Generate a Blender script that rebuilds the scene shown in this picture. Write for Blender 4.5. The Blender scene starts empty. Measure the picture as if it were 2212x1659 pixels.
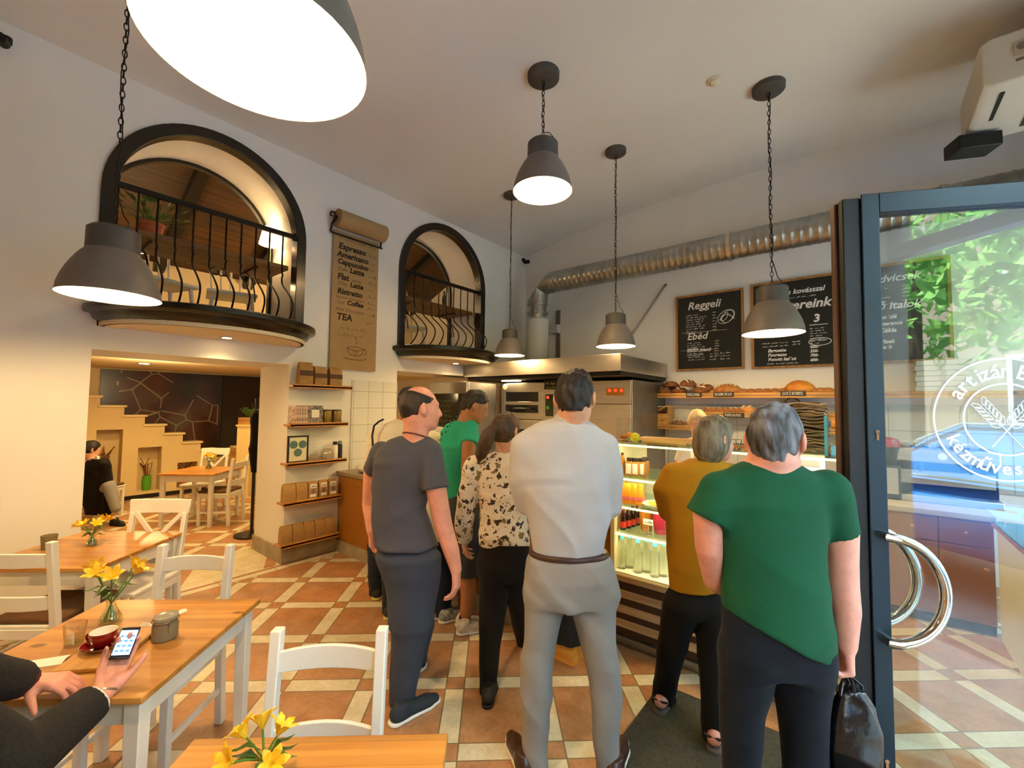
import bpy, bmesh, math, random
import numpy as np
from mathutils import Matrix, Vector
random.seed(7)
rng = np.random.default_rng(7)
S = bpy.context.scene
COL = S.collection
SKY, EXPO = 15.0, .22
PI = math.pi
# ---------------------------------------------------------------- camera geometry (Y runs along the left wall, X along the back wall)
W, H = 2212, 1659
FPX = 936.0
PITCH, ROLL, YAW = math.radians(2.8), math.radians(.69), math.radians(39.0)
EYE = np.array([0, 0, 1.70])
def _rot():
    cp, sp = math.cos(PITCH), math.sin(PITCH)
    fwd = np.array([0, cp, sp]); up = np.array([0, -sp, cp]); r = np.array([1., 0, 0])
    cr, sr = math.cos(ROLL), math.sin(ROLL)
    R = np.array([cr*r + sr*up, -(-sr*r + cr*up), fwd])
    A = np.array([[math.cos(YAW), -math.sin(YAW), 0], [math.sin(YAW), math.cos(YAW), 0], [0, 0, 1]])
    return R @ A.T
CAMR = _rot()
RGT = np.array([math.cos(YAW), math.sin(YAW), 0])     # picture right, in the room
FWD = np.array([-math.sin(YAW), math.cos(YAW), 0])    # away from the viewer
def ray(x, y): return CAMR.T @ np.array([(x - W/2)/FPX, (y - H/2)/FPX, 1.])
def dep(x, y, d): return EYE + ray(x, y)*d
def on(x, y, ax, v):
    d = ray(x, y); return EYE + d*((v - EYE[ax])/d[ax])
def fl(x, y, z=0.0): return on(x, y, 2, z)
def V(*a): return np.array(a, float)
# ---------------------------------------------------------------- scene bookkeeping
def tag(o, label=None, cat=None, group=None, kind=None):
    if label: o['label'] = label
    if cat: o['category'] = cat
    if group: o['group'] = group
    if kind: o['kind'] = kind
    return o
def thing(name, label, cat, loc=(0, 0, 0), rz=0.0, group=None, kind=None):
    o = bpy.data.objects.new(name, None); COL.objects.link(o)
    o.empty_display_size = .05
    o.location = [float(v) for v in loc]; o.rotation_euler = (0, 0, rz)
    return tag(o, label, cat, group, kind)
def dup(root, loc=None, rz=None, label=None, group=None, scale=None):
    r = root.copy(); COL.objects.link(r)
    if loc is not None: r.location = [float(v) for v in loc]
    if rz is not None: r.rotation_euler = (0, 0, rz)
    if scale is not None: r.scale = (scale,)*3
    if label: r['label'] = label
    if group: r['group'] = group
    for ch in list(root.children):
        c = ch.copy(); COL.objects.link(c); c.parent = r
        for g in list(ch.children):
            d = g.copy(); COL.objects.link(d); d.parent = c
    return r
class MB:
    def __init__(s): s.v = []; s.f = []; s.m = []; s.T = None; s.mi = 0
    def add(s, vs, fs):
        n = len(s.v)
        if s.T is not None: vs = [tuple(s.T @ Vector([float(q) for q in v])) for v in vs]
        s.v += [tuple(float(q) for q in v) for v in vs]
        s.f += [tuple(i + n for i in f) for f in fs]; s.m += [s.mi]*len(fs)
        return s
    def box(s, x0, x1, y0, y1, z0, z1):
        return s.add([(x0, y0, z0), (x1, y0, z0), (x1, y1, z0), (x0, y1, z0), (x0, y0, z1), (x1, y0, z1), (x1, y1, z1), (x0, y1, z1)],
                     [(3, 2, 1, 0), (4, 5, 6, 7), (0, 1, 5, 4), (1, 2, 6, 5), (2, 3, 7, 6), (3, 0, 4, 7)])
    def hexa(s, q0, q1):   # two quads (bottom, top)
        return s.add(list(q0) + list(q1), [(3, 2, 1, 0), (4, 5, 6, 7), (0, 1, 5, 4), (1, 2, 6, 5), (2, 3, 7, 6), (3, 0, 4, 7)])
    def bar(s, a, b, w, h=None, up=(0, 0, 1)):
        h = h or w; a = Vector(a); b = Vector(b); d = (b - a).normalized(); u = Vector(up)
        if abs(d.dot(u)) > .98: u = Vector((1, 0, 0))
        x = d.cross(u).normalized(); y = x.cross(d).normalized()
        c = [(-w/2, -h/2), (w/2, -h/2), (w/2, h/2), (-w/2, h/2)]
        return s.add([tuple(a + x*p + y*q) for p, q in c] + [tuple(b + x*p + y*q) for p, q in c],
                     [(3, 2, 1, 0), (4, 5, 6, 7), (0, 1, 5, 4), (1, 2, 6, 5), (2, 3, 7, 6), (3, 0, 4, 7)])
    def tube(s, pts, r, n=8, closed=False, caps=True):
        P = [Vector([float(q) for q in p]) for p in pts]; k = len(P)
        rs = r if isinstance(r, (list, tuple)) else [r]*k
        vs = []; u = None
        for i, p in enumerate(P):
            if closed: d = P[(i+1) % k] - P[i-1]
            else: d = P[min(i+1, k-1)] - P[max(i-1, 0)]
            if d.length < 1e-9: d = Vector((0, 0, 1))
            d.normalize()
            if u is None:
                u = Vector((0, 0, 1)) if abs(d.z) < .9 else Vector((1, 0, 0))
            u = (u - d*u.dot(d)); u.normalize(); w = d.cross(u)
            for j in range(n):
                a = 2*PI*j/n; vs.append(p + (u*math.cos(a) + w*math.sin(a))*rs[i])
        fs = []
        for i in range(k if closed else k-1):
            for j in range(n):
                a = i*n + j; b = i*n + (j+1) % n; i2 = (i+1) % k
                fs.append((a, b, i2*n + (j+1) % n, i2*n + j))
        if caps and not closed:
            fs.append(tuple(range(n))[::-1]); fs.append(tuple((k-1)*n + j for j in range(n)))
        return s.add(vs, fs)
    def lathe(s, prof, n=24, c=(0, 0, 0), caps=True):
        vs = []; fs = []; k = len(prof)
        for r, z in prof:
            for j in range(n):
                a = 2*PI*j/n; vs.append((c[0] + r*math.cos(a), c[1] + r*math.sin(a), c[2] + z))
        for i in range(k-1):
            for j in range(n):
                fs.append((i*n + j, i*n + (j+1) % n, (i+1)*n + (j+1) % n, (i+1)*n + j))
        if caps:
            if prof[0][0] > 1e-6: fs.append(tuple(range(n))[::-1])
            if prof[-1][0] > 1e-6: fs.append(tuple((k-1)*n + j for j in range(n)))
        return s.add(vs, fs)
    def loft(s, rings, caps=True, closed=True):
        n = len(rings[0]); vs = [p for r in rings for p in r]; fs = []
        for i in range(len(rings)-1):
            for j in range(n if closed else n-1):
                fs.append((i*n + j, i*n + (j+1) % n, (i+1)*n + (j+1) % n, (i+1)*n + j))
        if caps and closed:
            fs.append(tuple(range(n))[::-1]); fs.append(tuple((len(rings)-1)*n + j for j in range(n)))
        return s.add(vs, fs)
    def prism(s, poly, fn0, fn1):   # poly of 2-D points, two functions placing it
        n = len(poly)
        return s.add([fn0(*p) for p in poly] + [fn1(*p) for p in poly],
                     [tuple(range(n))[::-1], tuple(n + i for i in range(n))] + [(i, (i+1) % n, n + (i+1) % n, n + i) for i in range(n)])
    def ell(s, c, r, n=12, m=8):
        vs = []; fs = []
        for i in range(m+1):
            t = PI*i/m
            for j in range(n):
                a = 2*PI*j/n
                vs.append((c[0] + r[0]*math.sin(t)*math.cos(a), c[1] + r[1]*math.sin(t)*math.sin(a), c[2] - r[2]*math.cos(t)))
        for i in range(m):
            for j in range(n): fs.append((i*n + j, i*n + (j+1) % n, (i+1)*n + (j+1) % n, (i+1)*n + j))
        return s.add(vs, fs)
def obj(name, mb, m, parent=None, bevel=0.0, smooth=True, sub=0, off=None, seg=2):
    me = bpy.data.meshes.new(name)
    vs = mb.v if off is None else [(a - off[0], b - off[1], c - off[2]) for a, b, c in mb.v]
    me.from_pydata(vs, [], mb.f)
    bm = bmesh.new(); bm.from_mesh(me)
    bmesh.ops.remove_doubles(bm, verts=bm.verts, dist=1e-6)
    bmesh.ops.recalc_face_normals(bm, faces=bm.faces); bm.to_mesh(me); bm.free()
    ms = m if isinstance(m, (list, tuple)) else [m]
    for q in ms: me.materials.append(q)
    if len(ms) > 1 and len(me.polygons) == len(mb.m): me.polygons.foreach_set('material_index', mb.m)
    if smooth:
        me.polygons.foreach_set('use_smooth', [True]*len(me.polygons))
        try: me.set_sharp_from_angle(angle=math.radians(38))
        except Exception: pass
    me.update()
    o = bpy.data.objects.new(name, me); COL.objects.link(o)
    if parent is not None: o.parent = parent
    if off is not None and parent is None: o.location = [float(q) for q in off]
    if bevel:
        b = o.modifiers.new('bevel', 'BEVEL'); b.width = bevel; b.segments = seg; b.limit_method = 'ANGLE'; b.angle_limit = math.radians(40)
    if sub:
        q = o.modifiers.new('sub', 'SUBSURF'); q.levels = sub; q.render_levels = sub
    return o
def struct(name, mb, m, parent=None, **k):
    o = obj(name, mb, m, parent, **k)
    if parent is None: o['kind'] = 'structure'
    return o
def mobj(name, mb, m, label, cat, group=None, kind=None, **k):
    # a thing that is a single mesh, its origin at the base
    a = np.array(mb.v); off = ((a[:, 0].min() + a[:, 0].max())/2, (a[:, 1].min() + a[:, 1].max())/2, a[:, 2].min())
    return tag(obj(name, mb, m, off=off, **k), label, cat, group, kind)
# ---------------------------------------------------------------- materials
def lin(h):
    if isinstance(h, str):
        h = h.lstrip('#'); c = [int(h[i:i+2], 16)/255 for i in (0, 2, 4)]
        return [x/12.92 if x <= .04045 else ((x + .055)/1.055)**2.4 for x in c]
    return list(h)
MATS = {}
def mat(name, col, rough=.6, metal=0.0, var=0.0, vs=8.0, bump=0.0, bs=60.0, emit=None, es=0.0, alpha=1.0, trans=0.0, ior=1.45, coat=0.0, stretch=None, sheen=0.0, col2=None, spec=None, sss=0.0, wr=0.0):
    if name in MATS: return MATS[name]
    m = bpy.data.materials.new(name); m.use_nodes = True; MATS[name] = m
    nt = m.node_tree; b = nt.nodes['Principled BSDF']; c = lin(col)
    b.inputs['Base Color'].default_value = (*c, 1); b.inputs['Roughness'].default_value = rough; b.inputs['Metallic'].default_value = metal
    b.inputs['IOR'].default_value = ior
    if trans: b.inputs['Transmission Weight'].default_value = trans
    if coat: b.inputs['Coat Weight'].default_value = coat; b.inputs['Coat Roughness'].default_value = .08
    if sheen: b.inputs['Sheen Weight'].default_value = sheen
    if spec is not None: b.inputs['Specular IOR Level'].default_value = spec
    if sss: b.inputs['Subsurface Weight'].default_value = sss; b.inputs['Subsurface Radius'].default_value = (.02, .008, .005)
    if alpha < 1: b.inputs['Alpha'].default_value = alpha
    if emit: b.inputs['Emission Color'].default_value = (*lin(emit), 1); b.inputs['Emission Strength'].default_value = es
    tc = None
    def coords():
        nonlocal tc
        if tc is None:
            t = nt.nodes.new('ShaderNodeTexCoord'); mp = nt.nodes.new('ShaderNodeMapping')
            nt.links.new(t.outputs['Object'], mp.inputs['Vector'])
            if stretch: mp.inputs['Scale'].default_value = stretch
            tc = mp.outputs['Vector']
        return tc
    if var or col2:
        n = nt.nodes.new('ShaderNodeTexNoise'); n.inputs['Scale'].default_value = vs; n.inputs['Detail'].default_value = 5
        nt.links.new(coords(), n.inputs['Vector'])
        mx = nt.nodes.new('ShaderNodeMix'); mx.data_type = 'RGBA'
        mr = nt.nodes.new('ShaderNodeMapRange'); mr.inputs[1].default_value = .35; mr.inputs[2].default_value = .65
        nt.links.new(n.outputs['Fac'], mr.inputs[0]); nt.links.new(mr.outputs[0], mx.inputs['Factor'])
        c2 = lin(col2) if col2 else [min(1, x*(1 + var)) for x in c]; c1 = c if col2 else [x*(1 - var) for x in c]
        mx.inputs[6].default_value = (*c1, 1); mx.inputs[7].default_value = (*c2, 1)
        nt.links.new(mx.outputs[2], b.inputs['Base Color'])
    if bump:
        n = nt.nodes.new('ShaderNodeTexNoise'); n.inputs['Scale'].default_value = bs; n.inputs['Detail'].default_value = 4
        nt.links.new(coords(), n.inputs['Vector'])
        bp = nt.nodes.new('ShaderNodeBump'); bp.inputs['Strength'].default_value = min(1, bump); bp.inputs['Distance'].default_value = .01
        nt.links.new(n.outputs['Fac'], bp.inputs['Height']); nt.links.new(bp.outputs[0], b.inputs['Normal'])
        if wr:   # soft creases of cloth
            n3 = nt.nodes.new('ShaderNodeTexNoise'); n3.noise_type = 'RIDGED_MULTIFRACTAL'; n3.inputs['Scale'].default_value = 3.2; n3.inputs['Detail'].default_value = 2.5; n3.inputs['Distortion'].default_value = .8
            m3 = nt.nodes.new('ShaderNodeMapping'); m3.inputs['Scale'].default_value = (1, 1, 2.0); m3.inputs['Rotation'].default_value = (.5, .35, .2)
            nt.links.new(coords(), m3.inputs['Vector']); nt.links.new(m3.outputs[0], n3.inputs['Vector'])
            b2 = nt.nodes.new('ShaderNodeBump'); b2.inputs['Strength'].default_value = wr; b2.inputs['Distance'].default_value = .03
            nt.links.new(n3.outputs['Fac'], b2.inputs['Height']); nt.links.new(b2.outputs[0], bp.inputs['Normal'])
    return m
def wood(name, c1, c2, axis=0, scale=1.0, rough=.45, planks=0.0, knots=True, coat=0.0):
    if name in MATS: return MATS[name]
    m = bpy.data.materials.new(name); m.use_nodes = True; MATS[name] = m
    nt = m.node_tree; N = nt.nodes.new; L = nt.links.new; b = nt.nodes['Principled BSDF']
    b.inputs['Roughness'].default_value = rough
    if coat: b.inputs['Coat Weight'].default_value = coat; b.inputs['Coat Roughness'].default_value = .15
    t = N('ShaderNodeTexCoord'); mp = N('ShaderNodeMapping'); sc = [14*scale]*3; sc[axis] = .9*scale
    mp.inputs['Scale'].default_value = sc; L(t.outputs['Object'], mp.inputs['Vector'])
    n = N('ShaderNodeTexNoise'); n.inputs['Scale'].default_value = 1.6; n.inputs['Detail'].default_value = 6; n.inputs['Distortion'].default_value = .6
    L(mp.outputs[0], n.inputs['Vector'])
    cr = N('ShaderNodeValToRGB'); e = cr.color_ramp.elements
    e[0].position = .32; e[0].color = (*lin(c2), 1); e[1].position = .62; e[1].color = (*lin(c1), 1)
    L(n.outputs['Fac'], cr.inputs[0]); out = cr.outputs[0]
    if planks:
        sp = N('ShaderNodeSeparateXYZ'); L(t.outputs['Object'], sp.inputs[0])
        md = N('ShaderNodeMath'); md.operation = 'MULTIPLY'; md.inputs[1].default_value = 1/planks
        L(sp.outputs[(axis + 1) % 2 if axis < 2 else 0], md.inputs[0])
        fl_ = N('ShaderNodeMath'); fl_.operation = 'FLOOR'; L(md.outputs[0], fl_.inputs[0])
        wn = N('ShaderNodeTexWhiteNoise'); wn.noise_dimensions = '1D'; L(fl_.outputs[0], wn.inputs['W'])
        mx = N('ShaderNodeMix'); mx.data_type = 'RGBA'; mx.blend_type = 'MULTIPLY'; mx.inputs['Factor'].default_value = 1
        mr = N('ShaderNodeMapRange'); mr.inputs[3].default_value = .78; mr.inputs[4].default_value = 1.12; L(wn.outputs['Value'], mr.inputs[0])
        L(out, mx.inputs[6]); L(mr.outputs[0], mx.inputs[7]); out = mx.outputs[2]
        fr = N('ShaderNodeMath'); fr.operation = 'FRACT'; L(md.outputs[0], fr.inputs[0])
        lt = N('ShaderNodeMath'); lt.operation = 'LESS_THAN'; lt.inputs[1].default_value = .012; L(fr.outputs[0], lt.inputs[0])
        m2 = N('ShaderNodeMix'); m2.data_type = 'RGBA'; L(lt.outputs[0], m2.inputs['Factor']); L(out, m2.inputs[6])
        m2.inputs[7].default_value = (*[x*.5 for x in lin(c2)], 1); out = m2.outputs[2]
    if knots:
        mk = N('ShaderNodeMapping'); ks = [9, 9, 9]; ks[axis] = 4.5; mk.inputs['Scale'].default_value = ks; L(t.outputs['Object'], mk.inputs['Vector'])
        vo = N('ShaderNodeTexVoronoi'); vo.inputs['Scale'].default_value = .75; L(mk.outputs[0], vo.inputs['Vector'])
        lt = N('ShaderNodeMapRange'); lt.inputs[1].default_value = .07; lt.inputs[2].default_value = .13; lt.inputs[3].default_value = .85; lt.inputs[4].default_value = 0
        L(vo.outputs['Distance'], lt.inputs[0])
        m3 = N('ShaderNodeMix'); m3.data_type = 'RGBA'; L(lt.outputs[0], m3.inputs['Factor']); L(out, m3.inputs[6])
        m3.inputs[7].default_value = (*[x*.32 for x in lin(c2)], 1); out = m3.outputs[2]
    L(out, b.inputs['Base Color'])
    return m
def glass(name, tint=(1, 1, 1), refl=1.0, rough=0.0):
    # thin pane: sees straight through, mirrors by Fresnel
    if name in MATS: return MATS[name]
    m = bpy.data.materials.new(name); m.use_nodes = True; MATS[name] = m
    nt = m.node_tree; nt.nodes.clear(); N = nt.nodes.new; L = nt.links.new
    o = N('ShaderNodeOutputMaterial'); mx = N('ShaderNodeMixShader'); tr = N('ShaderNodeBsdfTransparent'); gl = N('ShaderNodeBsdfGlossy')
    tr.inputs[0].default_value = (*tint, 1); gl.inputs['Roughness'].default_value = rough
    ge = N('ShaderNodeNewGeometry'); dt = N('ShaderNodeVectorMath'); dt.operation = 'DOT_PRODUCT'; L(ge.outputs['Normal'], dt.inputs[0]); L(ge.outputs['Incoming'], dt.inputs[1])
    ab = N('ShaderNodeMath'); ab.operation = 'ABSOLUTE'; L(dt.outputs['Value'], ab.inputs[0])
    iv = N('ShaderNodeMath'); iv.operation = 'SUBTRACT'; iv.inputs[0].default_value = 1; L(ab.outputs[0], iv.inputs[1])
    pw = N('ShaderNodeMath'); pw.operation = 'POWER'; pw.inputs[1].default_value = 5; L(iv.outputs[0], pw.inputs[0])
    sk = N('ShaderNodeMath'); sk.operation = 'MULTIPLY_ADD'; sk.inputs[1].default_value = .96; sk.inputs[2].default_value = .04; L(pw.outputs[0], sk.inputs[0])
    mu = N('ShaderNodeMath'); mu.operation = 'MULTIPLY'; mu.inputs[1].default_value = refl; mu.use_clamp = True
    L(sk.outputs[0], mu.inputs[0]); L(mu.outputs[0], mx.inputs[0]); L(tr.outputs[0], mx.inputs[1]); L(gl.outputs[0], mx.inputs[2]); L(mx.outputs[0], o.inputs[0])
    return m
def text_mb(txt, size=.1, depth=.002, shear=0.0, align='LEFT', bold=0.0, mb=None, place=None, width=None):
    cu = bpy.data.curves.new('t', 'FONT'); cu.body = txt; cu.size = size; cu.extrude = depth/2; cu.shear = shear; cu.align_x = align; cu.offset = bold; cu.resolution_u = 2
    to = bpy.data.objects.new('t', cu); COL.objects.link(to)
    dg = bpy.context.evaluated_depsgraph_get(); dg.update()
    me = bpy.data.meshes.new_from_object(to.evaluated_get(dg))
    mb = mb or MB()
    vs = [tuple(v.co) for v in me.vertices]
    if width and vs:
        x1 = max(v[0] for v in vs); x0 = min(v[0] for v in vs)
        k = width/max(1e-6, x1 - x0); vs = [((v[0] - (x0 if align == 'LEFT' else 0))*k, v[1], v[2]) for v in vs]
    if place: vs = [place(*v) for v in vs]
    mb.add(vs, [tuple(p.vertices) for p in me.polygons])
    bpy.data.objects.remove(to); bpy.data.curves.remove(cu); bpy.data.meshes.remove(me)
    return mb
# ---------------------------------------------------------------- smooth bodies: distance fields turned into one continuous surface
def smin(a, b, k):
    h = np.clip(.5 + .5*(b - a)/k, 0, 1); return b + (a - b)*h - k*h*(1 - h)
class F:      # a field with a bounding box
    def __init__(s, f, lo, hi): s.f = f; s.lo = np.array(lo, float); s.hi = np.array(hi, float)
    def __call__(s, P): return s.f(P)
    def u(s, o, k=.02): return F(lambda P: smin(s.f(P), o.f(P), k), np.minimum(s.lo, o.lo), np.maximum(s.hi, o.hi))
    def cut(s, p, n):
        p = np.array(p, float); n = np.array(n, float); n = n/np.linalg.norm(n)
        return F(lambda P: np.maximum(s.f(P), (P - p) @ n), s.lo, s.hi)
    def sub(s, o, k=.006): return F(lambda P: -smin(-s.f(P), o.f(P), k), s.lo, s.hi)
    def grow(s, t): return F(lambda P: s.f(P) - t, s.lo - t, s.hi + t)
    def disp(s, g): return F(lambda P: s.f(P) + g(P), s.lo - .02, s.hi + .02)
def tube(pts, rad):
    pts = [np.array(p, float) for p in pts]; rad = list(rad) if isinstance(rad, (list, tuple)) else [rad]*len(pts)
    A = np.array(pts); R = max(rad)
    def f(P):
        d = None
        for a, b, ra, rb in zip(pts[:-1], pts[1:], rad[:-1], rad[1:]):
            ba = b - a; t = np.clip(((P - a) @ ba)/max(ba @ ba, 1e-12), 0, 1)
            q = np.linalg.norm(P - a - t[:, None]*ba, axis=1) - (ra + (rb - ra)*t)
            d = q if d is None else np.minimum(d, q)
        return d
    return F(f, A.min(0) - R, A.max(0) + R)
def ell(c, r, M=None):
    c = np.array(c, float); r = np.array(r, float)
    def f(P):
        q = P - c
        if M is not None: q = q @ M.T
        k0 = np.linalg.norm(q/r, axis=1); k1 = np.linalg.norm(q/(r*r), axis=1)
        return k0*(k0 - 1)/np.maximum(k1, 1e-9)
    R = max(r); return F(f, c - R, c + R)
def stack(rows, ex=2.0, ax=None, round_=.02):
    # rows (z, cx, cy, a, b): elliptical sections, a across the picture, b in depth
    rows = sorted(rows); Z = np.array([r[0] for r in rows]); Q = np.array([r[1:] for r in rows])
    ax = RGT if ax is None else ax; ay = np.array([-ax[1], ax[0], 0])
    def f(P):
        z = P[:, 2]; cx, cy, a, b = [np.interp(z, Z, Q[:, i]) for i in range(4)]
        dx = P[:, 0] - cx; dy = P[:, 1] - cy
        u = (dx*ax[0] + dy*ax[1])/a; v = (dx*ay[0] + dy*ay[1])/b
        e = (np.abs(u)**ex + np.abs(v)**ex)**(1/ex)
        g = np.hypot(dx, dy)
        d = (e - 1)*np.where(e > 1e-3, g/np.maximum(e, 1e-3), a)   # along the radius
        d = np.where(e < .5, -np.minimum(a, b)*.5, d)*.85
        dz = np.maximum(z - Z[-1], Z[0] - z)
        return np.where(dz > -round_, np.maximum(d, dz) if round_ == 0 else smin(np.maximum(d, dz), np.maximum(d, dz), 1e-3), d)
    m = Q[:, 2:].max()
    return F(f, [Q[:, 0].min() - m, Q[:, 1].min() - m, Z[0]], [Q[:, 0].max() + m, Q[:, 1].max() + m, Z[-1]])
def folds(seed, amp, s=9.0, dirv=(0, 0, 1), zr=None):
    r = np.random.default_rng(seed); ks = r.normal(size=(4, 3)); ks /= np.linalg.norm(ks, axis=1)[:, None]
    dv = np.array(dirv, float); ks = ks*.55 + dv*r.choice([-1, 1], 4)[:, None]*.8; ks *= s*r.uniform(.7, 1.7, 4)[:, None]; ph = r.uniform(0, 6.28, 4)
    wk = r.normal(size=(3, 3))*4
    def g(P):
        Wp = P + .035*np.sin(P @ wk*2.2)
        q = np.zeros(len(P))
        for k, p in zip(ks, ph): q += (1 - np.abs(np.sin(Wp @ k + p)))**2.2
        q = (q/4 - .28)*amp*1.7
        if zr is not None: q *= np.interp(P[:, 2], zr[0], zr[1])
        return -q
    return g
def smesh(f, h, pad=.02):
    lo = f.lo - pad; hi = f.hi + pad; B = 4
    nb = np.ceil((hi - lo)/(h*B)).astype(int) + 1; n = nb*B
    cc = np.stack(np.meshgrid(*[lo[i] + (np.arange(nb[i])*B + (B - 1)/2)*h for i in range(3)], indexing='ij'), -1).reshape(-1, 3)
    dc = f(cc); act = np.abs(dc) < h*B*1.7
    D = np.repeat(np.repeat(np.repeat(np.where(dc > 0, 1., -1.).reshape(nb), B, 0), B, 1), B, 2).astype(np.float32)
    ai = np.stack(np.unravel_index(np.nonzero(act)[0], nb), -1)*B
    off = np.stack(np.meshgrid(*[np.arange(B)]*3, indexing='ij'), -1).reshape(-1, 3)
    idx = (ai[:, None, :] + off[None]).reshape(-1, 3)
    D[idx[:, 0], idx[:, 1], idx[:, 2]] = f(lo + idx*h)
    s = D < 0
    c = s[:-1, :-1, :-1].astype(np.int8)*0
    for a in (0, 1):
        for b in (0, 1):
            for e in (0, 1): c += s[a:n[0]-1+a, b:n[1]-1+b, e:n[2]-1+e]
    cell = np.stack(np.nonzero((c > 0) & (c < 8)), -1)
    vid = -np.ones(n - 1, np.int64); vid[cell[:, 0], cell[:, 1], cell[:, 2]] = np.arange(len(cell))
    acc = np.zeros((len(cell), 3)); cnt = np.zeros(len(cell))
    cor = [(a, b, e) for a in (0, 1) for b in (0, 1) for e in (0, 1)]
    val = {q: D[cell[:, 0] + q[0], cell[:, 1] + q[1], cell[:, 2] + q[2]] for q in cor}
    for p in cor:
        for ax in range(3):
            if p[ax] == 0:
                q = list(p); q[ax] = 1; q = tuple(q); a = val[p]; b = val[q]; m = (a < 0) != (b < 0)
                t = np.where(m, a/np.where(m, a - b, 1), 0); pt = np.tile(np.array(p, float), (len(cell), 1)); pt[:, ax] += t
                acc[m] += pt[m]; cnt[m] += 1
    vs = lo + (cell + acc/cnt[:, None])*h
    fs = []
    for ax in range(3):
        sl0 = [slice(None)]*3; sl1 = [slice(None)]*3; sl0[ax] = slice(0, -1); sl1[ax] = slice(1, None)
        e = np.stack(np.nonzero(s[tuple(sl0)] != s[tuple(sl1)]), -1)
        b, d = [(1, 2), (2, 0), (0, 1)][ax]
        e = e[(e[:, b] > 0) & (e[:, d] > 0)]
        def g(i, j):
            q = e.copy(); q[:, b] -= i; q[:, d] -= j; return vid[q[:, 0], q[:, 1], q[:, 2]]
        Qd = np.stack([g(0, 0), g(1, 0), g(1, 1), g(0, 1)], -1)
        fl_ = s[e[:, 0], e[:, 1], e[:, 2]]; Qd[~fl_] = Qd[~fl_][:, ::-1]; fs.append(Qd)
    fs = np.concatenate(fs); fs = fs[(fs >= 0).all(1)]
    return vs, fs
def sobj(name, f, h, m, parent=None, origin=None, label=None, iters=2):
    vs, fs = smesh(f, h)
    # a little relaxation keeps the surface even
    for _ in range(iters):
        a = np.zeros_like(vs); c = np.zeros(len(vs))
        for i in range(4):
            u = fs[:, i]; w = fs[:, (i + 1) % 4]
            np.add.at(a, u, vs[w]); np.add.at(c, u, 1); np.add.at(a, w, vs[u]); np.add.at(c, w, 1)
        vs = vs*.55 + .45*a/np.maximum(c, 1)[:, None]
    o0 = np.zeros(3) if origin is None else np.array(origin, float)
    me = bpy.data.meshes.new(name); v = vs - o0
    me.vertices.add(len(v)); me.vertices.foreach_set('co', v.astype(np.float32).ravel())
    me.loops.add(len(fs)*4); me.loops.foreach_set('vertex_index', fs.astype(np.int32).ravel())
    me.polygons.add(len(fs)); me.polygons.foreach_set('loop_start', np.arange(0, len(fs)*4, 4, dtype=np.int32))
    me.polygons.foreach_set('use_smooth', np.ones(len(fs), bool))
    me.materials.append(m); me.update(calc_edges=True); me.validate()
    ob = bpy.data.objects.new(name, me); COL.objects.link(ob)
    if parent is not None: ob.parent = parent
    else: ob.location = o0
    if label: ob['label'] = label
    return ob
# ---- anatomy
def frame(yaw, pitch=0.0, roll=0.0):
    # rows: right, forward, up; yaw in degrees to the right of straight away from the viewer
    y = math.radians(yaw); p = math.radians(pitch); r = math.radians(roll)
    fw = FWD*math.cos(y) + RGT*math.sin(y); rt = RGT*math.cos(y) - FWD*math.sin(y); up = V(0, 0, 1)
    fw, up = fw*math.cos(p) - up*math.sin(p), up*math.cos(p) + fw*math.sin(p)
    rt, up = rt*math.cos(r) + up*math.sin(r), up*math.cos(r) - rt*math.sin(r)
    return np.array([rt, fw, up])
def loc(f, c, M, s=1.0):
    c = np.array(c, float); lo, hi = f.lo, f.hi; R = max(np.abs(lo).max(), np.abs(hi).max())*1.5*s
    return F(lambda P: f((P - c) @ M.T/s)*s, c - R, c + R)
SKULL = ((0, -.012, .018), (.076, .1, .103))
def head(c, M, s=1.0, neck=None, nr=.056, jaw=1.0, beard=0.0):
    f = ell(*SKULL).u(ell((0, .03, -.055), (.056*jaw, .066, .06)), .035).u(ell((0, .074, -.088), (.022*jaw, .018, .018)), .03)
    f = f.u(ell((0, .065, -.03), (.05, .035, .045)), .02)
    f = f.u(tube([(-.036, .078, .03), (.036, .078, .03)], .012), .015)
    for x in (-.032, .032):
        f = f.sub(ell((x, .1, .012), (.017, .016, .012)), .012).u(ell((x, .078, .011), (.013, .012, .0115)), .004)
    f = f.u(tube([(0, .088, .02), (0, .103, -.006), (0, .11, -.026)], [.008, .011, .014]), .012)
    for x in (-.011, .011): f = f.u(ell((x, .098, -.03), (.009, .012, .008)), .006)
    f = f.u(ell((0, .088, -.055), (.024, .013, .0075)), .006).u(ell((0, .086, -.068), (.021, .013, .008)), .006)
    for x in (-1, 1):
        e = ell((x*.083, -.012, .002), (.0105, .023, .035), np.array([[.86, x*.5, 0], [-x*.5, .86, 0], [0, 0, 1.]])).sub(ell((x*.095, -.004, .005), (.010, .012, .020)), .004)
        f = f.u(e, .006).u(ell((x*.075, .002, -.03), (.008, .009, .009)), .006)
    f = loc(f, c, M, s)
    if neck is not None: f = f.u(tube([np.array(c) + M.T @ V(0, -.028, -.05)*s, neck], [nr*s, nr*s*1.08]), .03)
    return f
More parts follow.
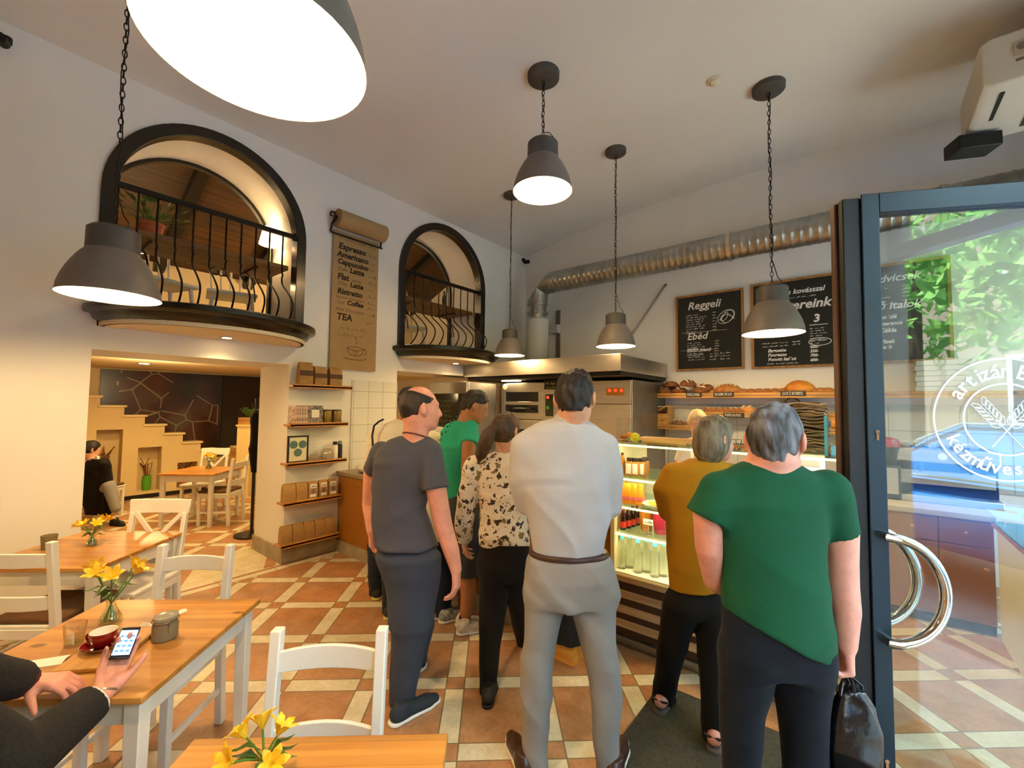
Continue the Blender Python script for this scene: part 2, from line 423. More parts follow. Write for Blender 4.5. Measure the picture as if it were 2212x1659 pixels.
def hair_cap(c, M, s, t, hl, nape=-.07, top=None, amp=.004, sc=70, extra=None):
    g0 = ell(SKULL[0], (SKULL[1][0] + t*.55, SKULL[1][1] + t, SKULL[1][2] + t))
    if extra is not None: g0 = g0.u(extra, .025)
    zs, ys = hl
    r = np.random.default_rng(3); ks = r.normal(size=(6, 3))*sc; ph = r.uniform(0, 6, 6)
    def f(P):
        d = g0(P) + amp*sum(np.sin(P @ k + p) for k, p in zip(ks, ph))/3
        d = np.maximum(d, P[:, 1] - np.interp(P[:, 2], zs, ys)); d = np.maximum(d, nape - P[:, 2])
        if top is not None: d = np.maximum(d, P[:, 2] - np.interp(P[:, 1], top[0], top[1]))
        return d
    return loc(F(f, g0.lo, g0.hi), c, M, s)
def hand(w, d, n, side, s=1.0, curl=(.5, .6, .5), spread=.12, thumb=(.75, .35), base=None, curls=None):
    # w wrist, d along the fingers, n out of the palm, side +1/-1 on which side the thumb sits
    d = np.array(d, float); d /= np.linalg.norm(d); n = np.array(n, float); n -= d*(n @ d); n /= np.linalg.norm(n)
    t = np.cross(d, n)*side; w = np.array(w, float)
    f = None
    offs = [.031, .0105, -.0105, -.03]; ln = [(.043, .026, .021), (.048, .029, .022), (.044, .027, .021), (.035, .021, .018)]; kl = [.088, .093, .088, .079]
    for i in range(4):
        k = w + (d*kl[i] + t*offs[i])*s
        m = tube([w + t*offs[i]*.45*s + d*.008*s, k], [.0165*s, .0125*s]); f = m if f is None else f.u(m, .014*s)
    f = f.u(ell(w + (d*.035 + t*.026 + n*.008)*s, (.02*s, .02*s, .02*s)), .015*s)
    for i in range(4):
        k = w + (d*kl[i] + t*offs[i])*s; a = 0; p = k; P = [p]; cu = curls[i] if curls else curl
        b = t*spread*(offs[i]/.03)
        for L_, c in zip(ln[i], cu):
            a += c; dirv = (d + b)*math.cos(a) + n*math.sin(a); p = p + dirv*L_*s; P.append(p)
        f = f.u(tube(P, [.0105*s, .0095*s, .0085*s, .0072*s]), .006*s)
    p0 = w + (d*.022 + t*.026 + n*.004)*s; td = d*thumb[0] + t*(1 - thumb[0]*.3) + n*thumb[1]; td /= np.linalg.norm(td)
    p1 = p0 + td*.042*s; t2 = td + n*thumb[1]*.8 + d*.3; t2 /= np.linalg.norm(t2); p2 = p1 + t2*.031*s; p3 = p2 + (t2 + n*.2)*.022*s
    f = f.u(tube([p0, p1, p2, p3], [.015*s, .0125*s, .0105*s, .0085*s]), .01*s)
    if base is not None: f = f.u(tube([base, w + d*.02*s], [.031*s, .026*s]), .012*s)
    return f
def shoe(heel, toe, m, parent, origin, sole, name='shoe', hgt=.085, w=.042, label=None, ol=None):
    heel = np.array(heel, float); toe = np.array(toe, float); d = toe - heel; L_ = np.linalg.norm(d); d /= L_
    sd = np.array([-d[1], d[0], 0.]); sd /= np.linalg.norm(sd); up = np.cross(sd, d)*-1
    if up[2] < 0: up = -up
    P = lambda a, z, y=0: heel + d*a*L_ + up*z + sd*y
    f = tube([P(.14, .045), P(.45, .04), P(.72, .03), P(.88, .024)], [w*.9, w*.92, w*1.02, w*.72]).u(tube([P(.2, .05), P(.24, hgt)], [w*.85, w*.95]), .03)
    f = f.cut(P(.5, .018), -up).cut(P(.22, hgt + .012), up)
    o = sobj(name, f, .006, m, parent, origin, label)
    g = tube([P(.12, .012), P(.45, .01), P(.74, .01), P(.9, .012)], [w*.97, w*.95, w*1.1, w*.78]).cut(P(.5, .022), up).cut(P(.5, 0), -up)
    sobj('sole', g, .007, sole, o, origin)
    return o
def prow(rows, d, ratio=.62, grow=0.0):
    # (y, xl, xr [, ratio, push]) picture rows at depth d -> sections
    out = []
    for r in rows:
        y, xl, xr = r[:3]; k = r[3] if len(r) > 3 else ratio; dd = d + (r[4] if len(r) > 4 else 0)
        a = dep(xl, y, dd); b = dep(xr, y, dd); c = (a + b)/2; hw = np.linalg.norm(b - a)/2 + grow
        out.append((c[2], c[0], c[1], hw, hw*k))
    return out
def plimb(rows, d):
    # (x, y, radius [, push]) -> points and radii
    return [dep(r[0], r[1], d + (r[3] if len(r) > 3 else 0)) for r in rows], [r[2] for r in rows]
# ---------------------------------------------------------------- people
skinA = mat('skin_light', '#d29a7c', .5, var=.08, vs=20, bump=.08, bs=160, sss=.12)
skinB = mat('skin_tan', '#a8714b', .5, var=.08, vs=20, bump=.08, bs=160, sss=.1)
skinC = mat('skin_rosy', '#d8957f', .5, var=.1, vs=18, bump=.1, bs=150, sss=.12)
def cloth(n, c, rough=.85, var=.08, vs=5, bump=.25, bs=340, **k): return mat(n, c, rough, var=var, vs=vs, bump=bump, bs=bs, sheen=.03, spec=.2, wr=k.pop('wr', .35), **k)
def hairm(n, c1, c2, vs=26, st=(1, 1, .25)): return mat(n, c1, .55, col2=c2, vs=vs, bump=.5, bs=90, stretch=st)
h_dark = hairm('hair_dark_brown', '#130c08', '#231710')
h_brown = hairm('hair_brown', '#2e1d10', '#4c321c')
h_bob = hairm('hair_ash_blond', '#4e412c', '#83745a', 40, (1, 1, .12))
h_grey = hairm('hair_grey', '#1f1a17', '#77767a', 26)
h_beard = hairm('beard_grey', '#6d6864', '#a09c98', 60)
h_pale = hairm('hair_blond', '#b59a68', '#d9c69a')
d_rub = mat('rubber_white', '#e6e4dc', .6); d_black = mat('black_plain', '#0b0a08', .6)
specs = mat('spectacle_frame', '#1c1712', .3, .2)
jeansD = cloth('denim_navy', '#1c2330', var=.18, vs=14); jeansG = cloth('denim_grey', '#3d4147', var=.2, vs=10)
def person(label, f, h, skin, origin):
    o = sobj('person', f, h, skin, None, origin, label); o['category'] = 'person'; return o
def gpt(x, y, d): p = dep(x, y, d); return V(p[0], p[1], 0)
def down(p, push=0): return np.array(p)
def specs_part(root, o, pts, r=.0022):
    q = MB().tube([np.array(p) - o for p in pts], r, 6); obj('glasses', q, specs, root)
UP = V(0, 0, 1)

# -- bald man in the slate T-shirt
d = 2.42; O = gpt(885, 1500, d); M = frame(60, 2)
hc = dep(909, 884, d); nb = dep(898, 955, d)
tors = prow([(945, 870, 922, .7), (958, 838, 934, .6), (975, 818, 944, .6), (1005, 810, 940, .6), (1053, 808, 918, .66), (1110, 812, 914, .7), (1178, 815, 936, .7), (1235, 832, 945, .7)], d, grow=-.02)
ra, rr = plimb([(934, 985, .05, -.03), (940, 1045, .055, -.08), (956, 1130, .05, -.08), (975, 1190, .043, -.1), (985, 1230, .031, -.11)], d)
la, lr = plimb([(820, 985, .05, .1), (803, 1015, .046, .14), (798, 1090, .042, .14), (804, 1145, .032, .07)], d)
body = head(hc, M, 1.04, nb, .06).u(stack(tors), .04).u(tube(ra, rr), .02).u(tube(la, lr), .02)
body = body.u(hand(ra[-1], V(0, 0, -1) + RGT*.04, -RGT + FWD*.2, 1, 1.05, (.45, .5, .35)), .008).u(hand(la[-1], V(0, 0, -1) + FWD*.2, RGT, -1, 1.0, (.5, .6, .4)), .008)
l1, q1 = plimb([(892, 1240, .09), (888, 1349, .09), (878, 1433, .075), (871, 1515, .05)], d)
l2 = [dep(905, 1240, d + .1), dep(902, 1349, d + .28), dep(894, 1445, d + .42)]
body = body.u(tube(l1, q1), .03).u(tube(l2, [.09, .08, .05]), .03)
p = person('bald man in a slate-grey T-shirt seen from behind, looking right', body, .0065, skinC, O)
slate = cloth('cotton_slate', '#4b4b55', var=.05); trs = cloth('cotton_slate_trousers', '#3c414f', var=.06)
sh = stack(prow([(942, 862, 925, .66), (951, 838, 938, .56), (972, 817, 948, .56), (1005, 806, 946, .6), (1053, 802, 925, .66), (1095, 804, 921, .7), (1138, 806, 934, .72), (1180, 807, 948, .72)], d))
a, b = plimb([(930, 978, .066, -.03), (940, 1056, .074, -.08)], d); a2, b2 = plimb([(824, 976, .06, .08), (805, 1018, .062, .14)], d)
sh = sh.u(tube(a, b).cut(a[1], a[1] - a[0]), .035).u(tube(a2, b2).cut(a2[1], a2[1] - a2[0]), .035).disp(folds(11, .016, 9, (.2, .1, 1), ([.75, 1.1, 1.3], [1, 1, .35])))
sobj('shirt', sh, .0085, slate, p, O)
tr = stack(prow([(1166, 822, 934, .62), (1182, 818, 942, .66), (1200, 812, 955, .72), (1235, 822, 953, .72), (1262, 830, 946, .7), (1300, 838, 938, .75), (1345, 844, 931, .85)], d))
a, b = plimb([(897, 1235, .118), (888, 1349, .107), (877, 1433, .09), (869, 1496, .077), (867, 1522, .074)], d)
tr = tr.u(tube(a, b).cut(a[-1], -UP), .05).u(tube(l2[:2] + [dep(894, 1438, d + .42)], [.11, .1, .08]), .05).disp(folds(12, .012, 8, (.3, 0, .8), ([0, .3, .9], [1.3, .8, .7])))
sobj('trousers', tr, .009, trs, p, O)
hr = hair_cap(hc, M, 1.04, .006, ([-.09, -.03, .02, .035, .055, .07], [-.034, -.034, -.03, .03, .05, .06]), -.085, ([-.12, -.06, .0, .06, .1], [.1, .096, .078, .058, .048]), amp=.003)
sobj('hair', hr, .005, h_dark, p, O)
navy = mat('canvas_navy', '#232c36', .8, bump=.2, bs=300)
shoe(fl(840, 1572), fl(950, 1512), navy, p, O, d_rub); shoe(fl(880, 1466), fl(915, 1436), navy, p, O, d_rub)
nc = nb + UP*.035 - FWD*.012
obj('neck_cord', MB().tube([nc + RGT*.068*math.cos(a) + FWD*.07*math.sin(a) + UP*(-.012*math.cos(a) + .02*-math.sin(a)) - O for a in np.linspace(0, 2*PI, 29)[:-1]], .0032, 6, closed=True), mat('cord_red_brown', '#5b2315', .7), p)

# -- man in white T-shirt behind him
d = 3.5; O = gpt(830, 1320, d + .1); M = frame(15, 8); hc = dep(884, 871, d); nb = dep(876, 915, d)
legs = [([dep(818, 1180, d + .3), dep(815, 1240, d + .32), dep(812, 1285, d + .33)], [.095, .08, .06]), ([dep(850, 1180, d), dep(847, 1250, d), dep(842, 1325, d)], [.1, .085, .065])]
arms = [plimb([(815, 940, .052), (803, 1000, .05), (803, 1060, .045, .1)], d), plimb([(950, 940, .052), (962, 1000, .05), (955, 1060, .045, .15)], d)]
body = head(hc, M, 1.0, nb, .058).u(stack(prow([(920, 850, 912, .7), (935, 825, 938), (1000, 818, 940), (1170, 815, 930)], d, grow=-.02)), .04)
for a, b in arms: body = body.u(tube(a, b), .02)
for a in arms: body = body.u(hand(a[0][-1], FWD - UP*.4, -UP, 1, 1.0, (.4, .5, .4)), .01)
for a, b in legs: body = body.u(tube(a, [q*.8 for q in b]), .03)
p = person('man in an off-white T-shirt, mostly hidden behind the bald man', body, .009, skinB, O)
offw = cloth('cotton_off_white', '#d6cdb8', var=.05)
sh = stack(prow([(905, 856, 908, .7), (915, 832, 934, .6), (932, 812, 950, .56), (965, 806, 955), (1050, 806, 945), (1172, 806, 935)], d))
for a, b in arms: sh = sh.u(tube(a[:2], [.07, .075]).cut(a[1], a[1] - a[0]), .03)
sobj('shirt', sh.disp(folds(21, .012, 9, (.2, .1, 1))), .01, offw, p, O)
tr = stack(prow([(1160, 806, 935, .7), (1200, 806, 900, .8, .15)], d))
for a, b in legs: tr = tr.u(tube(a, b).cut(a[-1], -UP), .05)
sobj('jeans', tr.disp(folds(22, .012, 9, (.3, 0, .8))), .01, jeansD, p, O)
sobj('hair', hair_cap(hc, M, 1.0, .012, ([-.09, -.03, .028, .045, .07, .12], [-.034, -.033, -.028, .04, .055, .09])), .008, h_dark, p, O)
sn = mat('sneaker_black', '#1d1c18', .7); sl = mat('sneaker_sole_yellow', '#c9c06a', .6)
for x, y in ((808, 1298), (834, 1341)):
    q = fl(x, y); shoe(q, q + FWD*.26 + RGT*.07, sn, p, O, sl)
obj('bag_strap', MB().tube([dep(x, y, d + k) - O for x, y, k in ((828, 906, -.04), (818, 911, -.09), (808, 920, -.13), (804, 940, -.13), (806, 975, -.12))], .008, 8), d_black, p)

# -- person in cream top further in
d = 3.45; O = gpt(940, 1340, d); M = frame(40, 10); hc = dep(914, 898, d); nb = dep(918, 930, d)
legs = [([dep(930, 1180, d), dep(928, 1260, d), dep(927, 1325, d)], [.085, .075, .058]), ([dep(955, 1180, d + .1), dep(957, 1260, d), dep(958, 1328, d)], [.085, .075, .06])]
arms = [plimb([(890, 950, .045), (884, 1010, .042), (890, 1050, .035, .2)], d), plimb([(958, 950, .045), (964, 1010, .042), (960, 1050, .035, .2)], d)]
body = head(hc, M, .92, nb, .052).u(stack(prow([(938, 900, 935, .7), (955, 888, 958), (1060, 890, 958), (1175, 893, 958)], d, grow=-.01)), .04)
for a, b in arms: body = body.u(tube(a, b), .02).u(hand(a[-1], FWD - UP*.4, -UP, 1, .9, (.4, .5, .4)), .01)
for a, b in legs: body = body.u(tube(a, [q*.8 for q in b]), .03)
p = person('person in a cream top and jeans glimpsed between the bald man and the teal shirt', body, .009, skinA, O)
sh = stack(prow([(930, 896, 940, .7), (942, 885, 960, .6), (960, 882, 966), (1060, 884, 964), (1172, 888, 965)], d))
for a, b in arms: sh = sh.u(tube(a[:2], [.06, .06]).cut(a[1], a[1] - a[0]), .03)
sobj('top', sh.disp(folds(31, .01, 9)), .01, cloth('cotton_cream', '#e4d9b4', var=.04), p, O)
tr = stack(prow([(1165, 890, 963, .75), (1205, 893, 968, .75)], d))
for a, b in legs: tr = tr.u(tube(a, b).cut(a[-1], -UP), .05)
sobj('jeans', tr.disp(folds(32, .01, 9, (.3, 0, .8))), .01, jeansD, p, O)
sobj('hair', hair_cap(hc, M, .92, .014, ([-.09, -.03, .028, .045, .07, .12], [-.034, -.033, -.028, .04, .055, .09])), .008, h_brown, p, O)
sg = mat('sneaker_grey', '#8f8c80', .7, var=.4, vs=40)
for x, y in ((930, 1338), (950, 1346)):
    q = fl(x, y); shoe(q, q + RGT*.2 + FWD*.1, sg, p, O, d_rub)

# -- man in the teal T-shirt leaning over the counter
d = 3.3; O = gpt(1005, 1360, d); M = frame(82, 26); hc = dep(1027, 879, d); nb = dep(1002, 918, d)
ra, rr = plimb([(1017, 928, .05, -.06), (1013, 955, .05, -.11), (1009, 1018, .046, -.12), (1050, 1035, .036, .12)], d)
la, lr = plimb([(985, 930, .05, .22), (990, 1000, .046, .3), (1045, 1025, .036, .4)], d)
rl = ([dep(1010, 1170, d), dep(1009, 1240, d), dep(1012, 1285, d), dep(1004, 1340, d)], [.085, .064, .06, .04])
ll = ([dep(1000, 1170, d + .2), dep(1003, 1240, d + .26), dep(1005, 1278, d + .28), dep(1000, 1325, d + .3)], [.085, .064, .058, .04])
body = head(hc, M, .97, nb, .058).u(stack(prow([(925, 968, 1024, .7), (960, 958, 1028), (1030, 968, 1028), (1080, 970, 1020), (1170, 975, 1032)], d, grow=-.01)), .04)
body = body.u(tube(ra, rr), .02).u(tube(la, lr), .02).u(tube(*rl), .03).u(tube(*ll), .03)
for a in (ra, la): body = body.u(hand(a[-1], RGT + FWD*.4, -UP, 1, 1.0, (.3, .4, .3)), .01)
p = person('man in a teal T-shirt and denim shorts with his head bent down', body, .007, skinB, O)
sh = stack(prow([(908, 984, 1018, .8), (917, 963, 1030, .66), (932, 951, 1035, .6), (958, 948, 1039, .6), (990, 951, 1040, .62), (1030, 958, 1036, .64), (1076, 964, 1020, .66)], d))
a, b = plimb([(1018, 924, .058, -.05), (1013, 958, .064, -.12)], d); a2, b2 = plimb([(985, 926, .058, .2), (988, 965, .062, .27)], d)
sh = sh.u(tube(a, b).cut(a[1], a[1] - a[0]), .03).u(tube(a2, b2).cut(a2[1], a2[1] - a2[0]), .03)
sobj('shirt', sh.disp(folds(41, .012, 10, (.3, .3, .8))), .008, cloth('cotton_teal', '#2fa283', var=.06), p, O)
pr = MB()
rp = random.Random(4)
for i in range(9):     # illegible marks of the worn back print
    t = i/8; x = 946 + 42*t; y = 963 - 60*t**.72; P0 = dep(x, y, d - .178 + .05*t); an = math.atan2(60*.75, 42)*.9
    ux = RGT*math.cos(an) + UP*math.sin(an); uy = UP*math.cos(an) - RGT*math.sin(an)
    for k in range(2): a_ = P0 + ux*rp.uniform(-.008, .008) + uy*rp.uniform(-.012, .012); pr.tube([a_ - O, a_ + ux*rp.uniform(-.012, .012) + uy*rp.uniform(.008, .02) - O], .0035, 5)
obj('back_print', pr, mat('print_dark_green', '#0f3d31', .8), p)
st = stack(prow([(1066, 966, 1022, .75), (1100, 967, 1034, .75), (1150, 970, 1040, .75), (1180, 972, 1038, .75)], d))
for (a, b), k in ((rl, 0), (ll, 1)): st = st.u(tube([a[0], a[1] + UP*.0], [.108, .092]).cut(a[1], -UP), .04)
sobj('shorts', st.disp(folds(42, .012, 10, (.3, 0, .8))), .008, jeansG, p, O)
sobj('hair', hair_cap(hc, M, .97, .014, ([-.08, -.03, .026, .042, .07, .12], [-.034, -.033, -.028, .045, .065, .095]), -.075, amp=.006), .006, h_dark, p, O)
swh = mat('sneaker_cream', '#cfc6b0', .6, var=.25, vs=30)
shoe(fl(990, 1371), fl(1040, 1362), swh, p, O, d_rub); q = fl(985, 1352); shoe(q, q + RGT*.25, swh, p, O, d_rub)
for a, b in (rl, ll): sobj('sock', tube([a[-1] + UP*.03, a[-1] - UP*.04], [.044, .045]), .008, d_black, p, O)

# -- woman in the floral blouse
d = 2.83; O = gpt(1080, 1480, d); M = frame(36, 6); hc = dep(1095, 933, d); nb = dep(1091, 980, d)
ll = ([dep(1067, 1235, d), dep(1065, 1307, d - .05), dep(1058, 1391, d - .15), dep(1054, 1475, d - .25), dep(1051, 1520, d - .28)], [.1, .093, .069, .053, .047])
rl = ([dep(1112, 1240, d), dep(1124, 1320, d + .12), dep(1131, 1390, d + .26)], [.095, .078, .05])
la, lr = plimb([(1024, 1005, .05, 0), (1010, 1070, .045, .02), (1003, 1130, .04, .05), (1003, 1168, .028, .1)], d)
ra, rr = plimb([(1140, 1005, .05, .02), (1152, 1070, .045, .05), (1150, 1130, .036, .12)], d)
body = head(hc, M, .98, nb, .047, jaw=.92).u(stack(prow([(985, 1060, 1122, .7), (1003, 1036, 1140, .6), (1075, 1042, 1134), (1130, 1044, 1132), (1190, 1040, 1140), (1240, 1038, 1136)], d, grow=-.02)), .04)
for a, b in ((la, lr), (ra, rr)): body = body.u(tube(a, b), .02).u(hand(a[-1], -UP + FWD*.5, RGT, 1, .9, (.5, .6, .4)), .008)
for a, b in (ll, rl): body = body.u(tube(a, [q*.8 for q in b]), .03)
p = person('woman with a brown ponytail in a floral blouse and black trousers', body, .007, skinA, O)
flo = bpy.data.materials.new('floral_cotton'); flo.use_nodes = True
def _floral(m):
    nt = m.node_tree; N = nt.nodes.new; L = nt.links.new; b = nt.nodes['Principled BSDF']; b.inputs['Roughness'].default_value = .85
    t = N('ShaderNodeTexCoord'); n0 = N('ShaderNodeTexNoise'); n0.inputs['Scale'].default_value = 26; L(t.outputs['Object'], n0.inputs['Vector'])
    ad = N('ShaderNodeMix'); ad.data_type = 'VECTOR'; ad.inputs['Factor'].default_value = .045
    L(t.outputs['Object'], ad.inputs[4]); L(n0.outputs['Color'], ad.inputs[5])
    col = None
    for sc, c, w, s in ((13, '#7d6a3a', .25, 7), (16, '#3a2413', .29, 0), (18, '#2e2833', .24, 3), (34, '#5a4028', .2, 9)):
        mp = N('ShaderNodeMapping'); mp.inputs['Location'].default_value = (s, s*.7, s*.3); L(ad.outputs[1], mp.inputs['Vector'])
        v = N('ShaderNodeTexVoronoi'); v.inputs['Scale'].default_value = sc; L(mp.outputs[0], v.inputs['Vector'])
        v2 = N('ShaderNodeTexVoronoi'); v2.inputs['Scale'].default_value = sc*3.6; L(mp.outputs[0], v2.inputs['Vector'])
        sm = N('ShaderNodeMath'); sm.operation = 'MULTIPLY_ADD'; sm.inputs[1].default_value = .35; L(v2.outputs['Distance'], sm.inputs[0]); L(v.outputs['Distance'], sm.inputs[2])
        lt = N('ShaderNodeMath'); lt.operation = 'LESS_THAN'; lt.inputs[1].default_value = w + .16; L(sm.outputs[0], lt.inputs[0])
        mx = N('ShaderNodeMix'); mx.data_type = 'RGBA'; L(lt.outputs[0], mx.inputs['Factor'])
        if col is None: mx.inputs[6].default_value = (*lin('#dccdb6'), 1)
        else: L(col, mx.inputs[6])
        mx.inputs[7].default_value = (*lin(c), 1); col = mx.outputs[2]
    L(col, b.inputs['Base Color'])
_floral(flo)
sh = stack(prow([(974, 1070, 1115, .75), (986, 1048, 1130, .6), (1002, 1032, 1140, .58), (1035, 1028, 1141, .6), (1080, 1034, 1139, .64), (1120, 1035, 1139, .66), (1152, 1031, 1145, .7), (1176, 1037, 1144, .68)], d))
for a, r in ((la, [.066, .07, .064, .055]), (ra, [.062, .062, .052])): sh = sh.u(tube(a, r).cut(a[-1], a[-1] - a[-2]), .03)
sobj('blouse', sh.disp(folds(51, .013, 11, (.2, .1, .9))), .008, flo, p, O)
blk = cloth('trousers_black', '#100e0d', var=.1)
tr = stack(prow([(1166, 1038, 1143, .7), (1182, 1036, 1144, .72), (1222, 1031, 1143, .76), (1246, 1034, 1140, .74)], d))
for a, b in (ll, rl): tr = tr.u(tube(a, b), .035)
tr = tr.cut(ll[0][-1], -UP)
sobj('trousers', tr.disp(folds(52, .008, 9, (.3, 0, .8))), .008, blk, p, O)
hx = tube([(0, -.1, .03), (-.005, -.13, .01)], [.035, .03])
sobj('hair', hair_cap(hc, M, .98, .013, ([-.09, -.04, -.01, .02, .05, .12], [-.035, -.03, .03, .05, .07, .1]), -.072, extra=hx), .005, h_brown, p, O)
pt = [hc + M.T @ V(-.01, -.12, .02), hc + M.T @ V(-.03, -.15, -.03), hc + M.T @ V(-.05, -.155, -.09), hc + M.T @ V(-.075, -.15, -.15), hc + M.T @ V(-.1, -.14, -.2)]
sobj('ponytail', tube(pt, [.03, .046, .047, .038, .01]).disp(folds(53, .008, 40, (.9, .2, .1))), .006, h_brown, p, O)
for q in (fl(1051, 1534), fl(1131, 1402)): shoe(q, q + FWD*.24 + RGT*.03, d_black, p, O, d_black, 'ankle_boot', .09, .036)
specs_part(p, O, [hc + M.T @ V(.077, .0, .012), hc + M.T @ V(.073, .06, .014), hc + M.T @ V(.07, .1, .012), hc + M.T @ V(.03, .112, .002), hc + M.T @ V(-.06, .112, .01)])

# -- tall man in the white shirt
d = 2.02; O = gpt(1232, 1690, d); M = frame(24, 7, 3); hc = dep(1243, 864, d); nb = dep(1230, 912, d)
ll = ([dep(1177, 1285, d), dep(1174, 1310, d), dep(1167, 1389, d), dep(1158, 1469, d), dep(1157, 1548, d), dep(1158, 1628, d), dep(1158, 1700, d)], [.108, .098, .081, .073, .069, .06, .056])
rl = ([dep(1282, 1285, d), dep(1284, 1310, d), dep(1294, 1389, d), dep(1306, 1469, d), dep(1308, 1548, d), dep(1312, 1628, d), dep(1318, 1705, d)], [.112, .108, .085, .073, .07, .061, .057])
ra, rr = plimb([(1310, 962, .052), (1321, 1030, .05, .02), (1317, 1092, .046, .05), (1270, 1075, .04, .24), (1215, 1062, .03, .26)], d)
la, lr = plimb([(1132, 962, .052), (1123, 1035, .05, .02), (1134, 1090, .046, .06), (1190, 1085, .04, .22), (1270, 1076, .031, .2)], d)
body = head(hc, M, 1.05, nb, .058).u(stack(prow([(920, 1165, 1280, .6), (950, 1130, 1312, .5), (1045, 1138, 1306), (1151, 1150, 1300), (1204, 1152, 1308), (1290, 1145, 1320)], d, grow=-.02)), .04)
body = body.u(tube(ra, rr), .02).u(tube(la, lr), .02)
body = body.u(hand(dep(1252, 1074, d + .14), RGT + FWD*-.14, -FWD, -1, 1.0, (.35, .75, .5)), .01).u(hand(ra[-1], -RGT + UP*.1, -FWD, 1, 1.0, (.3, .5, .4)), .01)
for a, b in (ll, rl): body = body.u(tube(a, [q*.8 for q in b]), .03)
p = person('tall man in a white shirt and light grey trousers, arms folded', body, .0065, skinA, O)
wsh = cloth('shirt_white', '#b4b1b2', var=.03, bump=.15)
sh = stack(prow([(904, 1190, 1262, .8), (915, 1156, 1286, .6), (930, 1134, 1304, .54), (955, 1120, 1320, .5), (992, 1119, 1324, .52), (1045, 1124, 1317, .58), (1098, 1132, 1313, .62), (1151, 1140, 1311, .65), (1190, 1148, 1306, .65), (1198, 1152, 1303, .64)], d))
for a, r in ((ra[:4], [.058, .058, .054, .048]), (la[:4], [.058, .058, .054, .048])): sh = sh.u(tube(a, r).cut(a[-1], a[-1] - a[-2]), .035)
sobj('shirt', sh.disp(folds(61, .02, 8, (.45, .3, .8), ([.95, 1.1, 1.45], [1, 1, .4]))), .008, wsh, p, O)
co = stack(prow([(892, 1203, 1264, .9), (898, 1199, 1267, .9), (912, 1186, 1272, .85)], d))
sobj('collar', co, .006, wsh, p, O)
gry = cloth('trousers_light_grey', '#8f8a87', var=.05, vs=4)
tr = stack(prow([(1190, 1148, 1308, .62), (1206, 1138, 1323, .62), (1241, 1130, 1331, .64), (1283, 1130, 1333, .62), (1300, 1132, 1332, .6)], d))
for a, b in (ll, rl): tr = tr.u(tube(a, b), .03)
sobj('trousers', tr.disp(folds(62, .018, 8, (.5, .2, .7), ([0, .5, .8, 1], [.8, 1, 1, .4]))), .0085, gry, p, O)
bt = stack(prow([(1188, 1146, 1309, .65), (1199, 1144, 1314, .65)], d, grow=.006))
sobj('belt', bt, .006, mat('leather_brown', '#3a2119', .4), p, O)
hx = ell((.0, .03, .07), (.068, .085, .07))
sobj('hair', hair_cap(hc, M, 1.05, .012, ([-.08, -.03, .026, .042, .07, .12], [-.034, -.033, -.028, .045, .07, .11]), -.06, amp=.006, extra=hx), .005, h_dark, p, O)
lb = mat('shoe_leather_brown', '#3b2217', .35)
for q, s in ((fl(1140, 1692), -.3), (fl(1322, 1704), .45)): shoe(q, q + FWD*.27 + RGT*.27*s, lb, p, O, d_rub)
specs_part(p, O, [hc + M.T @ V(.082, .0, .012)*1.05, hc + M.T @ V(.078, .06, .02)*1.05, hc + M.T @ V(.07, .11, .02)*1.05, hc + M.T @ V(.035, .122, .0)*1.05, hc + M.T @ V(-.065, .115, .015)*1.05])

# -- woman in the mustard sweater
d = 2.35; O = gpt(1490, 1570, d); M = frame(74, 6); hc = dep(1546, 949, d); nb = dep(1526, 1000, d)
ll = ([dep(1474, 1310, d), dep(1464, 1338, d + .02), dep(1448, 1411, d + .06), dep(1436, 1484, d + .12), dep(1430, 1522, d + .14)], [.1, .09, .074, .064, .06])
rl = ([dep(1537, 1310, d), dep(1537, 1338, d - .02), dep(1537, 1435, d - .06), dep(1541, 1532, d - .12), dep(1541, 1604, d - .14)], [.1, .088, .067, .058, .055])
la, lr = plimb([(1454, 1022, .045), (1436, 1055, .042, .03), (1443, 1105, .04, .1), (1478, 1105, .032, .28)], d)
ra, rr = plimb([(1582, 1026, .045), (1594, 1080, .042), (1586, 1140, .04, .08), (1550, 1120, .032, .28)], d)
body = head(hc, M, .97, nb, .048, jaw=.95).u(stack(prow([(1005, 1475, 1565, .6), (1025, 1448, 1582, .5), (1100, 1446, 1576), (1240, 1455, 1556), (1310, 1460, 1552)], d, grow=-.02)), .04)
for a, b, s in ((la, lr, 1), (ra, rr, -1)): body = body.u(tube(a, b), .02).u(hand(a[-1], RGT*s + FWD*.3, -FWD, -s, .9, (.4, .6, .4)), .008)
for a, b in (ll, rl): body = body.u(tube(a, [q*.75 for q in b]), .03)
feet = [(fl(1421, 1548), fl(1440, 1520)), (fl(1541, 1634), fl(1547, 1592))]
for a, b in feet:
    u = (b - a)/np.linalg.norm(b - a); body = body.u(tube([a + u*.04 + UP*.06, a + u*.12 + UP*.05, a + u*.2 + UP*.035], [.034, .034, .03]), .02)
p = person('woman with an ash-blond bob in a mustard sweater and black trousers', body, .007, skinC, O)
mus = cloth('knit_mustard', '#b07a12', var=.06, bs=420)
sh = stack(prow([(992, 1490, 1556, .8), (1003, 1462, 1576, .6), (1022, 1441, 1590, .54), (1055, 1436, 1590, .56), (1094, 1436, 1586, .6), (1143, 1438, 1580, .66), (1200, 1441, 1572, .68), (1250, 1444, 1566, .68), (1272, 1446, 1563, .66)], d))
for a, r in ((la, [.062, .06, .056, .048]), (ra, [.06, .058, .054, .048])): sh = sh.u(tube(a, r).cut(a[-1], a[-1] - a[-2]), .035)
sobj('sweater', sh.disp(folds(71, .01, 7, (.3, .2, .8))), .0085, mus, p, O)
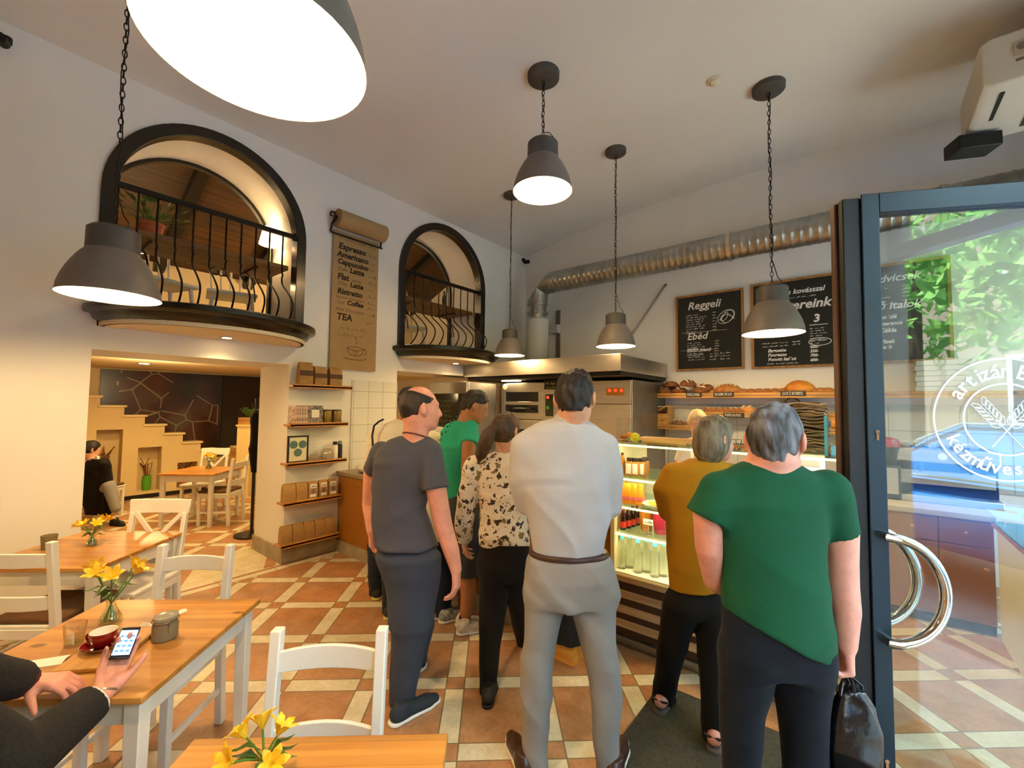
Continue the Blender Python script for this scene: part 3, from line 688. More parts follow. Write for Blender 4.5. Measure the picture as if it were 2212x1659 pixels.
tr = stack(prow([(1246, 1452, 1556, .6), (1275, 1450, 1558, .62), (1310, 1444, 1566, .66), (1325, 1446, 1564, .64)], d))
for a, b in (ll, rl): tr = tr.u(tube(a, b).cut(a[-1], -UP), .035)
sobj('trousers', tr.disp(folds(72, .01, 9, (.3, 0, .8))), .0085, blk, p, O)
bx = ell((0, -.03, -.035), (.092, .1, .115))
bob = hair_cap(hc, M, .97, .016, ([-.15, -.06, -.01, .03, .06, .12], [.0, .018, .03, .05, .075, .1]), -.132, amp=.004, sc=60, extra=bx)
bob = bob.sub(loc(ell((0, .075, -.04), (.058, .075, .08)), hc, M, .97), .01)
sobj('hair', bob, .0055, h_bob, p, O)
sd = mat('sandal_leather', '#2c211b', .5); so = mat('sandal_sole', '#4f473f', .7)
for a, b in feet:
    u = (b - a)/np.linalg.norm(b - a); b = a + u*.25; w = V(-u[1], u[0], 0)
    g = tube([a + u*.03 + UP*.012, a + u*.12 + UP*.012, a + u*.2 + UP*.012], [.038, .036, .042]).cut(a + UP*.028, UP).cut(a, -UP)
    s = sobj('sandal', g, .007, so, p, O)
    obj('strap', MB().tube([a + u*.15 + w*.045*math.cos(t) + UP*(.02 + .06*math.sin(t)) - O for t in np.linspace(0, PI, 9)], .009, 6).tube([a + u*(.03 - .012*math.sin(t)) + w*.042*math.cos(t) + UP*.075 - O for t in np.linspace(0, PI, 9)], .007, 6), sd, s)
specs_part(p, O, [hc + M.T @ V(.076, .02, .006)*.97, hc + M.T @ V(.074, .08, .012)*.97, hc + M.T @ V(.066, .115, .014)*.97, hc + M.T @ V(.058, .118, -.012)*.97, hc + M.T @ V(.02, .124, -.01)*.97, hc + M.T @ V(.012, .124, .012)*.97, hc + M.T @ V(.066, .115, .014)*.97])

# -- man in the green T-shirt with the carrier bag
d = 1.5; O = gpt(1670, 1880, d); M = frame(48, 4); hc = dep(1676, 953, d); nb = dep(1658, 1004, d)
ll = ([dep(1614, 1415, d), dep(1604, 1532, d), dep(1600, 1630, d), dep(1598, 1760, d), dep(1598, 1880, d)], [.098, .072, .062, .058, .052])
rl = ([dep(1728, 1415, d), dep(1733, 1532, d), dep(1739, 1630, d), dep(1741, 1760, d), dep(1742, 1885, d)], [.1, .083, .073, .062, .055])
ra, rr = plimb([(1785, 1062, .056), (1816, 1140, .053), (1818, 1210, .049), (1819, 1262, .049), (1826, 1318, .046), (1828, 1392, .033, -.01)], d)
la, lr = plimb([(1552, 1060, .056), (1531, 1105, .052), (1533, 1180, .048, .02), (1546, 1250, .044, .08), (1585, 1285, .032, .25)], d)
body = head(hc, M, 1.0, nb, .062, jaw=1.05).u(stack(prow([(1005, 1590, 1730, .6), (1040, 1555, 1765, .5), (1150, 1560, 1772), (1300, 1568, 1772), (1420, 1575, 1780)], d, grow=-.02)), .04)
body = body.u(tube(ra, rr), .015).u(tube(la, lr), .015)
body = body.u(hand(ra[-1], V(0, 0, -1) - RGT*.02, -RGT + FWD*.25, 1, 1.0, thumb=(.9, .5), curls=[(1.0, 1.25, .8), (1.1, 1.3, .8), (1.15, 1.3, .8), (1.2, 1.3, .8)]), .008).u(hand(la[-1], RGT + FWD*.4, -FWD, -1, 1.0), .008)
for a, b in (ll, rl): body = body.u(tube(a, [q*.8 for q in b]), .03)
p = person('grey-haired bearded man in a dark green T-shirt beside the glass door', body, .0055, skinC, O)
grn = cloth('cotton_green', '#12492f', var=.05)
hp, hq = dep(1789, 1420, d), dep(1553, 1312, d); hn = np.cross(hp - hq, FWD); hn = hn if hn[2] < 0 else -hn
sh = stack(prow([(995, 1612, 1708, .75), (1008, 1582, 1738, .6), (1025, 1556, 1763, .52), (1050, 1545, 1781, .48), (1094, 1547, 1784, .52), (1143, 1550, 1785, .58), (1191, 1553, 1783, .62), (1240, 1556, 1784, .65), (1289, 1556, 1786, .68), (1340, 1557, 1792, .68), (1386, 1558, 1794, .66), (1440, 1558, 1794, .64)], d)).cut(hp, hn)
a, b = plimb([(1785, 1058, .068), (1819, 1158, .0605)], d); a2, b2 = plimb([(1552, 1058, .066), (1528, 1112, .062)], d)
sh = sh.u(tube(a, b).cut(a[1], (a[1] - a[0])*1.0 + UP*.02), .035).u(tube(a2, b2).cut(a2[1], a2[1] - a2[0]), .035)
sobj('shirt', sh.disp(folds(81, .02, 6.5, (.5, .2, .75), ([.9, 1.1, 1.5], [1, .9, .45]))), .007, grn, p, O)
tr = stack(prow([(1285, 1568, 1772, .6), (1335, 1564, 1782, .62), (1386, 1560, 1792, .62), (1420, 1562, 1790, .6), (1440, 1564, 1786, .58)], d))
for a, b in (ll, rl): tr = tr.u(tube(a, b), .03)
sobj('jeans', tr.disp(folds(82, .01, 8, (.4, .2, .7))), .008, cloth('denim_black_blue', '#10141c', var=.2, vs=12), p, O)
sobj('hair', hair_cap(hc, M, 1.0, .012, ([-.08, -.03, .026, .042, .07, .12], [-.036, -.034, -.03, .045, .06, .1]), -.07, amp=.0055, sc=75), .005, h_grey, p, O)
be = loc(ell((0, .048, -.075), (.062, .062, .062)).u(ell((0, .07, -.105), (.04, .042, .05)), .03).cut((0, 0, -.028), (0, .3, 1)), hc, M, 1.0)
sobj('beard', be, .006, h_beard, p, O)
for q in (ll[0][-1], rl[0][-1]):
    q = V(q[0], q[1], 0) - FWD*.07; shoe(q, q + FWD*.29 + RGT*.05, d_black, p, O, d_rub)

# -- the guest at the nearest table, seen only by his arms
O = gpt(-600, 1500, .96); M = frame(-6, 25); hc = V(O[0], O[1], 1.33) + FWD*.1
sho = V(O[0], O[1], 1.1)
W_ = dep(222, 1500, 1.42); E_ = dep(38, 1650, 1.2); SR = sho + RGT*.2; SL = sho - RGT*.19
WL = fl(66, 1474, .765); EL = dep(-70, 1462, 1.26)
HD = dep(258, 1412, 1.53) - W_
hn_ = -FWD*.6 + UP*.58 + RGT*.5
body = head(hc, M, 1.0, sho + UP*.07, .058).u(stack([(.46, O[0], O[1], .17, .13), (.7, O[0], O[1], .16, .12), (.95, O[0], O[1], .18, .12), (1.08, O[0], O[1], .16, .09)]), .04)
body = body.u(tube([SR, E_, W_], [.05, .042, .029]), .02).u(tube([SL, EL, WL], [.05, .042, .029]), .02)
body = body.u(hand(W_, HD, hn_, 1, 1.05, thumb=(.95, .25), curls=[(.25, .55, .55), (.3, .6, .6), (.35, .65, .6), (.45, .7, .6)]), .008)
body = body.u(hand(WL, RGT + FWD*.1, -UP, -1, 1.05, (.45, .6, .4)), .008)
kn = [sho*V(1, 1, 0) + UP*.5 + FWD*.42 + RGT*s for s in (-.12, .14)]; hp_ = [V(O[0], O[1], .5) + RGT*s for s in (-.1, .1)]
for a, b in zip(hp_, kn): body = body.u(tube([a, b, V(b[0], b[1], .1) + FWD*.03], [.08, .06, .04]), .03)
p = person('seated guest in a dark speckled coat holding a phone at the front table', body, .0055, skinC, O)
coat = mat('coat_tweed', '#0b0a07', .9, col2='#1f1b15', vs=130, bump=.4, bs=200)
ct = stack([(.5, O[0], O[1], .2, .16), (.75, O[0], O[1], .19, .15), (.97, O[0], O[1], .21, .15), (1.09, O[0], O[1], .19, .12), (1.16, O[0], O[1], .08, .08)])
ws = W_ + (E_ - W_)*.09; ct = ct.u(tube([SR, E_, ws], [.085, .08, .062]).cut(ws, ws - E_), .04)
wl = WL + (EL - WL)*.2; ct = ct.u(tube([SL, EL, wl], [.085, .075, .056]).cut(wl, wl - EL), .04)
sobj('coat', ct.disp(folds(91, .01, 9, (.5, .3, .6))), .008, coat, p, O)
c1 = W_ + (E_ - W_)*.075; sobj('shirt_cuff', tube([c1, c1 + (E_ - W_)*.06], [.05, .052]).cut(c1, W_ - E_), .006, cloth('cuff_white', '#d9d2c6'), p, O)
c2 = WL + (EL - WL)*.1; sobj('plaid_cuff', tube([c2, c2 + (EL - WL)*.16], [.046, .05]).cut(c2, WL - EL), .006, mat('plaid_red', '#5a1512', .9, col2='#1c0d10', vs=30), p, O)
hm = stack([(.42, O[0], O[1], .205, .17), (.53, O[0], O[1], .205, .165)]); sobj('shirt_hem', hm.u(tube([dep(88, 1640, 1.22), dep(92, 1700, 1.24)], .025), .03), .009, mat('shirt_red', '#a03020', .85), p, O)
tr = None
for a, b in zip(hp_, kn):
    t = tube([a, b, V(b[0], b[1], .1) + FWD*.03], [.1, .075, .06]); tr = t if tr is None else tr.u(t, .05)
sobj('trousers', tr, .012, jeansD, p, O)
obj('bracelet', MB().tube([W_ + HD/np.linalg.norm(HD)*.012 + (np.cross(HD, hn_)/np.linalg.norm(np.cross(HD, hn_))*math.cos(t)*.034 + hn_/np.linalg.norm(hn_)*math.sin(t)*.03) - O for t in np.linspace(0, 2*PI, 20)[:-1]], .004, 6, closed=True), mat('bead_silver', '#a8a098', .3, .8), p)
sobj('hair', hair_cap(hc, M, 1.0, .012, ([-.08, -.03, 0, .05, .12], [-.03, -.02, .03, .05, .09])), .009, h_dark, p, O)
for b in kn:
    q = V(b[0], b[1], 0); shoe(q - FWD*.06, q + FWD*.22, d_black, p, O, d_rub)
PHONE = (W_, HD, hn_)

# -- guest in the back room
d = 6.24; O = gpt(205, 1110, d); M = frame(30, 20); hc = dep(197, 972, d); 
tb = prow([(992, 190, 228, .6), (1010, 184, 232), (1050, 184, 230), (1075, 186, 228)], d)
kn = dep(236, 1050, d - .25); an = dep(250, 1098, d - .3); k2 = dep(212, 1056, d + .35); a2 = dep(215, 1100, d + .4)
arms = [([dep(190, 1000, d), dep(178, 1035, d + .1), dep(190, 1028, d + .35)], [.05, .045, .035]), ([dep(226, 1000, d), dep(233, 1035, d), dep(215, 1030, d + .3)], [.05, .045, .035])]
body = head(hc, M, 1.0, dep(203, 995, d), .055).u(stack(tb), .04).u(tube([dep(212, 1068, d), kn, an], [.08, .062, .04]), .03).u(tube([dep(200, 1068, d), k2, a2], [.08, .062, .04]), .03)
for a, b in arms: body = body.u(tube(a, b), .02).u(hand(a[-1], FWD - UP*.2, -UP, 1, 1.0), .01)
p = person('dark-haired guest sitting in the back room with grey trousers and dark shoes', body, .01, skinA, O)
sh = stack(prow([(990, 190, 228, .6), (1010, 182, 234), (1050, 182, 232), (1078, 184, 230)], d))
for a, b in arms: sh = sh.u(tube(a, [q + .015 for q in b]).cut(a[-1], a[-1] - a[-2]), .03)
sobj('shirt', sh, .014, cloth('shirt_dark', '#241c18'), p, O)
sobj('trousers', tube([dep(212, 1068, d), kn, an], [.1, .078, .06]).u(tube([dep(200, 1068, d), k2, a2], [.1, .078, .06]), .04), .012, cloth('trousers_grey', '#8d8a86'), p, O)
sobj('hair', hair_cap(hc, M, 1.0, .016, ([-.09, -.03, 0, .05, .12], [-.02, -.01, .03, .05, .09])), .01, h_dark, p, O)
q = V(an[0], an[1], 0); shoe(q - RGT*.05, q + RGT*.2 - FWD*.08, d_black, p, O, d_black); q = V(a2[0], a2[1], 0); shoe(q - RGT*.05, q + RGT*.2, d_black, p, O, d_black)

# -- shop assistant behind the display case
d = 4.15; O = gpt(1508, 1200, d); M = frame(200, 18); hc = dep(1507, 914, d)
arms = [([dep(1480, 962, d), dep(1468, 1000, d), dep(1475, 1020, d - .25)], [.045, .04, .032]), ([dep(1536, 962, d), dep(1548, 1000, d), dep(1540, 1020, d - .25)], [.045, .04, .032])]
legs = [([dep(1496, 1090, d), V(*dep(1496, 1090, d)[:2], .5), V(*dep(1496, 1090, d)[:2], .09)], [.1, .075, .055]), ([dep(1520, 1090, d), V(*dep(1520, 1090, d)[:2], .5), V(*dep(1520, 1090, d)[:2], .09)], [.1, .075, .055])]
body = head(hc, M, .98, dep(1508, 945, d), .05).u(stack(prow([(950, 1490, 1526, .7), (965, 1478, 1538), (1040, 1484, 1534), (1100, 1480, 1536)], d)), .04)
for a, b in arms: body = body.u(tube(a, b), .02).u(hand(a[-1], -FWD - UP*.3, -UP, 1, .9), .01)
for a, b in legs: body = body.u(tube(a, [q*.8 for q in b]), .03)
p = person('blond shop assistant in a white top working behind the display case', body, .009, skinA, O)
sh = stack(prow([(946, 1490, 1526, .75), (956, 1474, 1542, .6), (985, 1470, 1546), (1040, 1474, 1542), (1110, 1472, 1544)], d))
for a, b in arms: sh = sh.u(tube(a[:2], [.06, .058]).cut(a[1], a[1] - a[0]), .03)
sobj('top', sh.disp(folds(95, .01, 9)), .011, cloth('top_white', '#d9d0bd'), p, O)
tr = None
for a, b in legs:
    t = tube(a, b); tr = t if tr is None else tr.u(t, .05)
sobj('trousers', tr, .014, jeansD, p, O)
sobj('hair', hair_cap(hc, M, .98, .016, ([-.09, -.03, 0, .05, .12], [-.02, .0, .04, .06, .09]), -.1), .008, h_pale, p, O)
for a, b in legs:
    q = V(a[-1][0], a[-1][1], 0); shoe(q + FWD*.05, q - FWD*.2, d_black, p, O, d_black)
# ---------------------------------------------------------------- setting
XL, XI, YB, XF, XR = -4.80, -5.55, 6.30, .95, 2.25
GA = math.radians(39.0 + 2.57); PER = .3116*1.70
plaster = mat('plaster_white', '#e3dfd6', .85, var=.03, vs=1.5, bump=.05, bs=90)
plasterC = mat('plaster_ceiling', '#e6e3da', .9, var=.025, vs=.8, bump=.04, bs=60)
stone = mat('stone_skirting', '#a79a80', .5, col2='#8e8068', vs=6, bump=.1, bs=30)
black = mat('paint_black', '#14110d', .35, var=.2, vs=12, bump=.1, bs=40)
blackm = mat('paint_dark_brown', '#120c07', .28, var=.25, vs=5, bump=.12, bs=25, coat=.2)
iron = mat('iron_black', '#15100b', .45, .4)
white_p = mat('paint_white_wood', '#e4e0d4', .45, var=.03, vs=6)
pine = wood('pine_table', '#cb9145', '#b0732c', 0, 1.0, .38, .085, coat=.15)
pineC = wood('pine_counter', '#eda94a', '#d0862c', 0, .8, .42, .14)
pineS = wood('pine_shelf', '#bd8338', '#9a6424', 1, 1.2, .45)
pineX = wood('pine_shelf_long', '#b98a48', '#8d6128', 0, 1.2, .45)
oak = wood('wood_dark_ceiling', '#5a3a18', '#38220d', 1, .8, .6, .12, knots=False)
steel = mat('steel_brushed', '#cbc4b6', .36, 1.0, var=.08, vs=6, stretch=(.4, 14, 14), bump=.03, bs=20)
steelD = mat('steel_dull', '#8d8a84', .4, .9, var=.1, vs=5)
chrome = mat('chrome', '#d8dad8', .08, 1.0)
galv = mat('galvanised', '#a8a9a4', .32, .95, var=.16, vs=4)
def floor_mat():
    m = bpy.data.materials.new('floor_tiles'); m.use_nodes = True; nt = m.node_tree; N = nt.nodes.new; L = nt.links.new; b = nt.nodes['Principled BSDF']
    def M(op, a, c=None):
        n = N('ShaderNodeMath'); n.operation = op
        for i, q in enumerate((a, c)):
            if q is None: continue
            if isinstance(q, (int, float)): n.inputs[i].default_value = q
            else: L(q, n.inputs[i])
        return n.outputs[0]
    def MIX(f, a, c):
        n = N('ShaderNodeMix'); n.data_type = 'RGBA'; L(f, n.inputs['Factor'])
        for i, q in ((6, a), (7, c)):
            if isinstance(q, str): n.inputs[i].default_value = (*lin(q), 1)
            else: L(q, n.inputs[i])
        return n.outputs[2]
    g = N('ShaderNodeNewGeometry'); sp = N('ShaderNodeSeparateXYZ'); L(g.outputs['Position'], sp.inputs[0])
    A = np.array([[math.cos(YAW), -math.sin(YAW)], [math.sin(YAW), math.cos(YAW)]]); o = A @ np.array([-1.1096, 1.2553])*1.70
    X = M('SUBTRACT', sp.outputs[0], float(o[0])); Y = M('SUBTRACT', sp.outputs[1], float(o[1]))
    c, s = math.cos(GA)/PER, math.sin(GA)/PER
    u = M('ADD', M('MULTIPLY', X, c), M('MULTIPLY', Y, s)); v = M('ADD', M('MULTIPLY', X, -s), M('MULTIPLY', Y, c))
    def strip(q):
        f = M('ABSOLUTE', M('SUBTRACT', M('FRACT', M('ADD', q, .5)), .5))
        return M('LESS_THAN', f, .1035), M('LESS_THAN', M('ABSOLUTE', M('SUBTRACT', f, .1035)), .007)
    su, gu = strip(u); sv, gv = strip(v)
    xor = M('ABSOLUTE', M('SUBTRACT', su, sv)); gr = M('MAXIMUM', gu, gv)
    # border rows laid along the wall
    xw = M('SUBTRACT', sp.outputs[0], XL)
    b1 = M('MULTIPLY', M('GREATER_THAN', xw, -.02), M('LESS_THAN', xw, .155)); b2 = M('MULTIPLY', M('GREATER_THAN', xw, -.75), M('LESS_THAN', xw, .0)); 
    n1 = N('ShaderNodeTexNoise'); n1.inputs['Scale'].default_value = 7; n1.inputs['Detail'].default_value = 6; L(g.outputs['Position'], n1.inputs['Vector'])
    n2 = N('ShaderNodeTexNoise'); n2.inputs['Scale'].default_value = 38; n2.inputs['Detail'].default_value = 5; L(g.outputs['Position'], n2.inputs['Vector'])
    nn = M('ADD', M('MULTIPLY', n1.outputs['Fac'], .6), M('MULTIPLY', n2.outputs['Fac'], .4))
    mr = N('ShaderNodeMapRange'); mr.inputs[1].default_value = .38; mr.inputs[2].default_value = .62; L(nn, mr.inputs[0])
    cu = N('ShaderNodeCombineXYZ'); L(M('FLOOR', M('ADD', u, .5)), cu.inputs[0]); L(M('FLOOR', M('ADD', v, .5)), cu.inputs[1])
    wn = N('ShaderNodeTexWhiteNoise'); wn.noise_dimensions = '2D'; L(cu.outputs[0], wn.inputs['Vector'])
    terr = MIX(mr.outputs[0], '#a06a3e', '#bd8757'); cream = MIX(mr.outputs[0], '#cbbb94', '#e0d3b0')
    terr2 = MIX(mr.outputs[0], '#a07048', '#b98a60'); terr = MIX(M('GREATER_THAN', wn.outputs['Value'], .5), terr, terr2)
    col = MIX(xor, terr, cream); col = MIX(gr, col, '#7d6a4c')
    yw = M('FRACT', M('MULTIPLY', sp.outputs[1], 2.0)); gy = M('LESS_THAN', yw, .015)
    cb = MIX(gy, cream, '#7d6a4c'); gl = M('LESS_THAN', M('ABSOLUTE', M('SUBTRACT', xw, .04)), .02); cb = MIX(gl, cb, '#a06a48')
    gl2 = M('LESS_THAN', M('ABSOLUTE', M('SUBTRACT', xw, .15)), .006); cb = MIX(gl2, cb, '#7d6a4c')
    col = MIX(M('MAXIMUM', b1, 0), col, cb)
    pan = M('LESS_THAN', M('ABSOLUTE', M('SUBTRACT', M('FRACT', M('ADD', M('MULTIPLY', sp.outputs[1], 1.2), M('MULTIPLY', sp.outputs[0], .6))), .5)), .07)
    ct = MIX(pan, cream, terr); col = MIX(b2, col, ct)
    L(col, b.inputs['Base Color'])
    rr = N('ShaderNodeMapRange'); rr.inputs[3].default_value = .28; rr.inputs[4].default_value = .5; L(nn, rr.inputs[0]); L(rr.outputs[0], b.inputs['Roughness'])
    bp = N('ShaderNodeBump'); bp.inputs['Strength'].default_value = .25; bp.inputs['Distance'].default_value = .003; L(M('SUBTRACT', n2.outputs['Fac'], gr), bp.inputs['Height']); L(bp.outputs[0], b.inputs['Normal'])
    return m
struct('floor', MB().box(-10.4, XF + .2, -4.2, 6.5, -.08, 0).box(XF + .2, 2.5, 2.4, 6.5, -.08, 0), floor_mat(), smooth=False)
# ceiling: a shallow vault running along Y
cz = [(-5.0, 4.40), (-4.8, 4.44), (-4.5, 4.50), (-4.0, 4.59), (-3.3, 4.68), (-2.4, 4.76), (-1.2, 4.80), (0, 4.80), (.8, 4.77), (1.4, 4.74), (2.4, 4.72)]
ctop = lambda x: float(np.interp(x, [c[0] for c in cz], [c[1] for c in cz]))
m = MB()
xs = np.linspace(-5.0, 2.4, 38); zs = [ctop(x) for x in xs]
m.loft([[(x, -4.2, z) for x, z in zip(xs, zs)] + [(x, -4.2, 5.0) for x in xs[::-1]], [(x, 6.5, z) for x, z in zip(xs, zs)] + [(x, 6.5, 5.0) for x in xs[::-1]]])
struct('ceiling', m, plasterC)
# left wall with its two arches and two passages
ARCH = [(1.395, .79, 3.46), (4.325, .795, 3.53)]     # centre, radius, spring line
PASS = [(.565, 2.11, 2.11), (3.50, 5.62, 2.14)]
SILL = 2.46
def solids(y, e):
    holes = []
    for a, b, z in PASS:
        if a - 1e-6 <= y <= b + 1e-6: holes.append((0.0, z))
    for c, r, s in ARCH:
        if abs(y - c) <= r + 1e-6: holes.append((SILL, s + math.sqrt(max(0, r*r - (y - c)**2))))
    return holes
ys = sorted({-4.2, 6.5, *[q for p in PASS for q in p[:2]], *[c + r*math.sin(t) for c, r, s in ARCH for t in np.linspace(-PI/2, PI/2, 29)]})
m = MB()
for y0, y1 in zip(ys[:-1], ys[1:]):
    if y1 - y0 < 1e-5: continue
    ym = (y0 + y1)/2
    inp = [p for p in PASS if p[0] < ym < p[1]]; ina = [a for a in ARCH if abs(ym - a[0]) < a[1]]
    segs = []; lo = (0, 0)
    if inp: lo = (inp[0][2],)*2
    if ina:
        c, r, s = ina[0]; ar = [s + math.sqrt(max(0, r*r - (y - c)**2)) for y in (y0, y1)]
        segs = [(lo, (SILL, SILL)), (tuple(ar), (4.95, 4.95))]
    else: segs = [(lo, (4.95, 4.95))]
    for (a0, a1), (b0, b1) in segs:
        m.hexa([(XI, y0, a0), (XL, y0, a0), (XL, y1, a1), (XI, y1, a1)], [(XI, y0, b0), (XL, y0, b0), (XL, y1, b1), (XI, y1, b1)])
struct('wall_left', m, plaster, smooth=False)
struct('wall_back', MB().box(-10.4, 2.5, YB, YB + .2, 0, 5), plaster, smooth=False)
struct('wall_rear', MB().box(-5.0, XF + .2, -4.2, -4.0, 0, 5), plaster, smooth=False)
# street side: shop front with windows and the doorway, then a step outwards
DY0, DY1 = 1.47, 2.52
m = MB().box(XF, XF + .2, -4.2, -.1, 0, 5).box(XF, XF + .2, -.1, 1.25, 0, .35).box(XF, XF + .2, -.1, 1.25, 3.1, 5).box(XF, XF + .2, 1.25, DY0, 0, 5)
m.box(XF, XF + .2, DY0, DY1, 3.3, 5).box(XF, XF + .2, DY1, 2.75, 0, 5).box(XF + .2, 2.5, 2.55, 2.75, 0, 5)
struct('wall_front', m, plaster, smooth=False)
m = MB().box(XR, XR + .2, 2.75, 3.1, 0, 5).box(XR, XR + .2, 6.0, 6.5, 0, 5).box(XR, XR + .2, 3.1, 6.0, 0, .6).box(XR, XR + .2, 3.1, 6.0, 3.3, 5)
struct('wall_right', m, plaster, smooth=False)
dframe = mat('paint_petrol', '#0f2530', .4, .1, var=.1, vs=5)
pane = glass('window_glass', (.96, .98, .98), 1.0)
def window(name, x, y0, y1, z0, z1, n):
    m = MB(); w = .07
    for a, b in ((z0, z0 + w), (z1 - w, z1)): m.box(x - .04, x + .04, y0, y1, a, b)
    for i in range(n + 1):
        y = y0 + (y1 - y0 - w)*i/n; m.box(x - .04, x + .04, y, y + w, z0 + w, z1 - w)
    o = struct(name, m, dframe, smooth=False)
    for i in range(n):
        a = y0 + (y1 - y0 - w)*i/n + w; b = y0 + (y1 - y0 - w)*(i + 1)/n
        obj('pane', MB().box(x - .004, x + .004, a, b, z0 + w, z1 - w), pane, o, smooth=False)
window('window_1', XF + .1, -.1, 1.25, .35, 3.1, 1)
window('window_2', XF + .1, DY0, DY1, 2.55, 3.3, 1)
window('window_3', XR + .1, 3.1, 6.0, .6, 3.3, 2)  # the right wall window is unseen, added to bring daylight to the back
# skirtings
SK = .16
m = MB().box(XL - .001, XL + .022, -4, PASS[0][0], 0, SK).box(XL, XL + .022, PASS[0][1] - .001, 2.69, 0, SK).box(XI, XL + .022, PASS[0][1] - .022, PASS[0][1], 0, SK).box(XI, XL + .022, PASS[0][0], PASS[0][0] + .022, 0, SK)
struct('baseboard_left', m, stone, smooth=False)
# tiled patch on the wall above the counter
tile = bpy.data.materials.new('wall_tiles_white'); tile.use_nodes = True
def _tiles(m, sz, c1='#d9d6ca', c2='#8f8c80', ax=(1, 2), off=(0, 0)):
    nt = m.node_tree; N = nt.nodes.new; L = nt.links.new; b = nt.nodes['Principled BSDF']; b.inputs['Roughness'].default_value = .18
    g = N('ShaderNodeNewGeometry'); sp = N('ShaderNodeSeparateXYZ'); L(g.outputs['Position'], sp.inputs[0]); q = None
    for i, a in enumerate(ax):
        k = N('ShaderNodeMath'); k.operation = 'MULTIPLY_ADD'; k.inputs[1].default_value = 1/sz; k.inputs[2].default_value = off[i]; L(sp.outputs[a], k.inputs[0])
        f = N('ShaderNodeMath'); f.operation = 'FRACT'; L(k.outputs[0], f.inputs[0]); t = N('ShaderNodeMath'); t.operation = 'LESS_THAN'; t.inputs[1].default_value = .022; L(f.outputs[0], t.inputs[0])
        if q is None: q = t.outputs[0]
        else:
            x = N('ShaderNodeMath'); x.operation = 'MAXIMUM'; L(q, x.inputs[0]); L(t.outputs[0], x.inputs[1]); q = x.outputs[0]
    mx = N('ShaderNodeMix'); mx.data_type = 'RGBA'; L(q, mx.inputs['Factor']); mx.inputs[6].default_value = (*lin(c1), 1); mx.inputs[7].default_value = (*lin(c2), 1); L(mx.outputs[2], b.inputs['Base Color'])
    bp = N('ShaderNodeBump'); bp.invert = True; bp.inputs['Strength'].default_value = .5; bp.inputs['Distance'].default_value = .004; L(q, bp.inputs['Height']); L(bp.outputs[0], b.inputs['Normal'])
_tiles(tile, .205)
struct('trim_1', MB().box(XL, XL + .012, 2.85, PASS[1][0], .9, 1.98), tile, smooth=False)
tile2 = bpy.data.materials.new('wall_tiles_grey'); tile2.use_nodes = True; _tiles(tile2, .3, '#b9bcb6', '#8b8e88', (0, 2), (.3, .1))
struct('trim_2', MB().box(-2.2, 2.25, YB - .012, YB, .9, 1.75), tile2, smooth=False)
# ---- back room and gallery
warmw = mat('plaster_warm', '#dcc9a0', .85, var=.03, vs=2)
struct('wall_backroom', MB().box(-10.4, -10.2, -1.2, 6.5, 0, 2.3).box(-10.2, XI, -1.2, -1.0, 0, 4.7), warmw, smooth=False)
struct('ceiling_backroom', MB().box(-10.4, XI + .001, -1.2, 6.5, 2.26, 2.44), mat('plaster_soffit', '#d8c49a', .85), smooth=False)
struct('wall_gallery', MB().box(-8.3, -8.1, -1.2, 6.5, 2.44, 4.2), warmw, smooth=False)
# sloping boarded ceiling above the gallery with its beams
def slope(x): return 3.75 + (x + 8.1)*(4.85 - 3.75)/(8.1 - 5.56)
m = MB().hexa([(-8.1, -1.2, slope(-8.1)), (XI, -1.2, slope(XI)), (XI, 6.5, slope(XI)), (-8.1, 6.5, slope(-8.1))], [(-8.1, -1.2, slope(-8.1) + .1), (XI, -1.2, slope(XI) + .1), (XI, 6.5, slope(XI) + .1), (-8.1, 6.5, slope(-8.1) + .1)])
struct('ceiling_gallery', m, oak, smooth=False)
for i, y in enumerate((.55, 1.55, 2.75, 4.0, 5.2)):
    m = MB().hexa([(-8.1, y, slope(-8.1) - .14), (XI - .02, y, slope(XI) - .14), (XI - .02, y + .13, slope(XI) - .14), (-8.1, y + .13, slope(-8.1) - .14)], [(-8.1, y, slope(-8.1)), (XI - .02, y, slope(XI)), (XI - .02, y + .13, slope(XI)), (-8.1, y + .13, slope(-8.1))])
    struct('trim_beam', m, black, smooth=False)
# arch trims
def arch_ring(c, r0, r1, s, z0, x0, x1):
    pts = []
    out = [(c - r1, z0)] + [(c - r1*math.cos(t), s + r1*math.sin(t)) for t in np.linspace(0, PI, 33)] + [(c + r1, z0)]
    inn = [(c - r0, z0)] + [(c - r0*math.cos(t), s + r0*math.sin(t)) for t in np.linspace(0, PI, 33)] + [(c + r0, z0)]
    m = MB(); n = len(out)
    vs = [(x0, *p) for p in out] + [(x0, *p) for p in inn] + [(x1, *p) for p in out] + [(x1, *p) for p in inn]; fs = []
    for i in range(n - 1):
        fs += [(i, i+1, n+i+1, n+i), (2*n+i, 3*n+i, 3*n+i+1, 2*n+i+1), (i, 2*n+i, 2*n+i+1, i+1), (n+i, n+i+1, 3*n+i+1, 3*n+i)]
    fs += [(0, n, 3*n, 2*n), (n-1, 3*n-1, 4*n-1, 2*n-1)]
    return m.add(vs, fs)
for (c, r, s) in ARCH:
    struct('trim_arch', arch_ring(c, r - .055, r + .045, s, SILL + .03, XL - .1, XL + .035), blackm, bevel=.006)
    struct('trim_inner_arch', arch_ring(c, r - .035, r + .005, s, SILL, XI - .03, XI + .03), black)
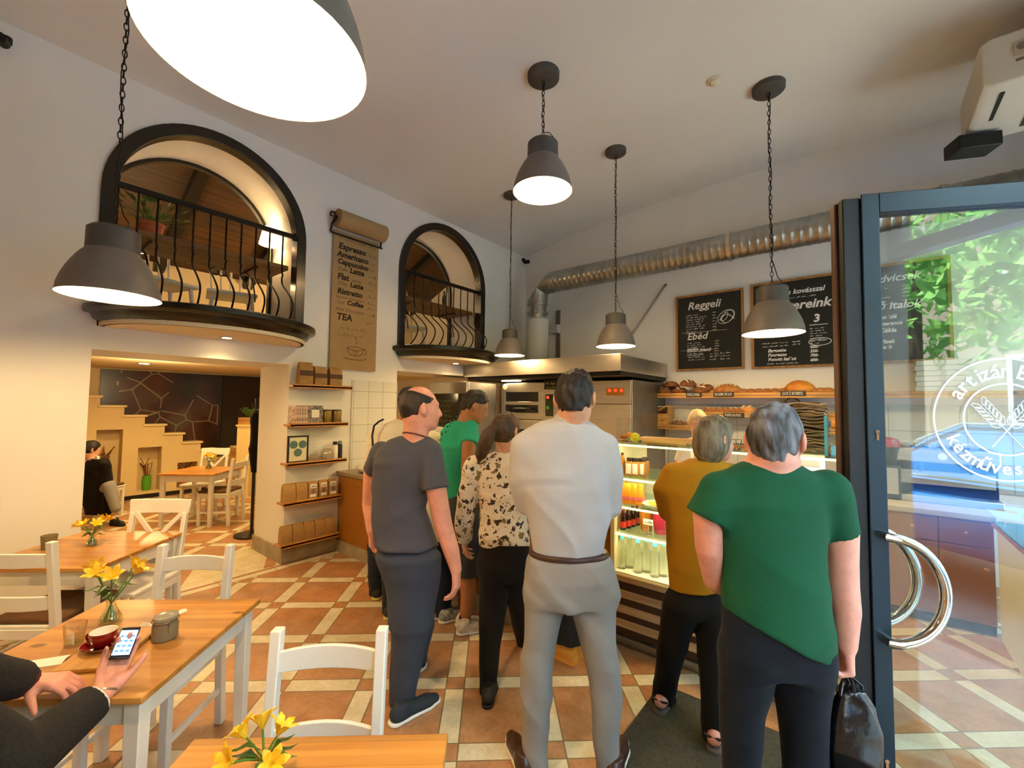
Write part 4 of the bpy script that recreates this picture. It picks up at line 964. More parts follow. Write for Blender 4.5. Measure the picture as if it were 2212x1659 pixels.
# balconies: bowed moulded ledge, soffit with a downlight, wrought railing
spot_e = mat('downlight_glow', '#ffe2b0', .5, emit='#ffd9a0', es=40)
def balcony(i, c, r, label):
    hw = r + .1; b = .8 if i == 0 else .72
    t = thing('balcony', label, 'balcony', (XL, c, SILL - .14), group=None)
    prof = [(-.10, -.02), (-.10, .0), (-.085, .02), (-.055, .035), (-.045, .055), (-.035, .075), (.0, .085), (.012, .1), (.012, .14), (-.03, .155), (-.12, .158), (-.12, -.02)]
    rings = []
    for k in range(41):
        a = PI*k/40; cy = -math.cos(a); sx = math.sin(a)
        nx, ny = sx/b, cy/hw; nl = math.hypot(nx, ny); nx /= nl; ny /= nl
        rings.append([(max(.0, b*sx + nx*p[0]), hw*cy + ny*p[0], p[1]) for p in prof])
    m = MB(); n = len(prof); m.loft(rings, caps=True)
    obj('ledge', m, blackm, t)
    top = [(0, -hw + .05)] + [(max(0, (b - .06)*math.sin(a)), -(hw - .06)*math.cos(a)) for a in np.linspace(0, PI, 33)] + [(0, hw - .05)]
    obj('floor_slab', MB().prism(top, lambda x, y: (x, y, .10), lambda x, y: (x, y, .14)), black, t, smooth=False)
    so = [(0, -hw + .08)] + [(max(0, (b - .09)*math.sin(a)), -(hw - .09)*math.cos(a)) for a in np.linspace(0, PI, 33)] + [(0, hw - .08)]
    obj('soffit', MB().prism(so, lambda x, y: (x, y, -.02), lambda x, y: (x, y, .08)), mat('soffit_cream', '#dfd0ae', .8), t, smooth=False)
    dl = obj('downlight', MB().lathe([(.0, 0), (.04, 0), (.055, -.004), (.055, .004), (0, .004)], 20, (.2, .05, -.024)), chrome, t)
    obj('lamp', MB().lathe([(.0, -.002), (.038, -.002), (.038, .0)], 16, (.2, .05, -.026)), spot_e, dl)
    zr = 3.50 - (SILL - .14)
    obj('rail', MB().bar((.02, -r + .06, zr), (.02, r - .06, zr), .035, .045).box(.0, .05, r - .1, r - .05, zr - .035, zr + .035), iron, t)
    nb = 11 if i == 0 else 10
    for k in range(nb):
        y = -r + .06 + (2*r - .26)*k/(nb - 1)
        xo = max(.05, min(.25, b*math.sqrt(max(0, 1 - (y/hw)**2)) - .12)); z0 = .15
        pts = [(.02, y, zr - .02), (.02, y, zr - .40), (.05, y, zr - .44), (.03, y, zr - .48), (.05, y, zr - .56), (.05 + xo*.6, y, zr - .68), (.05 + xo, y, zr - .80), (.05 + xo*.8, y, zr - .93), (.05 + xo*.25, y, z0)]
        P = [Vector(p) for p in pts]; sm = []
        for q in range(len(P) - 1):
            p0 = P[max(q-1, 0)]; p1 = P[q]; p2 = P[q+1]; p3 = P[min(q+2, len(P)-1)]
            for u in (0, .34, .67): sm.append(.5*((2*p1) + (p2 - p0)*u + (2*p0 - 5*p1 + 4*p2 - p3)*u*u + (3*p1 - p0 - 3*p2 + p3)*u**3))
        sm.append(P[-1]); obj('baluster', MB().tube(sm, .0085, 6), iron, t)
    if i == 0:
        q = MB()
        for s in (-1, 1): q.tube([(.06 + .0*a, s*(.02 + .05*math.sin(a)*(1 - a/9)) , zr - .52 - .05 + .045*math.cos(a)*(1 - a/9)) for a in np.linspace(0, 6, 16)], .006, 5)
        obj('scroll', q, iron, t)
    return t
balcony(0, ARCH[0][0], ARCH[0][1], 'black bowed balcony with iron railing in the wide arch over the passage')
balcony(1, ARCH[1][0], ARCH[1][1], 'black bowed balcony with iron railing in the arch near the oven')
# bar boards fixed in the arches
def bar_board(c, r, label):
    z = 3.22
    t = thing('bar_board', label, 'table', (XL - .15, c, z - .05))
    obj('board', MB().box(-.62, 0, -r + .06, r - .06, 0, .05), wood('oak_board', '#8a5a22', '#5f3a14', 1, 1, .5), t, bevel=.004)
    for y in (-.45, .45):
        obj('bracket', MB().tube([(-.55, y, -.01), (-.1, y, -.01)], .009, 6).tube([(-.55 + .42*math.sin(a), y, -.42 + .42*math.cos(a)*1.0) for a in np.linspace(.0, 1.5, 8)], .008, 6), iron, t)
    return t
bar_board(ARCH[0][0], ARCH[0][1], 'brown wooden bar board across the wide arch behind the railing')
bar_board(ARCH[1][0], ARCH[1][1], 'brown wooden bar board across the arch near the oven')
# staircase with niches
stw = mat('plaster_stairs', '#e0c892', .85, var=.03, vs=2)
st = thing('staircase', 'cream staircase with three niches along the back room wall', 'staircase', (-9.8, 2.0, 0))
edges = [(-.6, 1.95), (1.29, 1.62), (1.60, 1.455), (1.88, 1.29), (2.165, 1.122), (2.44, .948), (2.725, .79), (3.0, .62), (3.28, .45), (3.56, .28), (3.84, .12)]
niches = [(1.27, 1.60, .30, 1.21), (1.81, 2.14, .11, .885), (2.38, 2.69, .10, .57)]
m = MB()
ysn = sorted({e[0] for e in edges} | {q for n_ in niches for q in n_[:2]})
def stz(y):
    z = edges[0][1]
    for (a, zz), (b, z2) in zip(edges[:-1], edges[1:]):
        if a <= y < b: return z2 if False else zz
    return edges[-1][1]
hts = [(-.6, 1.29, 1.78)] + [(edges[i][0], edges[i+1][0], edges[i][1]) for i in range(1, len(edges) - 1)] + [(3.84, 4.1, .12)]
ysn = sorted({q for h_ in hts for q in h_[:2]} | {q for n_ in niches for q in n_[:2]})
for a, b in zip(ysn[:-1], ysn[1:]):
    ym = (a + b)/2; zt = [h_[2] for h_ in hts if h_[0] <= ym < h_[1]][0] - .035; nc = [n_ for n_ in niches if n_[0] < ym < n_[1]]
    if nc: segs = [(0, nc[0][2]), (nc[0][3], zt)]
    else: segs = [(0, zt)]
    for z0, z1 in segs:
        if z1 > z0: m.box(0, .06 - .06, a - 2, b - 2, z0, z1) if False else m.box(-.33, 0, a - 2, b - 2, z0, z1)
    if nc: m.box(-.33, -.28, a - 2, b - 2, nc[0][2], nc[0][3])
obj('stringer', m, stw, st, smooth=False)
for a, b, z in hts:
    obj('tread', MB().box(-.33, .03, a - 2 - .02, b - 2 + .03, z - .035, z), mat('stair_tread', '#ead79f', .5), st, bevel=.004)
struct('baseboard_backroom', MB().box(-9.8, -9.785, -.6, 4.1, 0, .07), black, smooth=False)
# mural wall behind the stairs
mu = bpy.data.materials.new('mural_dark'); mu.use_nodes = True
def _mural(m):
    nt = m.node_tree; N = nt.nodes.new; L = nt.links.new; b = nt.nodes['Principled BSDF']; b.inputs['Roughness'].default_value = .3
    g = N('ShaderNodeNewGeometry'); n = N('ShaderNodeTexNoise'); n.inputs['Scale'].default_value = 1.1; n.inputs['Detail'].default_value = 3; L(g.outputs['Position'], n.inputs['Vector'])
    r = N('ShaderNodeValToRGB'); e = r.color_ramp.elements; e[0].position = .42; e[0].color = (*lin('#17110a'), 1); e[1].position = .60; e[1].color = (*lin('#4d2013'), 1)
    k = e.new(.68); k.color = (*lin('#57492c'), 1); L(n.outputs['Fac'], r.inputs[0])
    v = N('ShaderNodeTexVoronoi'); v.feature = 'DISTANCE_TO_EDGE'; v.inputs['Scale'].default_value = 2.6; L(g.outputs['Position'], v.inputs['Vector'])
    t = N('ShaderNodeMath'); t.operation = 'LESS_THAN'; t.inputs[1].default_value = .022; L(v.outputs['Distance'], t.inputs[0])
    g2 = N('ShaderNodeMath'); g2.operation = 'GREATER_THAN'; g2.inputs[1].default_value = .5; L(n.outputs['Fac'], g2.inputs[0])
    mu_ = N('ShaderNodeMath'); mu_.operation = 'MULTIPLY'; L(t.outputs[0], mu_.inputs[0]); L(g2.outputs[0], mu_.inputs[1])
    x = N('ShaderNodeMix'); x.data_type = 'RGBA'; L(mu_.outputs[0], x.inputs['Factor']); L(r.outputs[0], x.inputs[6]); x.inputs[7].default_value = (*lin('#8d8468'), 1); L(x.outputs[2], b.inputs['Base Color'])
_mural(mu)
tag(obj('mural', MB().box(-10.19, -10.17, 1.33, 3.15, .4, 2.24), mu, smooth=False), 'dark abstract mural with red patches and pale lines above the stairs', 'mural')
tag(obj('wall_panel', MB().box(-10.19, -10.15, 3.16, 5.2, 0, 2.24), mat('panel_dark_brown', '#231508', .5, var=.2, vs=3), smooth=False), 'plain dark brown wall panel right of the mural', 'panel')
struct('trim_stair_wall', MB().box(-10.19, -10.16, -1, 1.31, 1.7, 2.24), warmw, smooth=False)
# ---------------------------------------------------------------- furniture and fittings
LIGHTS = []
def light(kind, p, power, col, size=.05, rot=None, spot=None, name='lamp_light', sy=None, blend=.3):
    l = bpy.data.lights.new(name, kind); l.energy = power; l.color = col
    if kind in ('POINT', 'SPOT'): l.shadow_soft_size = size
    if kind == 'AREA':
        l.size = size
        if sy: l.shape = 'RECTANGLE'; l.size_y = sy
    if spot: l.spot_size = math.radians(spot); l.spot_blend = blend
    o = bpy.data.objects.new(name, l); COL.objects.link(o); o.location = [float(q) for q in p]
    if rot: o.rotation_euler = rot
    LIGHTS.append(o); return o
WARM = (1.0, .66, .30)
# pendants
sh_out = mat('lamp_grey', '#766e66', .55, .2, var=.05); sh_cap = mat('lamp_grey_dark', '#4f4c47', .55, .2, var=.05); sh_in = mat('lamp_white_inside', '#f5efe2', .6)
bulb_m = mat('bulb_glow', '#ffe9c4', .4, emit='#ffd9a0', es=55)
def make_pendant(L_, label):     # local origin at the ceiling rose, hangs down L_ to the rim
    t = thing('pendant_lamp', label, 'lamp', (0, 0, 0), group='grey bell pendant lamps')
    obj('ceiling_rose', MB().lathe([(0, -.055), (.115, -.055), (.128, -.045), (.13, 0), (0, 0)], 28), sh_cap, t)
    z1 = -L_ + .405
    m = MB(); n = int((L_ - .46)/.042)
    for k in range(n):
        zc = -.055 - (k + .5)*((-.055 - z1)/n); a = (k % 2)*PI/2; hl = ((-.055 - z1)/n)*.62
        m.tube([(.011*math.cos(q)*math.cos(a), .011*math.cos(q)*math.sin(a), zc + hl*math.sin(q)) for q in np.linspace(0, 2*PI, 11)[:-1]], .0032, 5, closed=True)
    obj('chain', m, iron, t)
    obj('cable', MB().tube([(.012*math.sin(k*1.3), .012*math.cos(k*1.3), -.055 - (-.055 - z1)*k/14) for k in range(13)] + [(.04, .03, z1 + .08), (.075, .05, z1 + .03), (.07, .045, z1 - .01)], .0035, 6), d_black, t)
    z0 = -L_
    obj('cap', MB().lathe([(0, z0 + .405), (.104, z0 + .402), (.122, z0 + .385), (.124, z0 + .25)], 40, caps=False), sh_cap, t)
    m = MB(); m.lathe([(.125, z0 + .262), (.129, z0 + .252), (.141, z0 + .24), (.158, z0 + .215), (.179, z0 + .1775), (.199, z0 + .135), (.216, z0 + .0925), (.229, z0 + .045), (.234, z0 + .0), (.235, z0 - .004)], 56, caps=False)
    m.mi = 1; m.lathe([(.235, z0 - .004), (.229, z0), (.223, z0 + .045), (.21, z0 + .09), (.192, z0 + .132), (.172, z0 + .172), (.15, z0 + .21), (.12, z0 + .245), (.1, z0 + .27), (.02, z0 + .28), (0, z0 + .28)], 56, caps=False)
    obj('shade', m, [sh_out, sh_in], t)
    b = obj('bulb', MB().ell((0, 0, z0 + .13), (.045, .045, .06), 16, 10).lathe([(.018, z0 + .18), (.018, z0 + .28)], 12), bulb_m, t)
    return t
def pendant(rose=None, rim=None, sc=1.0, label='', xy=None, zr=None, power=55):
    if rose is not None:
        p = on(*rose, 2, 4.7)
        for _ in range(4): p = on(*rose, 2, ctop(p[0]))
        x, y = p[0], p[1]; d = CAMR[2] @ (p - EYE)
        zr = 1.7 + (dep(rim[0], rim[1], d)[2] - 1.7)
        for _ in range(3):
            dd = CAMR[2] @ (V(x, y, zr) - EYE); zr = dep(rim[0], rim[1], dd)[2]
    else: x, y = xy
    c = ctop(x) + .004
    t = make_pendant((c - zr)/sc, label); t.location = (x, y, c); t.scale = (sc,)*3
    light('POINT', (x, y, zr + .07*sc), power*1.7, WARM, .06, name='pendant_light')
    return t
pendant((1174, 160), (1173, 413), 1.14, 'pendant lamp hung short on its chain, above the bald man and the teal shirt', power=60)
pendant((1105, 420), (1109, 768), .87, 'pendant lamp hanging farthest back, beside the white duct box')
pendant((1330, 325), (1329, 748), .95, 'pendant lamp in front of the extractor hood end and wall rod')
pendant((1660, 187), (1675, 720), 1.1, 'pendant lamp covering part of the second chalkboard')
pendant(xy=(-3.42, .47), zr=2.31, sc=1.0, label='pendant lamp over the rear table, overlapping the wide arch balcony')
pendant(xy=(-1.075, .38), zr=2.51, sc=1.0, label='huge looking pendant lamp overhead near the camera, seen from below', power=45)
for k, xy_ in enumerate(((-3.3, -1.5), (-1.2, -2.0))): pendant(xy=xy_, zr=2.35, sc=1.0, label=['pendant lamp behind the camera over the left tables', 'pendant lamp behind the camera near the rear wall'][k], power=28)  # two unseen pendants added as warm fill light
# ---- tables and chairs
def make_table(label, z=.72, w=.735):
    t = thing('cafe_table', label, 'table', (0, 0, 0), GA, 'square pine cafe tables')
    h = w/2
    obj('table_top', MB().box(-h, h, -h, h, z - .024, z), pine, t, bevel=.004)
    for sx in (-1, 1):
        for sy in (-1, 1):
            x, y = sx*(h - .05), sy*(h - .05); a, b = .027, .02
            obj('leg', MB().hexa([(x - b, y - b, 0), (x + b, y - b, 0), (x + b, y + b, 0), (x - b, y + b, 0)], [(x - a, y - a, z - .024), (x + a, y - a, z - .024), (x + a, y + a, z - .024), (x - a, y + a, z - .024)]), white_p, t, bevel=.003)
    q = h - .05
    for s in (-1, 1):
        obj('apron', MB().box(-q + .027, q - .027, s*q - .011, s*q + .011, z - .115, z - .024), white_p, t, bevel=.002)
        obj('apron', MB().box(s*q - .011, s*q + .011, -q + .027, q - .027, z - .115, z - .024), white_p, t, bevel=.002)
        obj('stretcher', MB().box(s*q - .011, s*q + .011, -q + .022, q - .022, .13, .155), white_p, t, bevel=.002)
    return t
ex = V(math.cos(GA), math.sin(GA), 0); ey = V(-math.sin(GA), math.cos(GA), 0)
def tcentre(R): return np.array(R) - ex*.3675 - ey*.3675     # from the right-hand far corner
T1R = fl(565, 1288, .72); T1 = T1R - ex*.3675 - ey*.3675
T1 = (fl(565, 1288, .72) + fl(227, 1300, .72))/2 - ey*.3675
T2 = (fl(398, 1148, .72) + fl(180, 1148, .72))/2 - ey*.3675
T3 = fl(968, 1583, .72) - ex*.3675 - ey*.3675
tb = make_table('pine table with the red coffee cup and phone user'); tb.location = (T1[0], T1[1], 0)
q = dup(tb, (T2[0], T2[1], 0), label='pine table by the left wall with a small vase, behind the cup table')
q = dup(tb, (T3[0], T3[1], 0), label='pine table at the bottom edge of the view')
cushion = mat('cushion_brown', '#5d3f22', .9, var=.15, vs=8, bump=.3, bs=60)
def make_ladder_chair(label, pad=True):
    # faces +y; back at -y
    t = thing('dining_chair', label, 'chair', (0, 0, 0), 0, 'white ladder-back chairs')
    for s in (-1, 1):
        x = s*.178
        obj('back_post', MB().loft([[(x - .018, y - .02, z), (x + .018, y - .02, z), (x + .018, y + .02, z), (x - .018, y + .02, z)] for y, z in ((-.21, 0), (-.19, .42), (-.195, .5), (-.24, .92))]), white_p, t, bevel=.004)
        obj('front_leg', MB().box(x - .018, x + .018, .17, .206, 0, .43), white_p, t, bevel=.003)
    for z in (.815, .575):
        y0 = -.195 - (z - .5)*.107
        m = MB(); n = 9
        rings = []
        for k in range(n):
            u = -1 + 2*k/(n - 1); x = u*.165; y = y0 - .028*(1 - u*u); up = .008*(1 - u*u)
            rings.append([(x, y - .008, z - .035), (x, y + .008, z - .035), (x, y + .008, z + .035 + up), (x, y - .008, z + .035 + up)])
        obj('slat', m.loft(rings), white_p, t, bevel=.003)
    obj('seat', MB().box(-.2, .2, -.19, .22, .425, .445), white_p, t, bevel=.006)
    if pad: obj('cushion', MB().box(-.19, .19, -.18, .21, .445, .48), cushion, t, bevel=.015, seg=3)
    for s in (-1, 1):
        obj('side_rail', MB().box(s*.178 - .01, s*.178 + .01, -.17, .175, .375, .425), white_p, t)
        obj('stretcher', MB().box(s*.178 - .009, s*.178 + .009, -.18, .175, .17, .195), white_p, t)
    obj('front_rail', MB().box(-.16, .16, .178, .198, .375, .425), white_p, t); obj('back_rail', MB().box(-.16, .16, -.2, -.18, .375, .425), white_p, t)
    return t
def chair_at(c, a, b, face, label):
    # a, b: the floor positions of the two posts' tops
    mid = (np.array(a) + np.array(b))/2; rz = math.atan2(face[1], face[0]) - PI/2
    f = np.array(face)/np.linalg.norm(face)
    p = mid + f*.24
    return dup(c, (p[0], p[1], 0), rz, label) if c.get('used') else (setattr(c, 'location', (p[0], p[1], 0)), setattr(c, 'rotation_euler', (0, 0, rz)), c.__setitem__('label', label), c.__setitem__('used', 1), c)[-1]
fc = -ey
ch = make_ladder_chair('x')
chA = chair_at(ch, fl(600, 1362, .92), fl(825, 1352, .92), fc, 'white ladder-back chair nearest the camera, behind the bottom table')
chB = chair_at(ch, fl(350, 1178, .92), fl(500, 1174, .92), fc, 'white ladder-back chair between the cup table and the rear table')
pc = fl(112, 1170, .92); chC = chair_at(ch, pc, pc - ex*.356, ey, 'white ladder-back chair with brown cushion cut by the left edge')
del ch['used']
gc = dup(ch, (-1.45*.777 - .9*.629, -1.45*.629 + .9*.777, 0), math.atan2(FWD[1], FWD[0]) - PI/2, 'white ladder-back chair under the seated phone user')
def make_cross_chair(label):
    t = thing('dining_chair', label, 'chair', (0, 0, 0), 0, 'white cross-back chairs')
    for s in (-1, 1):
        x = s*.19
        obj('back_post', MB().loft([[(x - .016, y - .018, z), (x + .016, y - .018, z), (x + .016, y + .018, z), (x - .016, y + .018, z)] for y, z in ((-.22, 0), (-.19, .44), (-.25, .86))]), white_p, t, bevel=.004)
        obj('front_leg', MB().box(x - .017, x + .017, .18, .215, 0, .43), white_p, t, bevel=.003)
        obj('cross_bar', MB().bar((s*.17, -.248, .86), (-s*.12, -.203, .53), .03, .016, (0, 1, 0)), white_p, t)
    rings = []
    for k in range(9):
        u = -1 + 2*k/8; y = -.252 - .022*(1 - u*u); w = .22 - .004*abs(u)
        rings.append([(u*w, y - .01, .85), (u*w, y + .01, .85), (u*(w + .006), y + .01 - .008, .955), (u*(w + .006), y - .01 - .008, .955)])
    obj('top_rail', MB().loft(rings), white_p, t, bevel=.006)
    obj('lower_rail', MB().box(-.18, .18, -.215, -.195, .5, .54), white_p, t)
    obj('seat', MB().box(-.215, .215, -.2, .23, .43, .46), white_p, t, bevel=.008)
    for s in (-1, 1): obj('side_rail', MB().box(s*.19 - .01, s*.19 + .01, -.18, .185, .37, .43), white_p, t)
    return t
def put(c, a, b, face):
    mid = (np.array(a) + np.array(b))/2; f = np.array(face)/np.linalg.norm(face); p = mid + f*.25
    c.location = (p[0], p[1], 0); c.rotation_euler = (0, 0, math.atan2(face[1], face[0]) - PI/2); return c
cx = put(make_cross_chair('white cross-back chair behind the rear table in the passage'), fl(294, 1080, .955), fl(398, 1078, .955), fc)
# back room table and chairs
P0 = fl(452, 1139); bt = dup(tb, None, label='pine table with yellow flowers in the back room, by the passage edge')
BT = V(P0[0], P0[1], 0) - ex*.3175 + ey*.3175; bt.location = (BT[0], BT[1], 0)
bx = dup(cx, (BT + ey*.5 - ex*.3)*V(1, 1, 0), math.atan2(-ey[1], -ey[0]) - PI/2, 'white cross-back chair on the far side of the back room table')
P1 = fl(493, 1137); f2 = ey*.9 - ex*.25
bl = dup(chC, None, label='white ladder-back chair with brown cushion at the back room table'); c2 = V(P1[0], P1[1], 0) + ey*.178 - ex*.21
bl.location = (c2[0], c2[1], 0); bl.rotation_euler = (0, 0, math.atan2(-ex[1], -ex[0]) - PI/2)
# chair and jacket of the back room guest
gp = dep(206, 1110, 6.24)
gchair = dup(chC, (gp[0], gp[1] + .02, 0), math.atan2(FWD[1], FWD[0]) - PI/2, 'white chair carrying the black jacket in the back room')
jk = stack(prow([(993, 186, 222, .4, -.22), (1005, 181, 231, .42, -.22), (1040, 178, 234, .42, -.22), (1090, 179, 234, .42, -.22), (1113, 184, 231, .4, -.22)], 6.24)).u(tube([dep(228, 1003, 6.0), dep(234, 1050, 6.0), dep(232, 1105, 6.0)], [.05, .06, .05]), .04)
o = sobj('jacket', jk.disp(folds(5, .02, 9)), .014, cloth('jacket_black', '#15110f'), None, gp*V(1, 1, 0)); tag(o, 'black jacket draped over the chair back of the back room guest', 'jacket')
# dark coat on a stand at the passage edge
cp = dep(551, 960, 5.6)
rk = thing('coat_stand', 'dark coat stand at the edge of the passage in the back room', 'coat stand', (cp[0], cp[1], 0))
obj('pole', MB().tube([(0, 0, .02), (0, 0, 1.75)], .02, 10), black, rk); obj('base', MB().lathe([(0, 0), (.2, 0), (.2, .02), (.03, .04)], 20), black, rk)
obj('hook', MB().tube([(-.12, 0, 1.68), (-.1, 0, 1.6), (0, 0, 1.6), (.1, 0, 1.6), (.12, 0, 1.68)], .01, 6), black, rk)
cf = stack(prow([(888, 546, 556, .8), (900, 541, 561, .8), (925, 540, 563, .8), (990, 538, 563, .8), (1022, 542, 562, .8)], 5.6))
o = sobj('coat', cf.disp(folds(6, .02, 7)), .014, cloth('coat_black', '#0f0c09'), None, V(cp[0], cp[1], cf.lo[2])); tag(o, 'long black coat hanging at the right edge of the passage', 'coat')
wp = dep(534, 960, 8.0); a = dep(521, 960, 8.0); 
pd = thing('pedestal', 'cream pedestal in the back room behind the coat', 'pedestal', (wp[0], wp[1], 0), YAW)
zt = dep(530, 917, 8.0)[2]
obj('body', MB().box(-.12, .12, -.12, .12, 0, zt - .03), mat('cream_paint', '#e2c98c', .6), pd); obj('top', MB().box(-.14, .14, -.14, .14, zt - .03, zt), mat('cream_paint', '#e2c98c', .6), pd)
pl = thing('planter_box', 'wooden planter box with a green plant on the cream pedestal', 'planter', (wp[0], wp[1], zt), YAW)
obj('box', MB().box(-.13, .13, -.09, .09, 0, .13), pineX, pl)
m = MB()
for k in range(26):
    a = random.uniform(0, 6.28); r = random.uniform(.02, .16); h = random.uniform(.08, .2)
    m.hexa([(0, 0, .12), (.01, 0, .12), (.01, .004, .12), (0, .004, .12)], [(r*math.cos(a), r*math.sin(a), .12 + h), (r*math.cos(a) + .03, r*math.sin(a), .12 + h), (r*math.cos(a) + .03, r*math.sin(a) + .01, .12 + h), (r*math.cos(a), r*math.sin(a) + .01, .12 + h)])
leaf_g = mat('leaf_green', '#3f5d1c', .5, var=.35, vs=10)
obj('foliage', m, leaf_g, pl, smooth=False)
sb = dep(512, 978, 8.2); q = thing('side_cabinet', 'small wooden cabinet with papers left of the cream pedestal', 'cabinet', (sb[0], sb[1], 0), YAW)
zt = dep(512, 966, 8.2)[2]; obj('body', MB().box(-.13, .13, -.12, .12, 0, zt), pineX, q); obj('drawer', MB().box(-.11, .11, -.13, -.12, zt - .16, zt - .03), pineX, q)
mobj('paper_stack', MB().box(sb[0] - .09, sb[0] + .09, sb[1] - .09, sb[1] + .09, zt, zt + .03), mat('paper_cream', '#e6d9b0', .8), 'stack of papers on the small wooden cabinet', 'papers')
# things in the stair niches
def niche_vase(y, z, r, h, m_, label):
    t = thing('vase', label, 'vase', (-9.97, y, z))
    obj('pot', MB().lathe([(r*.8, 0), (r, h*.5), (r*.85, h), (r*.7, h), (r*.8, h*.4), (0, .02)], 18), m_, t)
    q = MB()
    for k in range(9): q.tube([(0, 0, h*.5), (random.uniform(-.05, .05), random.uniform(-.06, .06), h + .15), (random.uniform(-.1, .1), random.uniform(-.13, .13), h + random.uniform(.2, .34))], .006, 5)
    obj('dried_stems', q, mat('stems_dry', '#7a4a1d', .8), t); return t
niche_vase(1.43, .30, .09, .3, mat('terracotta_pot', '#a55a2e', .7), 'brown vase of dried stems in the tall stair niche')
niche_vase(1.98, .11, .07, .26, mat('vase_green', '#5aa02a', .3), 'green vase in the middle stair niche')
niche_vase(2.53, .10, .08, .16, mat('pot_orange', '#b0602a', .6), 'orange pot of dried stems in the small stair niche')
# ---- wall shelves with goods on the pillar
SHX0, SHX1 = XL, XL + .17
kraft = mat('kraft_paper', '#a07a44', .8, var=.1, vs=20, bump=.15, bs=40); kraftD = mat('kraft_label', '#4d3524', .7); paperw = mat('label_white', '#e6dfcf', .7); ink = mat('ink_dark', '#2b2420', .7)
SHZ = [1.90, 1.485, 1.075, .67, .245]; SHY = [(2.08, 2.76), (2.07, 2.72), (2.05, 2.715), (2.03, 2.66), (2.02, 2.65)]; WORD = ['topmost', 'second', 'third', 'fourth', 'lowest']
for i, z in enumerate(SHZ):
    y0, y1 = SHY[i]
    s = thing('wall_shelf', f'pine wall shelf on the pillar, {WORD[i]} of five', 'shelf', (XL, (y0 + y1)/2, z - .035), group='pine wall shelves on the pillar')
    hw = (y1 - y0)/2
    obj('board', MB().box(0, .17, -hw, hw, 0, .02), pineS, s, bevel=.002)
    obj('front_rail', MB().box(.15, .17, -hw, hw, -.012, .035), pineS, s, bevel=.003)
def bag(label, w, d, h, style, group):
    t = thing('paper_bag', label, 'bag', group=group)
    m = MB(); m.loft([[(-d/2, -w/2, 0), (d/2, -w/2, 0), (d/2, w/2, 0), (-d/2, w/2, 0)], [(-d*.52, -w*.5, h*.45), (d*.52, -w*.5, h*.45), (d*.52, w*.5, h*.45), (-d*.52, w*.5, h*.45)],
        [(-d*.42, -w*.49, h*.85), (d*.42, -w*.49, h*.85), (d*.42, w*.49, h*.85), (-d*.42, w*.49, h*.85)], [(-d*.1, -w*.48, h), (d*.14, -w*.48, h), (d*.14, w*.48, h), (-d*.1, w*.48, h)]])
    obj('body', m, kraft, t, bevel=.004)
    obj('folded_top', MB().box(-d*.12, d*.2, -w*.48, w*.48, h - .028, h + .004), kraft, t, bevel=.003)
    if style == 'label':
        l = obj('label', MB().hexa([(d*.525, -w*.33, h*.12), (d*.53, -w*.33, h*.12), (d*.53, w*.33, h*.12), (d*.525, w*.33, h*.12)], [(d*.43, -w*.33, h*.86), (d*.45, -w*.33, h*.86), (d*.45, w*.33, h*.86), (d*.43, w*.33, h*.86)]), paperw, t)
        q = MB()
        for a, b, c, e in ((-.24, .24, .70, .76), (-.17, .17, .3, .56)): q.box(d*.53, d*.537, w*a, w*b, h*c, h*e)
        obj('print', q, mat('print_grey', '#6b6470', .8), l)
    if style == 'band':
        q = MB().hexa([(d*.53, -w*.5, h*.42), (d*.535, -w*.5, h*.42), (d*.535, w*.5, h*.42), (d*.53, w*.5, h*.42)], [(d*.48, -w*.5, h*.66), (d*.485, -w*.5, h*.66), (d*.485, w*.5, h*.66), (d*.48, w*.5, h*.66)])
        obj('band', q, kraftD, t)
    return t
xb = XL + .085
def row_of(proto, ys, z, labels, rz=0.0):
    for i, (y, l) in enumerate(zip(ys, labels)):
        o = proto if i == 0 else dup(proto)
        o.location = (xb, y, z); o['label'] = l; o.rotation_euler = (0, 0, rz + (.04 if i % 2 else -.05))
ordn = ['first from the left', 'second from the left', 'middle one', 'fourth from the left', 'last on the right']
row_of(bag('x', .115, .08, .185, '', 'plain bags on the lowest shelf'), [2.095 + .118*k for k in range(5)], SHZ[4] - .015, [f'plain brown paper bag on the lowest pillar shelf, {w}' for w in ordn])
row_of(bag('x', .125, .08, .19, '', 'plain bags on the fourth shelf'), [2.11, 2.235], SHZ[3] - .015, ['plain brown paper bag at the left end of the fourth pillar shelf', 'plain brown paper bag beside the white-labelled bags'])
row_of(bag('x', .1, .075, .185, 'label', 'labelled bags on the fourth shelf'), [2.36, 2.475, 2.59], SHZ[3] - .015, ['brown bag with white label, leftmost of the three on the fourth shelf', 'brown bag with white label, centre of the three on the fourth shelf', 'brown bag with white label, rightmost of the three on the fourth shelf'])
row_of(bag('x', .145, .09, .25, 'band', 'banded bags on the top shelf'), [2.24, 2.40, 2.58], SHZ[0] - .015, ['tallest banded paper bag on the topmost pillar shelf', 'banded paper bag tucked beside the tallest one', 'banded paper bag overlapping the hanging coffee menu'])
for o_ in [o_ for o_ in COL.objects if o_.get('group') == 'banded bags on the top shelf'][1:]: o_.scale = (1, 1, .86)
